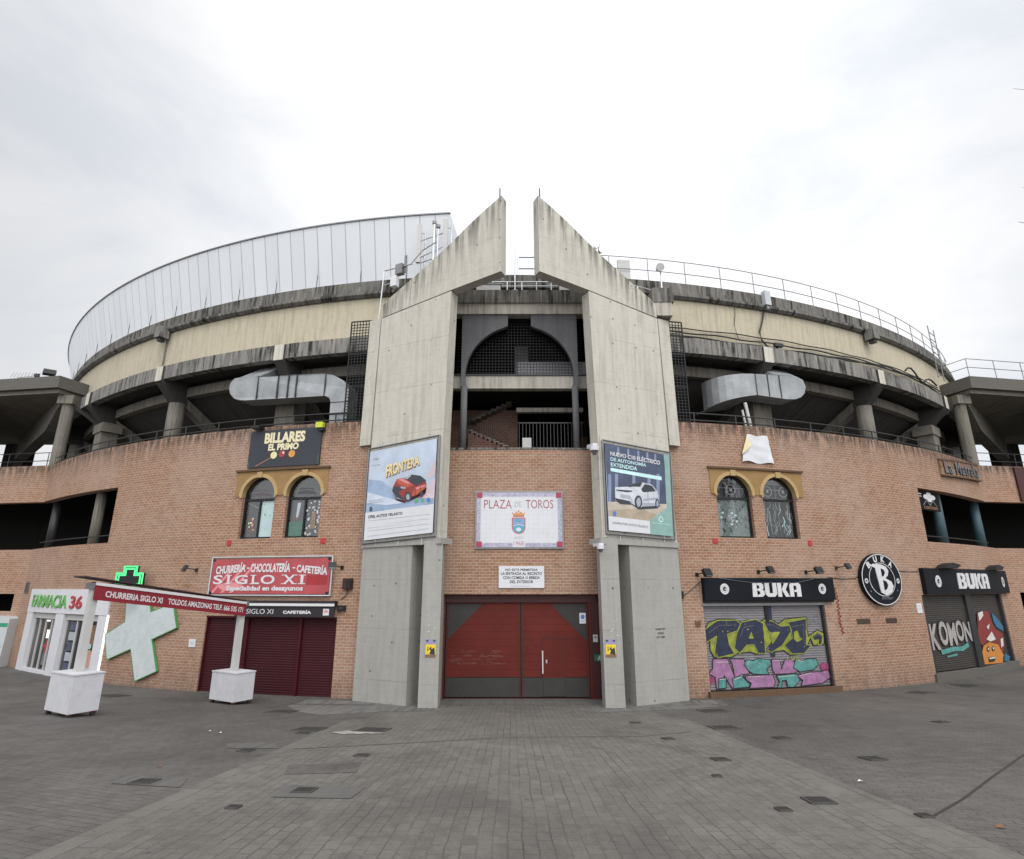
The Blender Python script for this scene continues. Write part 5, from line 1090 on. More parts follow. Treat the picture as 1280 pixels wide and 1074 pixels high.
# black sign boards
def emblem(mb, x, z, r, d):
    mb.disc(x, z, r * 0.92, r, d, 'letter white'); mb.disc(x, z, r * 0.36, r * 0.4, d + 0.004, 'sign black'); mb.disc(x + r * 0.1, z - r * 0.05, r * 0.14, r * 0.14, d + 0.008, 'letter white')
    mb.ringband(x, z, r * 0.62, r * 0.66, d + 0.006, 'letter grey')
def buka(mb, x0, x1, z0, z1, d, mat):
    """four heavy slab letters"""
    w = (x1 - x0) / 4.25; h = z1 - z0; g = w * 1.08
    def pr(pts, i): mb.prism([(x0 + i * g + px * w, z0 + pz * h) for px, pz in pts], d, d + 0.03, mat)
    pr([(0, 0), (.38, 0), (.38, 1), (0.06, 1)], 0); pr([(.42, 0), (.8, 0), (1, .14), (1, .42), (.84, .5), (.95, .62), (.95, .88), (.78, 1), (.42, 1), (.42, .84), (.6, .8), (.62, .62), (.42, .56), (.42, .44), (.64, .38), (.64, .18), (.42, .15)], 0)
    pr([(0, 1), (0, .2), (.2, 0), (.8, 0), (1, .2), (1, 1), (.66, 1), (.66, .26), (.36, .26), (.36, 1)], 1)
    pr([(0, 0), (.34, 0), (.34, 1), (0, 1)], 2); pr([(.38, .5), (.66, 0), (1.02, 0), (.7, .52), (1, 1), (.66, 1)], 2)
    pr([(0, 0), (.34, 0), (.34, .8), (.62, .8), (.62, .5), (.4, .5), (.4, .34), (.62, .34), (.62, 0), (1, 0), (1, .84), (.84, 1), (.16, 1), (0, .84)], 3)
T = ring_thing('shop_sign', 'wide black shop sign with white slab letters above the graffiti shutter', 'sign', 8.6, 2.87, 0.1, 'black signs with white letters')
mb = MB(on_ring); mb.box(6.08, 11.05, 2.87, 3.58, 0.0, 0.18, 'sign black'); mb.box(6.08, 11.05, 2.80, 2.87, 0.0, 0.1, 'black metal'); T.part('board', mb)
mb = MB(on_ring); buka(mb, 7.76, 9.62, 2.98, 3.42, 0.185, 'letter white'); T.part('lettering', mb)
for x in (6.78, 10.52): mb = MB(on_ring); emblem(mb, x, 3.23, 0.17, 0.19); T.part('emblem', mb)
mb = MB(on_ring)
mb.tube([on_ring(6.6, 3.57, 0.2), on_ring(7.8, 3.42, 0.22), on_ring(9.4, 3.42, 0.22), on_ring(10.2, 3.55, 0.2)], 0.006, 'letter grey', 5); T.part('cable', mb)
T = ring_thing('shop_sign', 'black shop sign above the dark double shutters, with two hooded lamps on top', 'sign', 19.5, 3.03, 0.1, 'black signs with white letters')
mb = MB(on_ring); mb.box(15.85, 23.85, 3.03, 3.98, 0.0, 0.16, 'sign black'); T.part('board', mb)
mb = MB(on_ring); buka(mb, 18.1, 21.0, 3.22, 3.82, 0.165, 'letter white'); T.part('lettering', mb)
for x in (16.7, 23.0): mb = MB(on_ring); mb_m = None; emblem(mb, x, 3.5, 0.22, 0.17); T.part('emblem', mb)
for x in (17.4, 21.9):
    mb = MB(on_ring); mb.prism([(x - 0.5, 3.98), (x + 0.4, 3.98), (x + 0.75, 4.12), (x + 0.2, 4.2), (x - 0.3, 4.1)], 0.05, 0.4, 'black metal'); T.part('hooded_lamp', mb)
# round sign
T = ring_thing('round_sign', 'round black sign with a big white letter B and white rim, on brick', 'sign', 13.48, 2.66, 0.1)
ox, oz, rx, rz = 13.42, 3.55, 1.03, 0.90
mb = MB(on_ring); mb.ell(ox, oz, rx, rz, 0.03, 0.16, 'sign black', 48); T.part('board', mb)
mb = MB(on_ring); mb.ringband(ox, oz, rx * 0.95, rx * 0.985, 0.166, 'letter white', 48, None, rz / rx); mb.ringband(ox, oz, rx * 0.62, rx * 0.645, 0.166, 'letter white', 48, None, rz / rx); T.part('rim', mb)
mb = MB(on_ring)
X = lambda u, v: (ox + u * rx, oz + v * rz)
mb.prism([X(-0.30, 0.44), X(-0.5, 0.52), X(-0.36, 0.60), X(0.0, 0.58), X(0.24, 0.5), X(0.34, 0.34), X(0.26, 0.14), X(0.12, 0.05), X(0.4, -0.08), X(0.48, -0.26), X(0.36, -0.48), X(0.06, -0.62), X(-0.18, -0.5)], 0.16, 0.19, 'letter white')
mb.poly([X(-0.04, 0.42), X(0.1, 0.38), X(0.14, 0.26), X(0.06, 0.14), X(-0.04, 0.1)], 0.196, 'sign black'); mb.poly([X(-0.02, -0.02), X(0.14, -0.08), X(0.2, -0.22), X(0.12, -0.36), X(-0.02, -0.42)], 0.196, 'sign black')
for ch, u in (('B', -0.57), ('U', -0.21), ('K', 0.17), ('A', 0.53)):
    a = math.asin(u / 0.8); cx_, cz_ = X(0.8 * math.sin(a), 0.8 * math.cos(a))
    def fn(p, q, a=a, cx_=cx_, cz_=cz_):
        lx, lz = (p - 0.5) * 0.19, (q - 0.5) * 0.22; return (cx_ + lx * math.cos(a * .7) + lz * math.sin(a * .7), cz_ - lx * math.sin(a * .7) + lz * math.cos(a * .7))
    mb.text(ch, 0, 0, 0, 0, 0.168, 'letter white', 0.05, fn=fn)
mb.text('billar', 13.42 - 0.2, 13.42 + 0.42, oz - 0.76 * rz, oz - 0.64 * rz, 0.168, 'letter grey', 0.0, 0, 0.3)
for u in (-0.79, 0.79): emblem(mb, ox + u * rx, oz - 0.05, 0.09, 0.168)
for u, v in ((-0.66, -0.45), (0.68, -0.42)): mb.disc(ox + u * rx, oz + v * rz, 0.025, 0.03, 0.168, 'letter grey')
T.part('lettering', mb)
# carved wooden sign
T = ring_thing('wooden_sign', 'carved wooden plank sign with raised dark letters below the right annex column', 'sign', 21.2, 7.8, 0.05)
def pl(u, v, d, a=(1172, 575)): return None
zq = lambda u, v: (18.95 + 4.55 * u, (7.86 + 0.22 * u) + (0.66 + 0.08 * u) * v)
mb = MB(on_ring)
for i in range(8):
    u0, u1 = i / 8, (i + 1) / 8
    for v0, v1, mt in ((0.0, 0.48, 'wood plank'), (0.5, 1.0, 'wood brown')):
        mb.prism([zq(u0, v0), zq(u1, v0), zq(u1, v1), zq(u0, v1)], 0.0, 0.08, mt)
    mb.prism([zq(u0, -0.08), zq(u1, -0.08), zq(u1, 0.02), zq(u0, 0.02)], 0.0, 0.14, 'brown coping'); mb.prism([zq(u0, 0.96), zq(u1, 0.96), zq(u1, 1.06), zq(u0, 1.06)], 0.0, 0.12, 'brown coping')
T.part('board', mb)
mb = MB(on_ring); mb.text('La Matraka', 0, 0, 0, 0, 0.12, 'print black', 0.035, 0, 0, 1.12, None, lambda u, w: zq(0.06 + 0.88 * u, 0.10 + 0.8 * w)); mb.text('La Matraka', 0, 0, 0, 0, 0.135, 'letter grey', 0.0, 0, 0, 1.12, None, lambda u, w: zq(0.055 + 0.88 * u, 0.14 + 0.8 * w)); T.part('lettering', mb)
T = ring_thing('picture_sign', 'dark picture panel with white flower shapes in the right side opening', 'sign', 17.9, 6.3, -0.2)
pm = lambda x, z, d: on_ring(x, z, d - 0.2)
mb = MB(pm); mb.box(17.05, 18.75, 6.3, 7.08, 0, 0.04, 'dim interior'); T.part('board', mb)
mb = MB(pm)
for x, z in ((17.7, 6.85), (17.95, 6.95), (18.25, 6.85), (17.95, 6.75)): mb.disc(x, z, 0.2, 0.1, 0.045 + 0.001 * (x % 1), 'letter white')
mb.ribbon([(17.4, 6.5), (17.7, 6.72), (17.9, 6.5), (18.2, 6.72), (18.45, 6.5)], 0.04, 0.046, 'letter grey'); mb.text('COCTELES', 17.4, 18.5, 6.36, 6.46, 0.048, 'cue wood', 0.02); mb.ribbon([(17.1, 6.95), (17.35, 6.95)], 0.04, 0.046, 'letter white'); mb.ribbon([(17.1, 6.85), (17.35, 6.85)], 0.03, 0.046, 'letter white')
T.part('picture', mb)
mb = MB(facR); mb.box(1.95, 4.2, 7.2, 8.82, 0.02, 0.1, 'gate dark red'); mb.text('MENÚ', 2.3, 3.8, 7.75, 8.2, 0.106, 'letter grey', 0.02); solo('wall_sign', mb, 'dark red sign on brick at the right edge, past the wooden sign', 'sign', facR(3, 7.2, 0))

# ------------------------------------------------------------------ pharmacy shopfront and its crosses
T = ring_thing('pharmacy_front', 'white pharmacy shopfront with green letters and two glazed bays', 'shopfront', -18.8, 0, 0.2)
a0, a1 = -22.25, -15.45
mb = MB(on_ring); mb.box(a0, a1, 2.28, 3.2, -0.1, 0.06, 'white paint'); fs = T.part('fascia', mb)
mb = MB(on_ring); mb.text('FARMACIA', -21.75, -18.35, 2.48, 2.98, 0.065, 'farmacia green', 0.012, 0.015); mb.text('36', -18.1, -17.2, 2.48, 2.96, 0.065, 'farmacia red', 0.02, 0.015); T.part('lettering', mb, fs)
for x0, x1 in ((a0, a0 + 0.7), (-19.15, -18.45), (-16.0, a1)):
    mb = MB(on_ring); mb.box(x0, x1, -0.3, 2.28, -0.2, 0.04, 'white paint'); T.part('pillar', mb)
for x0, x1, k in ((a0 + 0.7, -19.15, 0), (-18.45, -16.0, 1)):
    mb = MB(on_ring); mb.box(x0, x1, -0.3, 0.12, -0.2, 0.0, 'white paint'); mb.box(x0, x1, 2.05, 2.28, -0.2, -0.06, 'off white')
    n = 4 if k == 0 else 3
    for i in range(n + 1): x = x0 + (x1 - x0) * i / n; mb.box(x - 0.03, x + 0.03, 0.12, 2.05, -0.16, -0.1, 'off white')
    wo = T.part('window', mb)
    mb = MB(on_ring); mb.box(x0, x1, 0.12, 2.05, -0.19, -0.15, 'glass dark')
    if k == 0:
        xc = (x0 + x1) / 2 + 0.3; mb.box(xc - 0.12, xc + 0.22, 1.3, 1.62, -0.149, -0.146, 'shop light'); mb.poly([(xc - 0.1, 0.3), (xc + 0.25, 0.3), (xc + 0.2, 1.25), (xc - 0.02, 1.25)], -0.145, 'letter grey'); mb.box(xc - 0.25, xc + 0.4, 0.95, 1.06, -0.144, -0.143, 'farmacia red'); mb.box(xc - 0.02, xc + 0.14, 0.75, 1.25, -0.1425, -0.142, 'farmacia red'); mb.box(x1 - 0.3, x1 - 0.1, 0.12, 1.6, -0.146, -0.143, 'night blue')
    else:
        for i in range(5): mb.box(x0 + 0.25, x0 + 0.85, 0.2 + i * 0.37, 0.5 + i * 0.37, -0.148, -0.146, 'night blue' if i % 2 == 0 else 'print grey')
        mb.poly([(x1 - 1.0, 0.14), (x1 - 0.3, 0.14), (x1 - 0.25, 0.9), (x1 - 0.5, 1.05), (x1 - 0.9, 0.8)], -0.146, 'skin poster'); mb.poly([(x1 - 1.0, 0.14), (x1 - 0.5, 0.14), (x1 - 0.6, 0.5), (x1 - 0.85, 0.45)], -0.144, 'sky poster'); mb.box(x1 - 0.9, x1 - 0.3, 1.2, 1.9, -0.148, -0.145, 'wood brown'); mb.disc(x1 - 0.55, 1.15, 0.12, 0.09, -0.143, 'sheet pale')
    T.part('pane', mb, wo)
    mb = MB(on_ring); mb.P([(x0 + 0.02, 0.12, -0.095), (x1 - 0.02, 0.12, -0.095), (x1 - 0.02, 2.05, -0.095), (x0 + 0.02, 2.05, -0.095)], 'window glass'); T.part('glass', mb, wo)
mb = MB(on_ring); mb.box(a1, a1 + 0.05, -0.2, 2.28, -0.02, 0.05, 'neon white'); T.part('light_strip', mb)
mb = MB(on_ring); mb.box(-20.1, -19.9, 1.95, 2.0, -0.1, -0.05, 'neon white'); T.part('spotlight', mb)

T = ring_thing('neon_cross', 'small lit green pharmacy cross standing out above the red free-standing awning', 'pharmacy cross', -13.8, 3.2, 0.4)
z0 = 3.54
cm = flat(*on_ring(-13.8, 0, 0.55)[:2], 1, 0.05)
cr = lambda k, t: [(-t * .9, -k * .9), (t * .9, -k * .9), (t * .9, -t * .9), (k * .9, -t * .9), (k * .9, t * .9), (t * .9, t * .9), (t * .9, k * .9), (-t * .9, k * .9), (-t * .9, t * .9), (-k * .9, t * .9), (-k * .9, -t * .9), (-t * .9, -t * .9)] or [(-t, -k), (t, -k), (t, -t), (k, -t), (k, t), (t, t), (t, k), (-t, k), (-t, t), (-k, t), (-k, -t), (-t, -t)]
sh_ = lambda pts: [(x, z + z0) for x, z in pts]
mb = MB(cm); mb.prism(sh_(cr(0.52, 0.26)), -0.12, 0, 'black metal'); T.part('case', mb)
mb = MB(cm); 
for k, t in ((0.50, 0.24), (0.41, 0.17)): mb.ribbon(sh_(cr(k, t)), 0.055, 0.01, 'neon green', True)
mb.text('FR-SI', -0.4, 0.4, z0 - 0.36, z0 - 0.14, 0.014, 'neon green', 0.02); T.part('neon_tubes', mb)
mb = MB(cm); mb.box(-0.05, 0.05, z0 - 0.05, z0 + 0.05, -0.7, -0.12, 'dark steel'); T.part('bracket', mb)
T = ring_thing('wall_cross', 'large tilted white cross with green edges leaning on the brick wall', 'pharmacy cross', -13.6, 0.2, 0.1)
bc = [(-14.45, 2.95), (-13.2, 2.85), (-13.05, 2.45), (-12.05, 2.75), (-11.72, 1.95), (-12.78, 1.55), (-12.32, 0.55), (-13.28, 0.19), (-13.75, 1.2), (-14.93, 0.8), (-15.3, 1.62), (-14.3, 2.1)]
mb = MB(on_ring); mb.prism(bc, 0.02, 0.10, 'cross white', None, 'cross green'); T.part('panel', mb)
mb = MB(on_ring); mb.ribbon([(-14.62, 2.0), (-12.6, 2.12)], 0.012, 0.1015, 'print grey'); mb.ribbon([(-13.35, 2.9), (-12.95, 1.3)], 0.01, 0.1012, 'print grey')
for x, z in ((-14.2, 2.8), (-13.35, 2.75), (-12.2, 2.6), (-11.9, 2.05), (-12.5, 0.65), (-13.2, 0.35), (-14.8, 0.95), (-15.1, 1.55)): mb.disc(x, z, 0.018, 0.018, 0.102, 'grey steel', 8)
T.part('seam', mb)
mb = MB(on_ring); mb.ribbon(bc, 0.03, 0.103, 'cross green', True); T.part('edge', mb)

mb = MB(on_ring); mb.box(-24.0 + 0.5, -22.95, 3.03, 3.5, 0.0, 0.03, 'grey steel')
for i in range(7): mb.box(-23.45, -23.0, 3.06 + i * 0.06, 3.09 + i * 0.06, 0.03, 0.045, 'dark steel')
solo('vent_grille', mb, 'small grey louvred vent in brick left of the pharmacy', 'vent', on_ring(-23.2, 3.03, 0))
for x0, x1 in ((12.04, 12.66), (13.45, 14.02)):
    mb = MB(on_ring); mb.box(x0, x1, 2.06, 2.23, 0.0, 0.02, 'brown coping')
    for i in range(3): mb.box(x0 + 0.03, x1 - 0.03, 2.08 + i * 0.05, 2.105 + i * 0.05, 0.02, 0.028, 'dark steel')
    solo('wall_vent', mb, 'dark slot vent in brick below the round sign, the %s one' % ('left' if x0 < 13 else 'right'), 'vent', on_ring(x0, 2.06, 0), 'slot vents below the round sign')
# parcel locker at the far left
T = Thing('parcel_locker', 'white cabinet with a green stripe at the left edge beside the pharmacy', 'cabinet', facL(-0.9, 0, 0.3))
mb = MB(facL); mb.prism([(-3.0, 0), (0.15, 0), (0.2, 1.95), (0.0, 2.06), (-3.0, 2.1)], 0.05, 0.5, 'locker white'); T.part('case', mb)
mb = MB(facL); mb.box(-3, 0.17, 1.62, 1.78, 0.5, 0.505, 'locker green'); mb.disc(-0.35, 1.3, 0.07, 0.1, 0.504, 'locker green'); mb.box(-1.1, -0.75, 0.8, 1.6, 0.5, 0.506, 'glass dark')
for x, z in ((-0.55, 0.7), (-0.35, 0.62), (-0.5, 0.45)): mb.disc(x, z, 0.1, 0.08, 0.504, 'print grey')
mb.disc(-0.32, 0.6, 0.09, 0.07, 0.507, 'locker green'); mb.box(-0.7, -0.1, 1.02, 1.04, 0.5, 0.505, 'print grey')
T.part('print', mb)

# ------------------------------------------------------------------ free-standing awning on two planter boxes
A, B = Vector((-10.22, 14.25, 0)), Vector((-8.16, 17.75, 0))
ax = (B - A).normalized(); ang = math.atan2(ax.y, ax.x); nrm = Vector((ax.y, -ax.x, 0))
T = Thing('awning_stand', 'red free-standing awning on two white planter boxes with castors', 'awning', (A.x, A.y, gz(A.x, A.y)))
for P_, ztop, h in ((A, 3.34, 0.80), (B, 2.82, 0.74)):
    g = gz(P_.x, P_.y)
    mb = MB(); mb.rbox((P_.x, P_.y, g + 0.11 + h / 2), (0.62, 1.12, h), ang, 'planter white'); mb.rbox((P_.x, P_.y, g + 0.11 + h + 0.01), (0.65, 1.15, 0.03), ang, 'planter white'); bx = T.part('planter_box', mb)
    for u in (-0.24, 0.24):
        for v in (-0.48, 0.48):
            c = P_ + ax * u + nrm * v; mb = MB(); mb.tube([(c.x - nrm.x * 0.03, c.y - nrm.y * 0.03, g + 0.05), (c.x + nrm.x * 0.03, c.y + nrm.y * 0.03, g + 0.05)], 0.055, 'rubber', 12); mb.rbox((c.x, c.y, g + 0.09), (0.09, 0.07, 0.05), ang, 'caster red'); T.part('caster', mb, bx)
    mb = MB(); mb.rbox((P_.x, P_.y, (g + 0.11 + h + ztop) / 2), (0.16, 0.16, ztop - g - 0.11 - h), ang, 'off white'); T.part('post', mb)
    mb = MB(); mb.rbox((P_.x, P_.y, ztop - 0.02), (0.3, 0.24, 0.14), ang, 'grey steel'); T.part('post_head', mb)
am = lambda x, z, d: (A.x + ax.x * x + nrm.x * d, A.y + ax.y * x + nrm.y * d, z + 0.01 - 0.132 * x)
mb = MB(am); mb.prism([(-0.32, 3.47), (4.08, 3.41), (4.08, 3.435), (-0.32, 3.50)], -0.42, 0.18, 'awning dark'); T.part('cover', mb)
mb = MB(am); mb.box(-0.05, 4.1, 3.30, 3.40, -0.1, 0.14, 'awning red'); mb.box(-0.05, 4.1, 3.32, 3.39, 0.12, 0.165, 'letter white'); T.part('cassette', mb)
mb = MB(am); mb.box(-0.05, 4.1, 2.98, 3.33, 0.13, 0.145, 'awning red'); va = T.part('valance', mb)
mb = MB(am); mb.text('CHURRERIA SIGLO XI', 0.2, 1.6, 3.07, 3.22, 0.149, 'letter white', 0.03); T.part('lettering', mb, va); mb = MB(am); mb.text('TOLDOS AMAZONAS TELF. 666 535 171', 1.75, 4.0, 3.07, 3.22, 0.149, 'letter white', 0.025); T.part('lettering', mb, va)
mb = MB(am); mb.tube([am(0.0, 3.36, -0.1), am(0.5, 3.42, -0.3), am(1.2, 3.4, -0.15)], 0.03, 'grey steel', 6); mb.tube([am(3.9, 3.36, -0.1), am(3.3, 3.42, -0.3), am(2.6, 3.4, -0.15)], 0.03, 'grey steel', 6); T.part('folding_arm', mb)

# ------------------------------------------------------------------ ducts in the loggia
def duct_l():
    mb = MB(on_ring); z0, z1, x0, x1 = 10.10, 10.92, -11.2, -6.05
    prof = [(-9.95, 10.98), (-10.6, 11.08), (-11.1, 11.06), (-11.27, 10.9), (-11.3, 10.7), (-11.22, 10.45), (-11.0, 10.24), (-10.75, 10.14), (-10.45, 10.10), (-7.0, 9.99), (-6.82, 9.9), (-6.76, 9.75), (-6.74, 8.72), (-6.04, 8.72), (-6.08, 10.25), (-6.3, 10.52), (-6.75, 10.78), (-7.1, 10.86), (-8.4, 10.94)]
    mb.prism(prof, -0.95, -0.25, 'galvanised')
    riser(mb, -11.1, -9.95, 11.02)
    return mb
def riser(mb, x0, x1, z):                            # the throat that climbs back under the eaves
    a, b = (x0, x1, z, -0.27), (x0 + 0.35, x1 + 0.35, 12.0, -1.5)
    for (p, q) in (((x0, 0), (x1, 0)),):
        mb.P([(a[0], a[2], a[3]), (a[1], a[2], a[3]), (b[1], b[2], b[3]), (b[0], b[2], b[3])], 'galvanised')
        for i in (0, 1): mb.P([(a[i], a[2], a[3]), (b[i], b[2], b[3]), (b[i], b[2], -2.3), (a[i], a[2], -0.95)], 'galvanised')
T = ring_thing('air_duct', 'long galvanised air duct bending down behind the wall top, left of the gate', 'air duct', -8.7, 10.1, -0.6, 'air ducts under the eaves')
T.part('casing', duct_l())
mb = MB(on_ring)
for x, a, b in ((-9.95, 10.1, 11.02), (-9.05, 10.07, 10.95), (-8.6, 10.05, 10.93), (-8.25, 10.04, 10.92), (-7.05, 10.0, 10.86)): mb = MB(on_ring); mb.box(x - 0.022, x + 0.022, a, b, -0.3, -0.24, 'dark steel'); T.part('flange', mb)
for z in (9.70, 9.24): mb = MB(on_ring); mb.box(-6.76, -6.06, z, z + 0.03, -0.3, -0.24, 'dark steel'); T.part('flange', mb)
T = ring_thing('air_duct', 'rounded galvanised air duct under the eaves, right of the gate', 'air duct', 9.6, 10.1, -0.6, 'air ducts under the eaves')
mb = MB(on_ring)
prof = [(9.25, 10.2), (10.6, 10.16), (11.0, 10.2), (11.3, 10.32), (11.5, 10.5), (11.6, 10.78), (11.5, 11.05), (11.2, 11.15), (10.2, 11.12), (9.25, 11.04)]
mb.prism(prof, -0.95, -0.25, 'galvanised'); riser(mb, 10.15, 11.35, 11.12)
n = 8                                                # the left end turns back into the loggia
for i in range(n):
    t0, t1 = math.pi / 2 * i / n, math.pi / 2 * (i + 1) / n
    pa = (9.25 - 1.5 * math.sin(t0), -0.25 - 1.3 * (1 - math.cos(t0))); pb = (9.25 - 1.5 * math.sin(t1), -0.25 - 1.3 * (1 - math.cos(t1)))
    e0, e1 = 10.2 - 0.35 * (i / n), 10.2 - 0.35 * ((i + 1) / n); f0, f1 = 11.04 - 0.05 * (i / n), 11.04 - 0.05 * ((i + 1) / n)
    mb.P([(pa[0], e0, pa[1]), (pb[0], e1, pb[1]), (pb[0], f1, pb[1]), (pa[0], f0, pa[1])], 'galvanised'); mb.P([(pa[0], e0, pa[1]), (pb[0], e1, pb[1]), (pb[0], e1, -2.2), (pa[0], e0, -2.2)], 'galvanised'); mb.P([(pa[0], f0, pa[1]), (pb[0], f1, pb[1]), (pb[0], f1, -2.2), (pa[0], f0, -2.2)], 'galvanised')
T.part('casing', mb)
mb = MB(on_ring)
for x, a, b in ((9.25, 10.2, 11.05), (9.8, 10.2, 11.08), (10.35, 10.18, 11.1)): mb = MB(on_ring); mb.box(x - 0.022, x + 0.022, a, b, -0.3, -0.24, 'dark steel'); T.part('flange', mb)
mb = MB(); mb.tube([on_ring(8.78, 9.9, -0.4), on_ring(8.86, 8.7, -0.3)], 0.06, 'off white', 8); mb.tube([on_ring(8.62, 9.6, -0.4), on_ring(8.66, 8.7, -0.3)], 0.04, 'off white', 8)
solo('drain_pipes', mb, 'pair of white drain pipes under the right air duct', 'pipes', on_ring(8.8, 8.7, -0.4))
# lit tube lamp, tarps
mb = MB(); mb.tube([on_ring(-12.15, 10.75, -1.4), on_ring(-11.35, 10.78, -1.4)], 0.05, 'tube light', 8); mb.rbox(on_ring(-11.75, 10.86, -1.4), (0.9, 0.12, 0.08), -0.33, 'off white')
solo('tube_lamp', mb, 'lit yellow fluorescent tube under the left eaves', 'lamp', on_ring(-11.7, 10.75, -1.4))
T = ring_thing('hanging_cloth', 'white cloth with a folded corner hanging on brick above the right arched windows', 'cloth', 8.6, 7.5)
mb = MB(on_ring); rows, cols = 12, 12; random.seed(3)
def cz(u, v):
    x = 8.22 + 0.98 * u - 0.30 * (1 - v) * (1 - u) * 0.6 + 0.12 * (1 - v) * u; z = 7.53 + 1.0 * v + 0.03 * math.sin(u * 9) - 0.03 * u
    if u < 0.35 and v > 0.5: x += (0.35 - u) * (v - 0.5) * 0.7
    return (x, z, 0.06 + 0.03 * math.sin(u * 9 + v * 2) * (1.2 - v) + 0.008 * math.sin(v * 17 + u * 6))
for i in range(cols):
    for j in range(rows): mb.P([cz(i / cols, j / rows), cz((i + 1) / cols, j / rows), cz((i + 1) / cols, (j + 1) / rows), cz(i / cols, (j + 1) / rows)], 'cloth white')
T.part('sheet', mb, None, None, True)
mb = MB(on_ring); mb.P([(8.0, 7.78, 0.14), (8.42, 8.12, 0.15), (8.3, 8.5, 0.13)], 'cloth yellow'); mb.P([(8.0, 7.78, 0.13), (8.42, 8.12, 0.14), (8.3, 7.9, 0.1)], 'cloth white'); T.part('folded_corner', mb)

# ------------------------------------------------------------------ wire cages beside the pylons
for x0, x1, lab in ((-6.05, -5.25, 'left'), (5.35, 6.2, 'right')):
    T = ring_thing('wire_cage', 'tall black wire mesh panel beside the %s concrete fin' % lab, 'mesh panel', (x0 + x1) / 2, 8.87, 0.0, 'mesh panels beside the fins')
    mb = MB(on_ring)
    for x in (x0, x1): mb.box(x - 0.02, x + 0.02, 8.87, 12.72, -0.02, 0.02, 'black metal')
    for z in (8.87, 10.15, 11.4, 12.70): mb.box(x0, x1, z, z + 0.035, -0.02, 0.02, 'black metal')
    T.part('frame', mb)
    mb = MB(on_ring); n = 7
    for i in range(1, n): x = x0 + (x1 - x0) * i / n; mb.box(x - 0.011, x + 0.011, 8.87, 12.7, -0.012, 0.012, 'black metal')
    for i in range(1, 34): z = 8.87 + 3.83 * i / 34; mb.box(x0, x1, z - 0.011, z + 0.011, -0.02, 0.0, 'black metal')
    T.part('mesh', mb)

# ------------------------------------------------------------------ railings
def rail(name, label, pts, heights, spacing_posts, r, mat, base, postr=None, group=None):
    T = Thing(name, label, 'railing', pts[0], group)
    for h in heights:
        mb = MB(); mb.tube([(p[0], p[1], p[2] + h) for p in pts], r, mat, 6); T.part('rail', mb)
    for p in spacing_posts:
        mb = MB(); mb.tube([(p[0], p[1], p[2] + base), (p[0], p[1], p[2] + max(heights))], postr or r, mat, 6); T.part('post', mb)
    return T
for s, lab in ((-1, 'left'), (1, 'right')):
    a0, a1 = s * 5.6, s * 23.8
    pts = [on_ring(a0 + (a1 - a0) * i / 30, ZT, -0.12) for i in range(31)]
    posts = [on_ring(a0 + (a1 - a0) * (i + 0.5) / 11, ZT, -0.12) for i in range(11)]
    rail('terrace_railing', 'low dark railing along the %s brick wall top' % lab, pts, (0.12, 0.38), posts, 0.024, 'dark steel', 0.0, 0.028, 'railings on the brick wall top')
def on34(deg, z, r=34.12): a = math.radians(deg); return (CX + r * math.sin(a), CY - r * math.cos(a), z)
rail('roof_railing', 'thin grey railing along the right half of the roof parapet', [on34(3.4 + i * 0.9, 14.8) for i in range(50)], (0.55, 1.08), [on34(3.6 + i * 2.65, 14.8) for i in range(17)], 0.016, 'grey steel', 0.0, 0.02)
mb = None
T = Thing('rod_row', 'row of thin dark rods on the left roof parapet in front of the white cladding', 'rods', on34(-7, 14.8))
for i in range(14):
    a = -7.0 - i * 3.15; p = on34(a, 14.78, 34.32); mb = MB(); mb.tube([(p[0], p[1], 14.6), (p[0], p[1], 15.85)], 0.014, 'dark steel', 5); T.part('rod', mb)
fz = 13.22
P0 = [(21.75, 27.5, fz), (22.45, 25.75, fz), (25.2, 26.2, fz), (28.5, 26.75, fz)]
rail('annex_railing', 'grey railing on the flat roof of the right annex', P0, (0.5, 0.95), [(21.75, 27.5, fz), (22.45, 25.75, fz), (24.0, 26.0, fz), (25.6, 26.28, fz), (27.2, 26.5, fz)], 0.018, 'grey steel', 0.0)
for s in (-1, 1):
    c = (s * 22.3, 27.2, 8.7)
    rail('annex_terrace_railing', 'thin dark railing under the flat roof of the %s annex' % ('left' if s < 0 else 'right'), [(s * 22.3, 26.6, 8.85), (s * 34, 28.4, 8.85)], (0.35, 0.75), [(s * (22.6 + i * 2.2), 26.65 + i * 0.33, 8.85) for i in range(5)], 0.02, 'dark steel', -0.1, None, 'railings under the annex roofs')
T = rail('gate_roof_railing', 'light railing on the roof between the concrete fins', [ent(-1.9, 13.82, -0.4), ent(1.9, 13.82, -0.4)], (0.12, 0.32, 0.5), [ent(-1.0 + i * 0.55, 13.82, -0.4) for i in range(5)], 0.024, 'bright steel', 0.0)
rail('gate_roof_railing', 'higher light railing frame just behind the tips of the concrete fins', [ent(-0.02, 14.7, -0.9), ent(1.6, 14.7, -0.9)], (0.5, 1.0), [ent(-0.02, 14.7, -0.9), ent(0.9, 14.7, -0.9)], 0.03, 'bright steel', -0.5)
mb = MB(); p = ent(-0.16, 0, -0.3); mb.tube([(p[0], p[1], 13.8), (p[0], p[1], 15.85)], 0.024, 'bright steel', 6); mb.rbox((p[0], p[1], 13.86), (0.16, 0.16, 0.1), 0, 'grey steel'); solo('rod', mb, 'thin pale mast between the two concrete fins', 'mast', (p[0], p[1], 13.8))
T = Thing('roof_cabinet', 'low pale roof box behind the right concrete fin', 'roof box', ent(1.9, 13.82, -1.0))
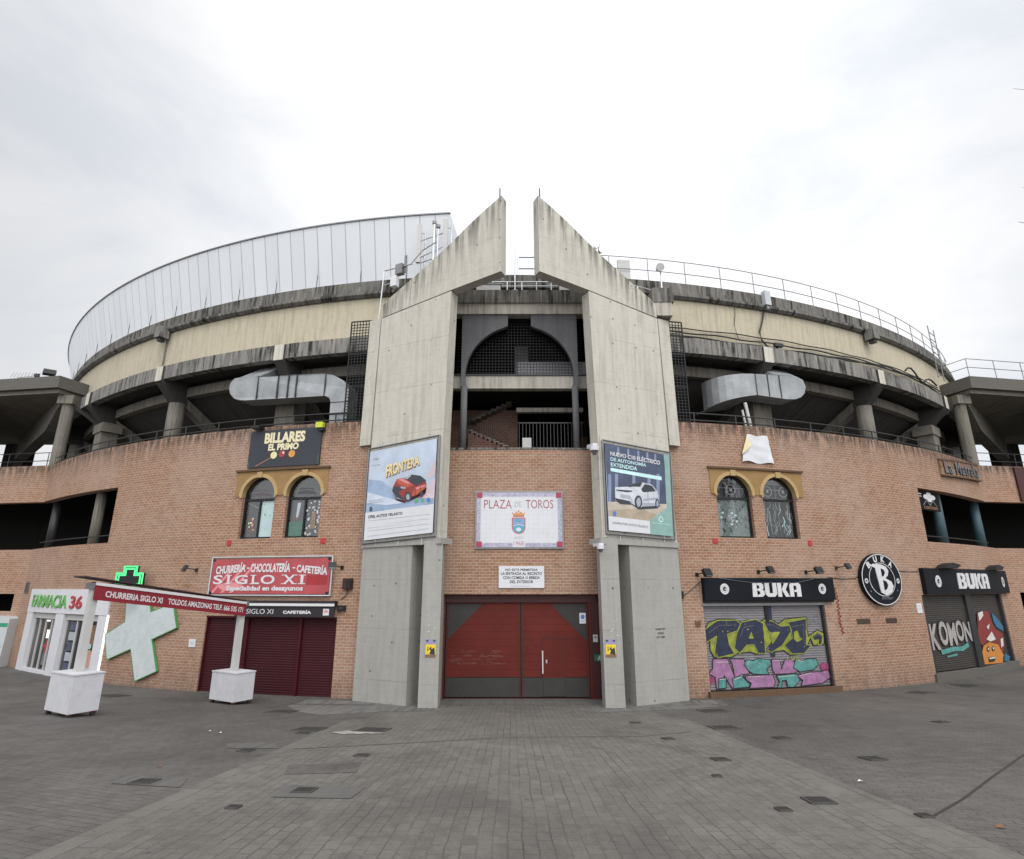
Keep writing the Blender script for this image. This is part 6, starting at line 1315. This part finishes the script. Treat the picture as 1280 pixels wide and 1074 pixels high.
mb = MB(ent); mb.box(1.5, 2.4, 13.82, 14.25, -0.6, -0.35, 'off white'); T.part('case', mb); mb = MB(ent); mb.box(1.46, 2.44, 14.25, 14.29, -0.63, -0.32, 'grey steel'); T.part('lid', mb)
T = Thing('roof_cabinet', 'low pale roof box behind the left concrete fin', 'roof box', ent(-1.5, 13.82, -1.0))
mb = MB(ent); mb.box(-1.6, -0.7, 13.82, 14.2, -0.6, -0.35, 'off white'); T.part('case', mb); mb = MB(ent); mb.box(-1.64, -0.66, 14.2, 14.24, -0.63, -0.32, 'grey steel'); T.part('lid', mb)

# ------------------------------------------------------------------ antennas and roof clutter
for m, s in ((PYL, -1), (PYR, 1)):
    p = m(s * -1.72, 16.1, -0.18); mb = MB(); mb.tube([(p[0], p[1], 16.0), (p[0], p[1], 16.72)], 0.022, 'dark steel', 6); mb.tube([(p[0], p[1], 16.0), (p[0], p[1], 16.1)], 0.04, 'dark steel', 6)
    solo('lightning_rod', mb, 'short dark rod on the tip of the %s concrete fin' % ('left' if s < 0 else 'right'), 'rod', p, 'rods on the fin tips')
def panel_antenna(label, deg, z0, z1, r=35.0):
    p = on34(deg, 0, r); T = Thing('panel_antenna', label, 'antenna', (p[0], p[1], z0), 'mobile antennas behind the left fin')
    mb = MB(); mb.rbox((p[0], p[1], (z0 + z1) / 2), (0.17, 0.12, z1 - z0), 0.05, 'off white'); T.part('panel', mb)
    mb = MB(); mb.tube([(p[0] + 0.22, p[1] + 0.1, z0 - 0.8), (p[0] + 0.22, p[1] + 0.1, z1 - 0.05)], 0.03, 'bright steel', 8); mb.tube([(p[0] + 0.22, p[1] + 0.1, z1 - 0.3), (p[0], p[1] + 0.05, z1 - 0.3)], 0.02, 'bright steel', 6); mb.tube([(p[0] + 0.22, p[1] + 0.1, z0 + 0.3), (p[0], p[1] + 0.05, z0 + 0.3)], 0.02, 'bright steel', 6); T.part('pole', mb)
panel_antenna('left upright cream panel antenna behind the left concrete fin', -5.95, 15.0, 16.62)
panel_antenna('right upright cream panel antenna partly hidden by the left concrete fin', -4.3, 15.2, 16.8)
T = Thing('antenna_mast', 'grey pipe mast with cross bars between two panel antennas', 'mast', on34(-5.0, 14.8, 35.05))
for k, (dg, zt) in enumerate(((-5.0, 16.72), (-4.75, 16.55))):
    p = on34(dg, 0, 35.05); mb = MB(); mb.tube([(p[0], p[1], 14.7), (p[0], p[1], zt)], 0.05 if k == 0 else 0.03, 'bright steel', 8); mb.tube([(p[0], p[1], zt - 0.12), (p[0], p[1], zt)], 0.08, 'grey steel', 8); T.part('pole', mb)
for za, zb in ((15.9, 16.2), (15.2, 15.6), (14.95, 15.25)):
    mb = MB(); mb.tube([on34(-5.8, za, 35.05), on34(-4.4, zb, 35.05)], 0.025, 'bright steel', 6); T.part('cross_bar', mb)
T = Thing('roof_ladder', 'light metal frame and boxes on the shoulder of the left concrete fin', 'metal frame', on34(-8.0, 14.2, 34.5))
f = [PYL(-3.2, 12.7, -0.2), PYL(-3.1, 14.7, -0.2), PYL(-1.9, 14.75, -0.3)]
mb = MB(); mb.tube(f, 0.025, 'bright steel', 6); mb.tube([PYL(-3.1, 14.1, -0.2), PYL(-2.5, 14.15, -0.25)], 0.02, 'bright steel', 6); mb.tube([PYL(-2.0, 14.75, -0.3), PYL(-1.5, 15.2, -0.3), PYL(-0.9, 15.4, -0.3)], 0.025, 'bright steel', 6); T.part('frame', mb)
mb = MB(PYL); mb.box(-2.75, -2.5, 13.95, 14.35, -0.35, -0.15, 'cloth white'); mb.box(-2.6, -2.3, 14.45, 14.85, -0.4, -0.2, 'grey steel'); mb.box(-2.28, -2.2, 14.5, 15.2, -0.35, -0.3, 'grey steel'); T.part('box', mb)
T = Thing('loudspeaker_cluster', 'cluster of pale horn loudspeakers on the slope of the right concrete fin', 'loudspeakers', PYR(0.55, 14.7, -0.2))
for u, z, rr in ((0.50, 15.02, 0.1), (0.72, 14.92, 0.12), (0.62, 15.2, 0.1), (0.84, 15.12, 0.09)):
    mb = MB(); p = PYR(u, z, -0.1); q = PYR(u + 0.1, z + 0.04, -0.38); mb.tube([p, q], rr, 'bright steel', 12, True, rr * 0.4); T.part('horn', mb)
mb = MB(); mb.tube([PYR(0.66, 14.4, -0.2), PYR(0.66, 15.1, -0.2)], 0.03, 'dark steel', 6); T.part('pole', mb)
T = Thing('roof_lamp', 'pale round lamp on a pole behind the right concrete fin', 'lamp', on34(8.9, 14.2, 34.5))
p = on34(9.15, 0, 34.9); mb = MB(); mb.tube([(p[0], p[1], 13.9), (p[0], p[1], 14.9)], 0.03, 'bright steel', 6); T.part('pole', mb)
mb = MB(); mb.tube([(p[0] - 0.05, p[1] - 0.2, 14.92), (p[0] - 0.05, p[1] + 0.1, 15.0)], 0.16, 'off white', 12, True, 0.1); T.part('head', mb)
T = rail('shoulder_rail', 'short light railing on the shoulder of the right concrete fin', [PYR(1.9, 13.3, -0.6), PYR(3.3, 13.3, -0.6)], (0.45, 0.85), [PYR(2.6, 13.3, -0.6), PYR(3.3, 13.3, -0.6)], 0.02, 'bright steel', 0.0)
mb = MB(); 
p = on34(7.3, 15.2, 34.0); mb.rbox((p[0], p[1], 15.3), (0.5, 0.1, 0.95), 0.1, 'off white'); mb.rbox((p[0], p[1], 14.8), (0.08, 0.08, 0.3), 0.1, 'grey steel'); solo('flat_antenna', mb, 'pale square panel at the start of the right roof railing', 'antenna', (p[0], p[1], 14.8))
# tv aerial and floodlight on the left annex
T = Thing('tv_aerial', 'thin television aerial on the flat roof of the left annex', 'aerial', (-25.4, 28.2, 13.2))
mb = MB(); mb.tube([(-25.4, 28.2, 13.2), (-25.4, 28.2, 14.35)], 0.022, 'grey steel', 6); T.part('mast', mb)
mb = MB(); mb.tube([(-25.3, 28.1, 14.2), (-26.9, 28.6, 14.25)], 0.016, 'grey steel', 5)
for i in range(8): x = -25.6 - i * 0.17; mb.tube([(x, 28.15 - (x + 25.4) * 0.3 * -0.3, 14.05), (x, 28.2, 14.4)], 0.009, 'grey steel', 5)
mb.rbox((-25.5, 28.15, 14.22), (0.25, 0.1, 0.16), 0, 'dark steel'); T.part('boom', mb)
T = Thing('roof_floodlight', 'black floodlight on the corner of the left annex roof', 'floodlight', (-22.9, 26.1, 13.22))
mb = MB(); mb.rbox((-23.0, 26.05, 13.55), (0.5, 0.16, 0.34), 0.6, 'black metal', -0.6); T.part('head', mb); mb = MB(); mb.tube([(-22.9, 26.1, 13.2), (-22.9, 26.1, 13.5)], 0.03, 'black metal', 6); T.part('bracket', mb)
# ladder at the right end of the roof
T = Thing('roof_ladder', 'small cage ladder at the far right end of the roof parapet', 'ladder', on34(38, 13, 34.5))
for dg in (37.2, 38.6):
    mb = MB(); mb.tube([on34(dg, 13.2, 34.55), on34(dg, 16.0, 34.55)], 0.025, 'grey steel', 6); T.part('stile', mb)
for i in range(7): mb = MB(); mb.tube([on34(37.2, 13.5 + i * 0.36, 34.55), on34(38.6, 13.5 + i * 0.36, 34.55)], 0.018, 'grey steel', 5); T.part('rung', mb)

# cables and boxes on the cream band
T = Thing('cable_run', 'dark cables looping along the foot of the right cream band', 'cables', on34(20, 12.4, 34.3))
for k, (z, rr, wob) in enumerate(((12.86, 0.024, 0.02), (12.70, 0.03, 0.03), (12.55, 0.035, 0.02), (12.48, 0.03, 0.03))):
    mb = MB(); mb.tube([on34(9.6 + i * 0.7, z + wob * math.sin(i * 1.1 + k * 2) - (0.06 * k * math.sin(i * 0.16)), 34.27 + 0.03 * k) for i in range(42)], rr, 'cable black', 5); T.part('cable', mb)
mb = MB(); mb.tube([on34(*q, 34.28) for q in ((17.2, 14.1), (16.95, 13.6), (16.6, 13.1), (16.7, 12.75), (17.1, 12.5), (17.6, 12.45), (18.2, 12.6))], 0.035, 'cable black', 6); mb.rbox(on34(17.9, 12.6, 34.35), (0.4, 0.12, 0.14), 0.3, 'dark steel'); T.part('cable', mb)
mb = MB(); mb.tube([on34(*q, 34.26) for q in ((14.9, 14.1), (14.85, 13.7), (14.7, 13.3), (14.8, 12.9), (14.95, 12.6))], 0.014, 'cable black', 5); T.part('cable', mb)
mb = MB(); mb.tube([on34(31 + i * 0.5, 12.75 + 0.25 * math.sin(i * 0.9) * (1 if i < 7 else 0.4), 34.5) for i in range(12)], 0.04, 'cable black', 6); T.part('cable', mb)
mb = MB(); p = on34(17.25, 14.3, 34.45); mb.rbox((p[0], p[1], 14.55), (0.28, 0.2, 0.62), 0.3, 'locker white'); mb.rbox((p[0], p[1], 14.18), (0.12, 0.1, 0.2), 0.3, 'grey steel'); solo('roof_box', mb, 'pale upright box with a cable on the right roof parapet', 'box', (p[0], p[1], 14.2))
for dg, lab in ((-26.6, 'left'), (27.2, 'right')):
    p = on34(dg, 0, 34.5); T = Thing('rain_spout', 'concrete rain spout box under the %s roof parapet' % lab, 'rain spout', (p[0], p[1], 13.7), 'rain spouts under the parapet')
    mb = MB(); mb.rbox((p[0], p[1], 14.0), (0.42, 0.4, 0.5), math.radians(dg), 'eave concrete'); T.part('hopper', mb)
    mb = MB(); mb.rbox((p[0], p[1], 13.68), (0.22, 0.24, 0.16), math.radians(dg), 'dark steel'); T.part('outlet', mb)
mb = MB(); mb.tube([on34(-26.55, 13.8, 34.24), on34(-26.6, 12.4, 34.24)], 0.035, 'loggia concrete', 8); mb.rbox(on34(-26.57, 12.5, 34.26), (0.12, 0.06, 0.1), -0.46, 'grey steel'); solo('down_pipe', mb, 'thin pipe down the cream band below the left rain spout', 'pipe', on34(-26.6, 12.4, 34.24))

# cameras and small signs round the gate
def dome(label, m, x, z, s):
    T = Thing('security_camera', label, 'security camera', m(x, z, 0.1), 'security cameras on the right fin')
    mb = MB(m); mb.box(x - 0.12, x + 0.05, z + 0.05 * s, z + 0.16 * s, -0.1, 0.25, 'white paint'); T.part('bracket', mb)
    mb = MB(); p = m(x - 0.06, z, 0.22); mb.tube([(p[0], p[1], p[2] + 0.08 * s), (p[0], p[1], p[2] - 0.06 * s)], 0.13 * s, 'white paint', 14); T.part('housing', mb)
    mb = MB(); mb.tube([(p[0], p[1], p[2] - 0.06 * s), (p[0], p[1], p[2] - 0.18 * s)], 0.11 * s, 'grey steel', 14, True, 0.04 * s); T.part('dome', mb)
dome('white dome camera high on the inner edge of the right concrete fin', PYR, -0.1, 7.42, 1.1)
dome('small dome camera below the poster of the right concrete fin', PYR, -0.02, 4.42, 0.8)
for m, s, lab in ((flat(X0, 17.205, 1, 0), -1, 'left'), (flat(X0, 17.205, 1, 0), 1, 'right')):
    xx = -2.62 if s < 0 else 2.56
    T = Thing('flyer', 'yellow and lilac event flyer pasted on the %s gate pier' % lab, 'flyer', m(xx, 1.4, 0.01), 'flyers on the gate piers')
    mb = MB(m); mb.box(xx - 0.14, xx + 0.16, 1.36, 1.84, -0.004, 0.004, 'flyer yellow'); mb.box(xx - 0.14, xx + 0.16, 1.70, 1.84, 0.004, 0.006, 'flyer purple'); mb.box(xx - 0.14, xx + 0.16, 1.36, 1.43, 0.004, 0.006, 'wood brown'); mb.poly([(xx - 0.02, 1.44), (xx + 0.14, 1.42), (xx + 0.12, 1.62), (xx + 0.02, 1.56)], 0.007, 'print black'); mb.box(xx - 0.12, xx - 0.06, 1.77, 1.82, 0.006, 0.007, 'print black'); mb.box(xx + 0.08, xx + 0.14, 1.77, 1.82, 0.006, 0.007, 'print black'); mb.text('14', xx - 0.08, xx + 0.04, 1.52, 1.64, 0.008, 'print black', 0.03); T.part('sheet', mb)
    mb = MB(m)
    random.seed(9 + s)
    for i in range(7): a, b = xx + random.uniform(-0.1, 0.2), 1.9 + random.uniform(0.0, 0.5); mb.poly([(a, b), (a + random.uniform(.02, .06), b + 0.01), (a + 0.03, b + random.uniform(0.02, 0.06))], 0.003 + 0.0005 * i, 'paper white')
    T.part('paper_scrap', mb)
gl = lambda x, z, d: gm(x, z, d)
mb = MB(gm); mb.box(1.86, 2.06, 2.18, 2.5, 0.05, 0.06, 'paper white'); mb.disc(1.96, 2.38, 0.06, 0.07, 0.063, 'poster icon blue'); mb.box(1.9, 2.02, 2.24, 2.26, 0.06, 0.062, 'print grey'); solo('notice_sheet', mb, 'white sheet with a blue round emblem on the red gate', 'notice', gm(1.96, 2.2, 0.05))
mb = MB(gm); mb.box(2.26, 2.40, 1.64, 1.86, 0.10, 0.14, 'off white'); mb.box(2.30, 2.36, 1.76, 1.8, 0.14, 0.143, 'dark steel'); solo('intercom', mb, 'small grey intercom on the dark red gate post', 'intercom', gm(2.33, 1.64, 0.1))
T = Thing('exit_sign', 'small green exit sign beside the red gate', 'sign', gm(2.45, 1.1, 0.12)); mb = MB(gm); mb.box(2.28, 2.56, 1.08, 1.28, 0.10, 0.13, 'exit green'); T.part('board', mb)
mb = MB(gm); mb.disc(2.44, 1.23, 0.02, 0.02, 0.133, 'paper white'); mb.ribbon([(2.44, 1.21), (2.42, 1.16), (2.38, 1.11)], 0.02, 0.133, 'paper white'); mb.ribbon([(2.42, 1.16), (2.46, 1.12)], 0.02, 0.1335, 'paper white'); mb.ribbon([(2.38, 1.18), (2.48, 1.19)], 0.015, 0.134, 'paper white'); T.part('pictogram', mb)
mb = MB(PYR); 
for i, (s, ww) in enumerate((('PROHIBIDO FIJAR', 0.36), ('CARTELES', 0.24), ('LEY 1/2000', 0.3))): mb.text(s, 2.1 - ww / 2, 2.1 + ww / 2, 2.02 - i * 0.11, 2.08 - i * 0.11, 0.002, 'spray black', 0.02)
solo('stencil', mb, 'small black stencilled lettering on the foot of the right concrete fin', 'lettering', PYR(2.1, 1.8, 0))
mb = MB(on_ring); random.seed(21)
for i in range(6):
    z = 3.3 - i * 0.26; x = 11.22 + random.uniform(-0.03, 0.05); mb.ribbon([(x, z), (x + 0.1, z - 0.08), (x, z - 0.13), (x + 0.12, z - 0.2), (x + 0.03, z - 0.24)], 0.035, 0.006 + 0.0015 * i, 'spray red')
solo('wall_graffiti', mb, 'vertical red tag sprayed on brick right of the first black sign', 'graffiti', on_ring(11.25, 2, 0))
mb = MB(); mb.tube([on_ring(11.0, 3.62, 0.02), on_ring(11.6, 3.56, 0.02), on_ring(12.3, 3.58, 0.02)], 0.012, 'cable black', 5); mb.tube([on_ring(14.5, 3.86, 0.02), on_ring(15.2, 3.84, 0.02), on_ring(15.8, 3.85, 0.02)], 0.012, 'cable black', 5); mb.tube([on_ring(x, 3.62 + 0.24 * (x - 12.3) / 2.2, 0.02) for x in (12.3, 13.4, 14.5)], 0.012, 'cable black', 5)
solo('wall_cable', mb, 'thin dark cable between the two black signs, behind the round sign', 'cable', on_ring(12, 3.6, 0))

# ------------------------------------------------------------------ paving details
drape('gate_apron', [(-5.53, 15.88), (-4.75, 15.25), (-3.36, 16.15), (-2.46, 16.43), (-2.0, 16.5), (-1.9, 18.4), (-3.03, 18.2), (-5.0, 18.4), (-6.2, 18.6), (-6.4, 17.4)], 0.004, 'apron concrete')
drape('gate_apron', [(1.76, 16.9), (2.09, 16.07), (4.66, 16.64), (6.21, 17.51), (6.3, 18.5), (5.0, 18.5), (2.6, 18.4), (2.4, 17.6)], 0.004, 'apron concrete')
drape('gate_threshold', [(-2.1, 17.75), (2.6, 17.75), (2.6, 18.6), (-2.1, 18.6)], 0.006, 'patch concrete')
drape('paving_patch', [(-4.96, 10.77), (-4.17, 11.01), (-3.87, 10.35), (-4.68, 10.3)], 0.006, 'patch concrete')
drape('paving_patch', [(-5.06, 8.17), (-4.13, 8.08), (-3.95, 7.56), (-4.87, 7.73)], 0.006, 'patch concrete')
drape('paving_patch', [(-2.75, 7.75), (-1.75, 7.65), (-1.8, 7.1), (-2.7, 7.15)], 0.006, 'patch concrete')
drape('paving_patch', [(-3.2, 9.0), (-2.2, 9.2), (-2.1, 8.5), (-3.0, 8.35)], 0.0045, 'side pavers')
drape('paint_spill', [(-3.55, 12.2), (-3.5, 12.34), (-3.38, 12.36), (-3.34, 12.52), (-3.2, 12.46), (-3.12, 12.56), (-3.0, 12.4), (-2.82, 12.44), (-2.74, 12.3), (-2.5, 12.28), (-2.55, 12.16), (-2.74, 12.1), (-2.86, 12.16), (-2.98, 12.02), (-3.14, 12.1), (-3.26, 11.98), (-3.38, 12.1)], 0.009, 'spill white')
drape('paving_seam', [(-3.6, 10.3), (-1.93, 10.97), (0.0, 11.74), (2.43, 11.79), (3.59, 12.38), (3.59, 12.42), (2.4, 11.86), (0, 11.81), (-1.95, 11.04), (-3.6, 10.38)], 0.005, 'patch concrete')
cr_ = [(4.2, 6.37), (4.92, 6.96), (6.2, 8.11), (7.6, 9.34), (9.3, 10.7)]
drape('drain_slot', cr_ + [(x - 0.022, y + 0.022) for x, y in reversed(cr_)], 0.005, 'iron cover')
covers = [(-4.54, 7.83, 0.27), (-2.43, 7.45, 0.25), (-2.91, 6.7, 0.13), (-2.34, 9.76, 0.21), (-4.29, 10.09, 0.22), (-4.14, 12.67, 0.56), (-4.08, 12.11, 0.23), (-2.85, 12.65, 0.62), (-5.92, 15.82, 0.66), (-12.24, 18.75, 0.74), (5.29, 16.14, 0.69), (4.42, 12.92, 0.55), (2.87, 11.47, 0.21), (4.95, 11.43, 0.26), (3.12, 9.4, 0.24), (2.67, 8.24, 0.11), (3.34, 6.96, 0.28), (2.8, 6.62, 0.14), (5.37, 9.34, 0.29), (4.07, 6.35, 0.13), (13.13, 19.64, 0.67), (15.74, 20.94, 0.77), (2.76, 13.85, 0.23), (9.13, 13.17, 0.26)]
CL = ['square iron cover on a pale patch in the left side paving', 'reddish iron cover with a pale surround, left of centre in the foreground', 'tiny dark iron cover nearest the camera on the left', 'small iron cover alone in the left part of the central paving', 'iron cover on the pale rectangular patch left of the central paving', 'large iron cover left of the one with white paint beside it', 'small iron cover just in front of the large left pair', 'large iron cover with white spilled paint beside it', 'iron cover nearest the left concrete fin', 'iron cover behind the nearer white planter box',
      'iron cover nearest the right concrete fin', 'large iron cover at the far end of the right pale band', 'small iron cover in the right of the central paving, far row', 'iron cover just right of the pale band, far row', 'iron cover in the right of the central paving, middle row', 'tiny iron cover in front of the middle one on the right', 'largest iron cover in the right foreground beside the pale band', 'small broken iron cover left of the large right foreground one', 'iron cover alone in the right side paving', 'iron cover at the near end of the dark drain slot', 'iron cover near the foot of the wall below the round sign', 'iron cover in front of the dark double shutters', 'small iron cover in front of the gate, right of centre', 'faint iron cover far out in the right side paving']
proto = None
for (x, y, s), lab in zip(covers, CL):
    if proto is None:
        T = Thing('drain_cover', lab, 'manhole cover', (x, y, gz(x, y)), 'iron covers set in the paving'); T.loc = (0, 0, 0)
        mb = MB(); h = 0.5
        for q in ((-h, h, -h, -h + .07), (-h, h, h - .07, h), (-h, -h + .07, -h + .07, h - .07), (h - .07, h, -h + .07, h - .07)): mb.rbox(((q[0] + q[1]) / 2, (q[2] + q[3]) / 2, 0.0), (q[1] - q[0], q[3] - q[2], 0.03), 0, 'iron frame')
        T.part('frame', mb)
        mb = MB(); mb.rbox((0, 0, 0.0), (0.86, 0.86, 0.026), 0, 'iron cover')
        for i in range(6): mb.rbox((0, -0.36 + i * 0.145, 0.014), (0.8, 0.05, 0.008), 0, 'iron cover')
        T.part('plate', mb); proto = o = T.o
    else: o = copy_tree(proto, (x, y, gz(x, y)), 0, lab)
    o.location = (x, y, gz(x, y) + 0.004); o.scale = (s, s, 1); d = math.hypot(x - CX, y - CY)
    sl = 0.1 if d - R > 1 else 0.0; o.rotation_euler = Vector((-(x - CX) / d * sl, -(y - CY) / d * sl, 1)).to_track_quat('Z', 'Y').to_euler()
    o.rotation_euler.rotate_axis('Z', random.uniform(-0.1, 0.1))
for (x, y, s), lab in zip([(-4.9, 8.75, 0.09), (4.49, 5.94, 0.1), (-5.62, 11.96, 0.08), (-5.92, 12.15, 0.07), (4.31, 7.85, 0.07)], ['orange dry leaf in the left side paving', 'dry brown leaf at the right edge of the foreground', 'pale scrap of leaf left of centre, the nearer of two', 'pale scrap of leaf left of centre, the farther of two', 'small dry leaf right of the pale band']):
    mb = MB(); g = gz(x, y) + 0.012
    mb.P([(x - s / 2, g, -y), (x, g + 0.012, -(y - s * 0.3)), (x + s / 2, g + 0.004, -y), (x, g + 0.015, -(y + s * 0.3))], 'dry leaf' if 'pale' not in lab else 'paper white', lambda a, b, c: (a, -c, b)); solo('dry_leaf', mb, lab, 'leaf', (x, y, g), 'leaves on the paving')

# ------------------------------------------------------------------ bare tree whose twigs reach into the right edge
T = Thing('bare_tree', 'leafless tree whose thin twigs reach in at the upper right edge', 'tree', (16.5, 10.5, gz(16.5, 10.5)))
mb = MB(); b = (16.5, 10.5, gz(16.5, 10.5)); mb.tube([(b[0], b[1], b[2] - 0.3), (16.45, 10.5, 3), (16.3, 10.45, 6), (16.2, 10.5, 9)], 0.26, 'twig', 10, True, 0.14); T.part('trunk', mb)
mb = MB(); random.seed(12)
def grow(p, d, L, r, depth):
    pts = [p]; q = Vector(p); dd = Vector(d)
    for i in range(4):
        dd = (dd + Vector((random.uniform(-.25, .25), random.uniform(-.25, .25), random.uniform(-.1, .22)))).normalized(); q = q + dd * L / 4; pts.append(tuple(q))
    mb.tube(pts, r, 'twig', 5, False, r * 0.55)
    if depth:
        for k in range(3 if depth > 1 else 2):
            t = random.choice(pts[1:]); grow(t, (dd + Vector((random.uniform(-.8, .8), random.uniform(-.8, .8), random.uniform(-.5, .6)))).normalized(), L * 0.62, r * 0.5, depth - 1)
for k in range(7):
    a = k * 2 * math.pi / 7 + 0.3; grow((16.2 + 0.05 * k, 10.5, 6 + 0.5 * k), (math.cos(a) * 0.75, math.sin(a) * 0.75, 0.75), 3.2, 0.09, 3)
for tip, rr in (((11.58, 10.2, 13.81), 0.009), ((11.05, 10.2, 11.55), 0.008), ((10.72, 10.2, 10.40), 0.011)):
    e0 = Vector(tip); s0 = Vector((15.6, 10.4, tip[2] - 0.8))
    pts = [s0 + (e0 - s0) * t + Vector((random.uniform(-.08, .08), 0, k * random.uniform(-1.2, 1.3))) for t, k in ((0, 0), (0.3, 0.25), (0.55, 0.1), (0.75, 0.42), (0.86, 0.22), (0.93, 0.30), (0.965, 0.12), (1.0, 0.0))]
    mb.tube(pts, 0.05, 'twig', 5, False, rr * 0.6)
    for j, (dx, dz, ex, ez) in ((4, (-0.25, 0.28, -0.3, 0.5)), (5, (-0.1, 0.3, -0.32, 0.42)), (6, (-0.05, -0.22, 0.05, -0.45)), (3, (-0.4, -0.3, -0.45, -0.62))):
        q_ = random.uniform(-1.0, 1.1); mb.tube([pts[j], pts[j] + Vector((dx * abs(q_), 0.05, dz * q_)), pts[j] + Vector((ex * random.uniform(0.4, 1.0), 0.1, ez * q_ + random.uniform(-0.1, 0.1)))], rr, 'twig', 4, False, rr * 0.4)
T.part('crown', mb)
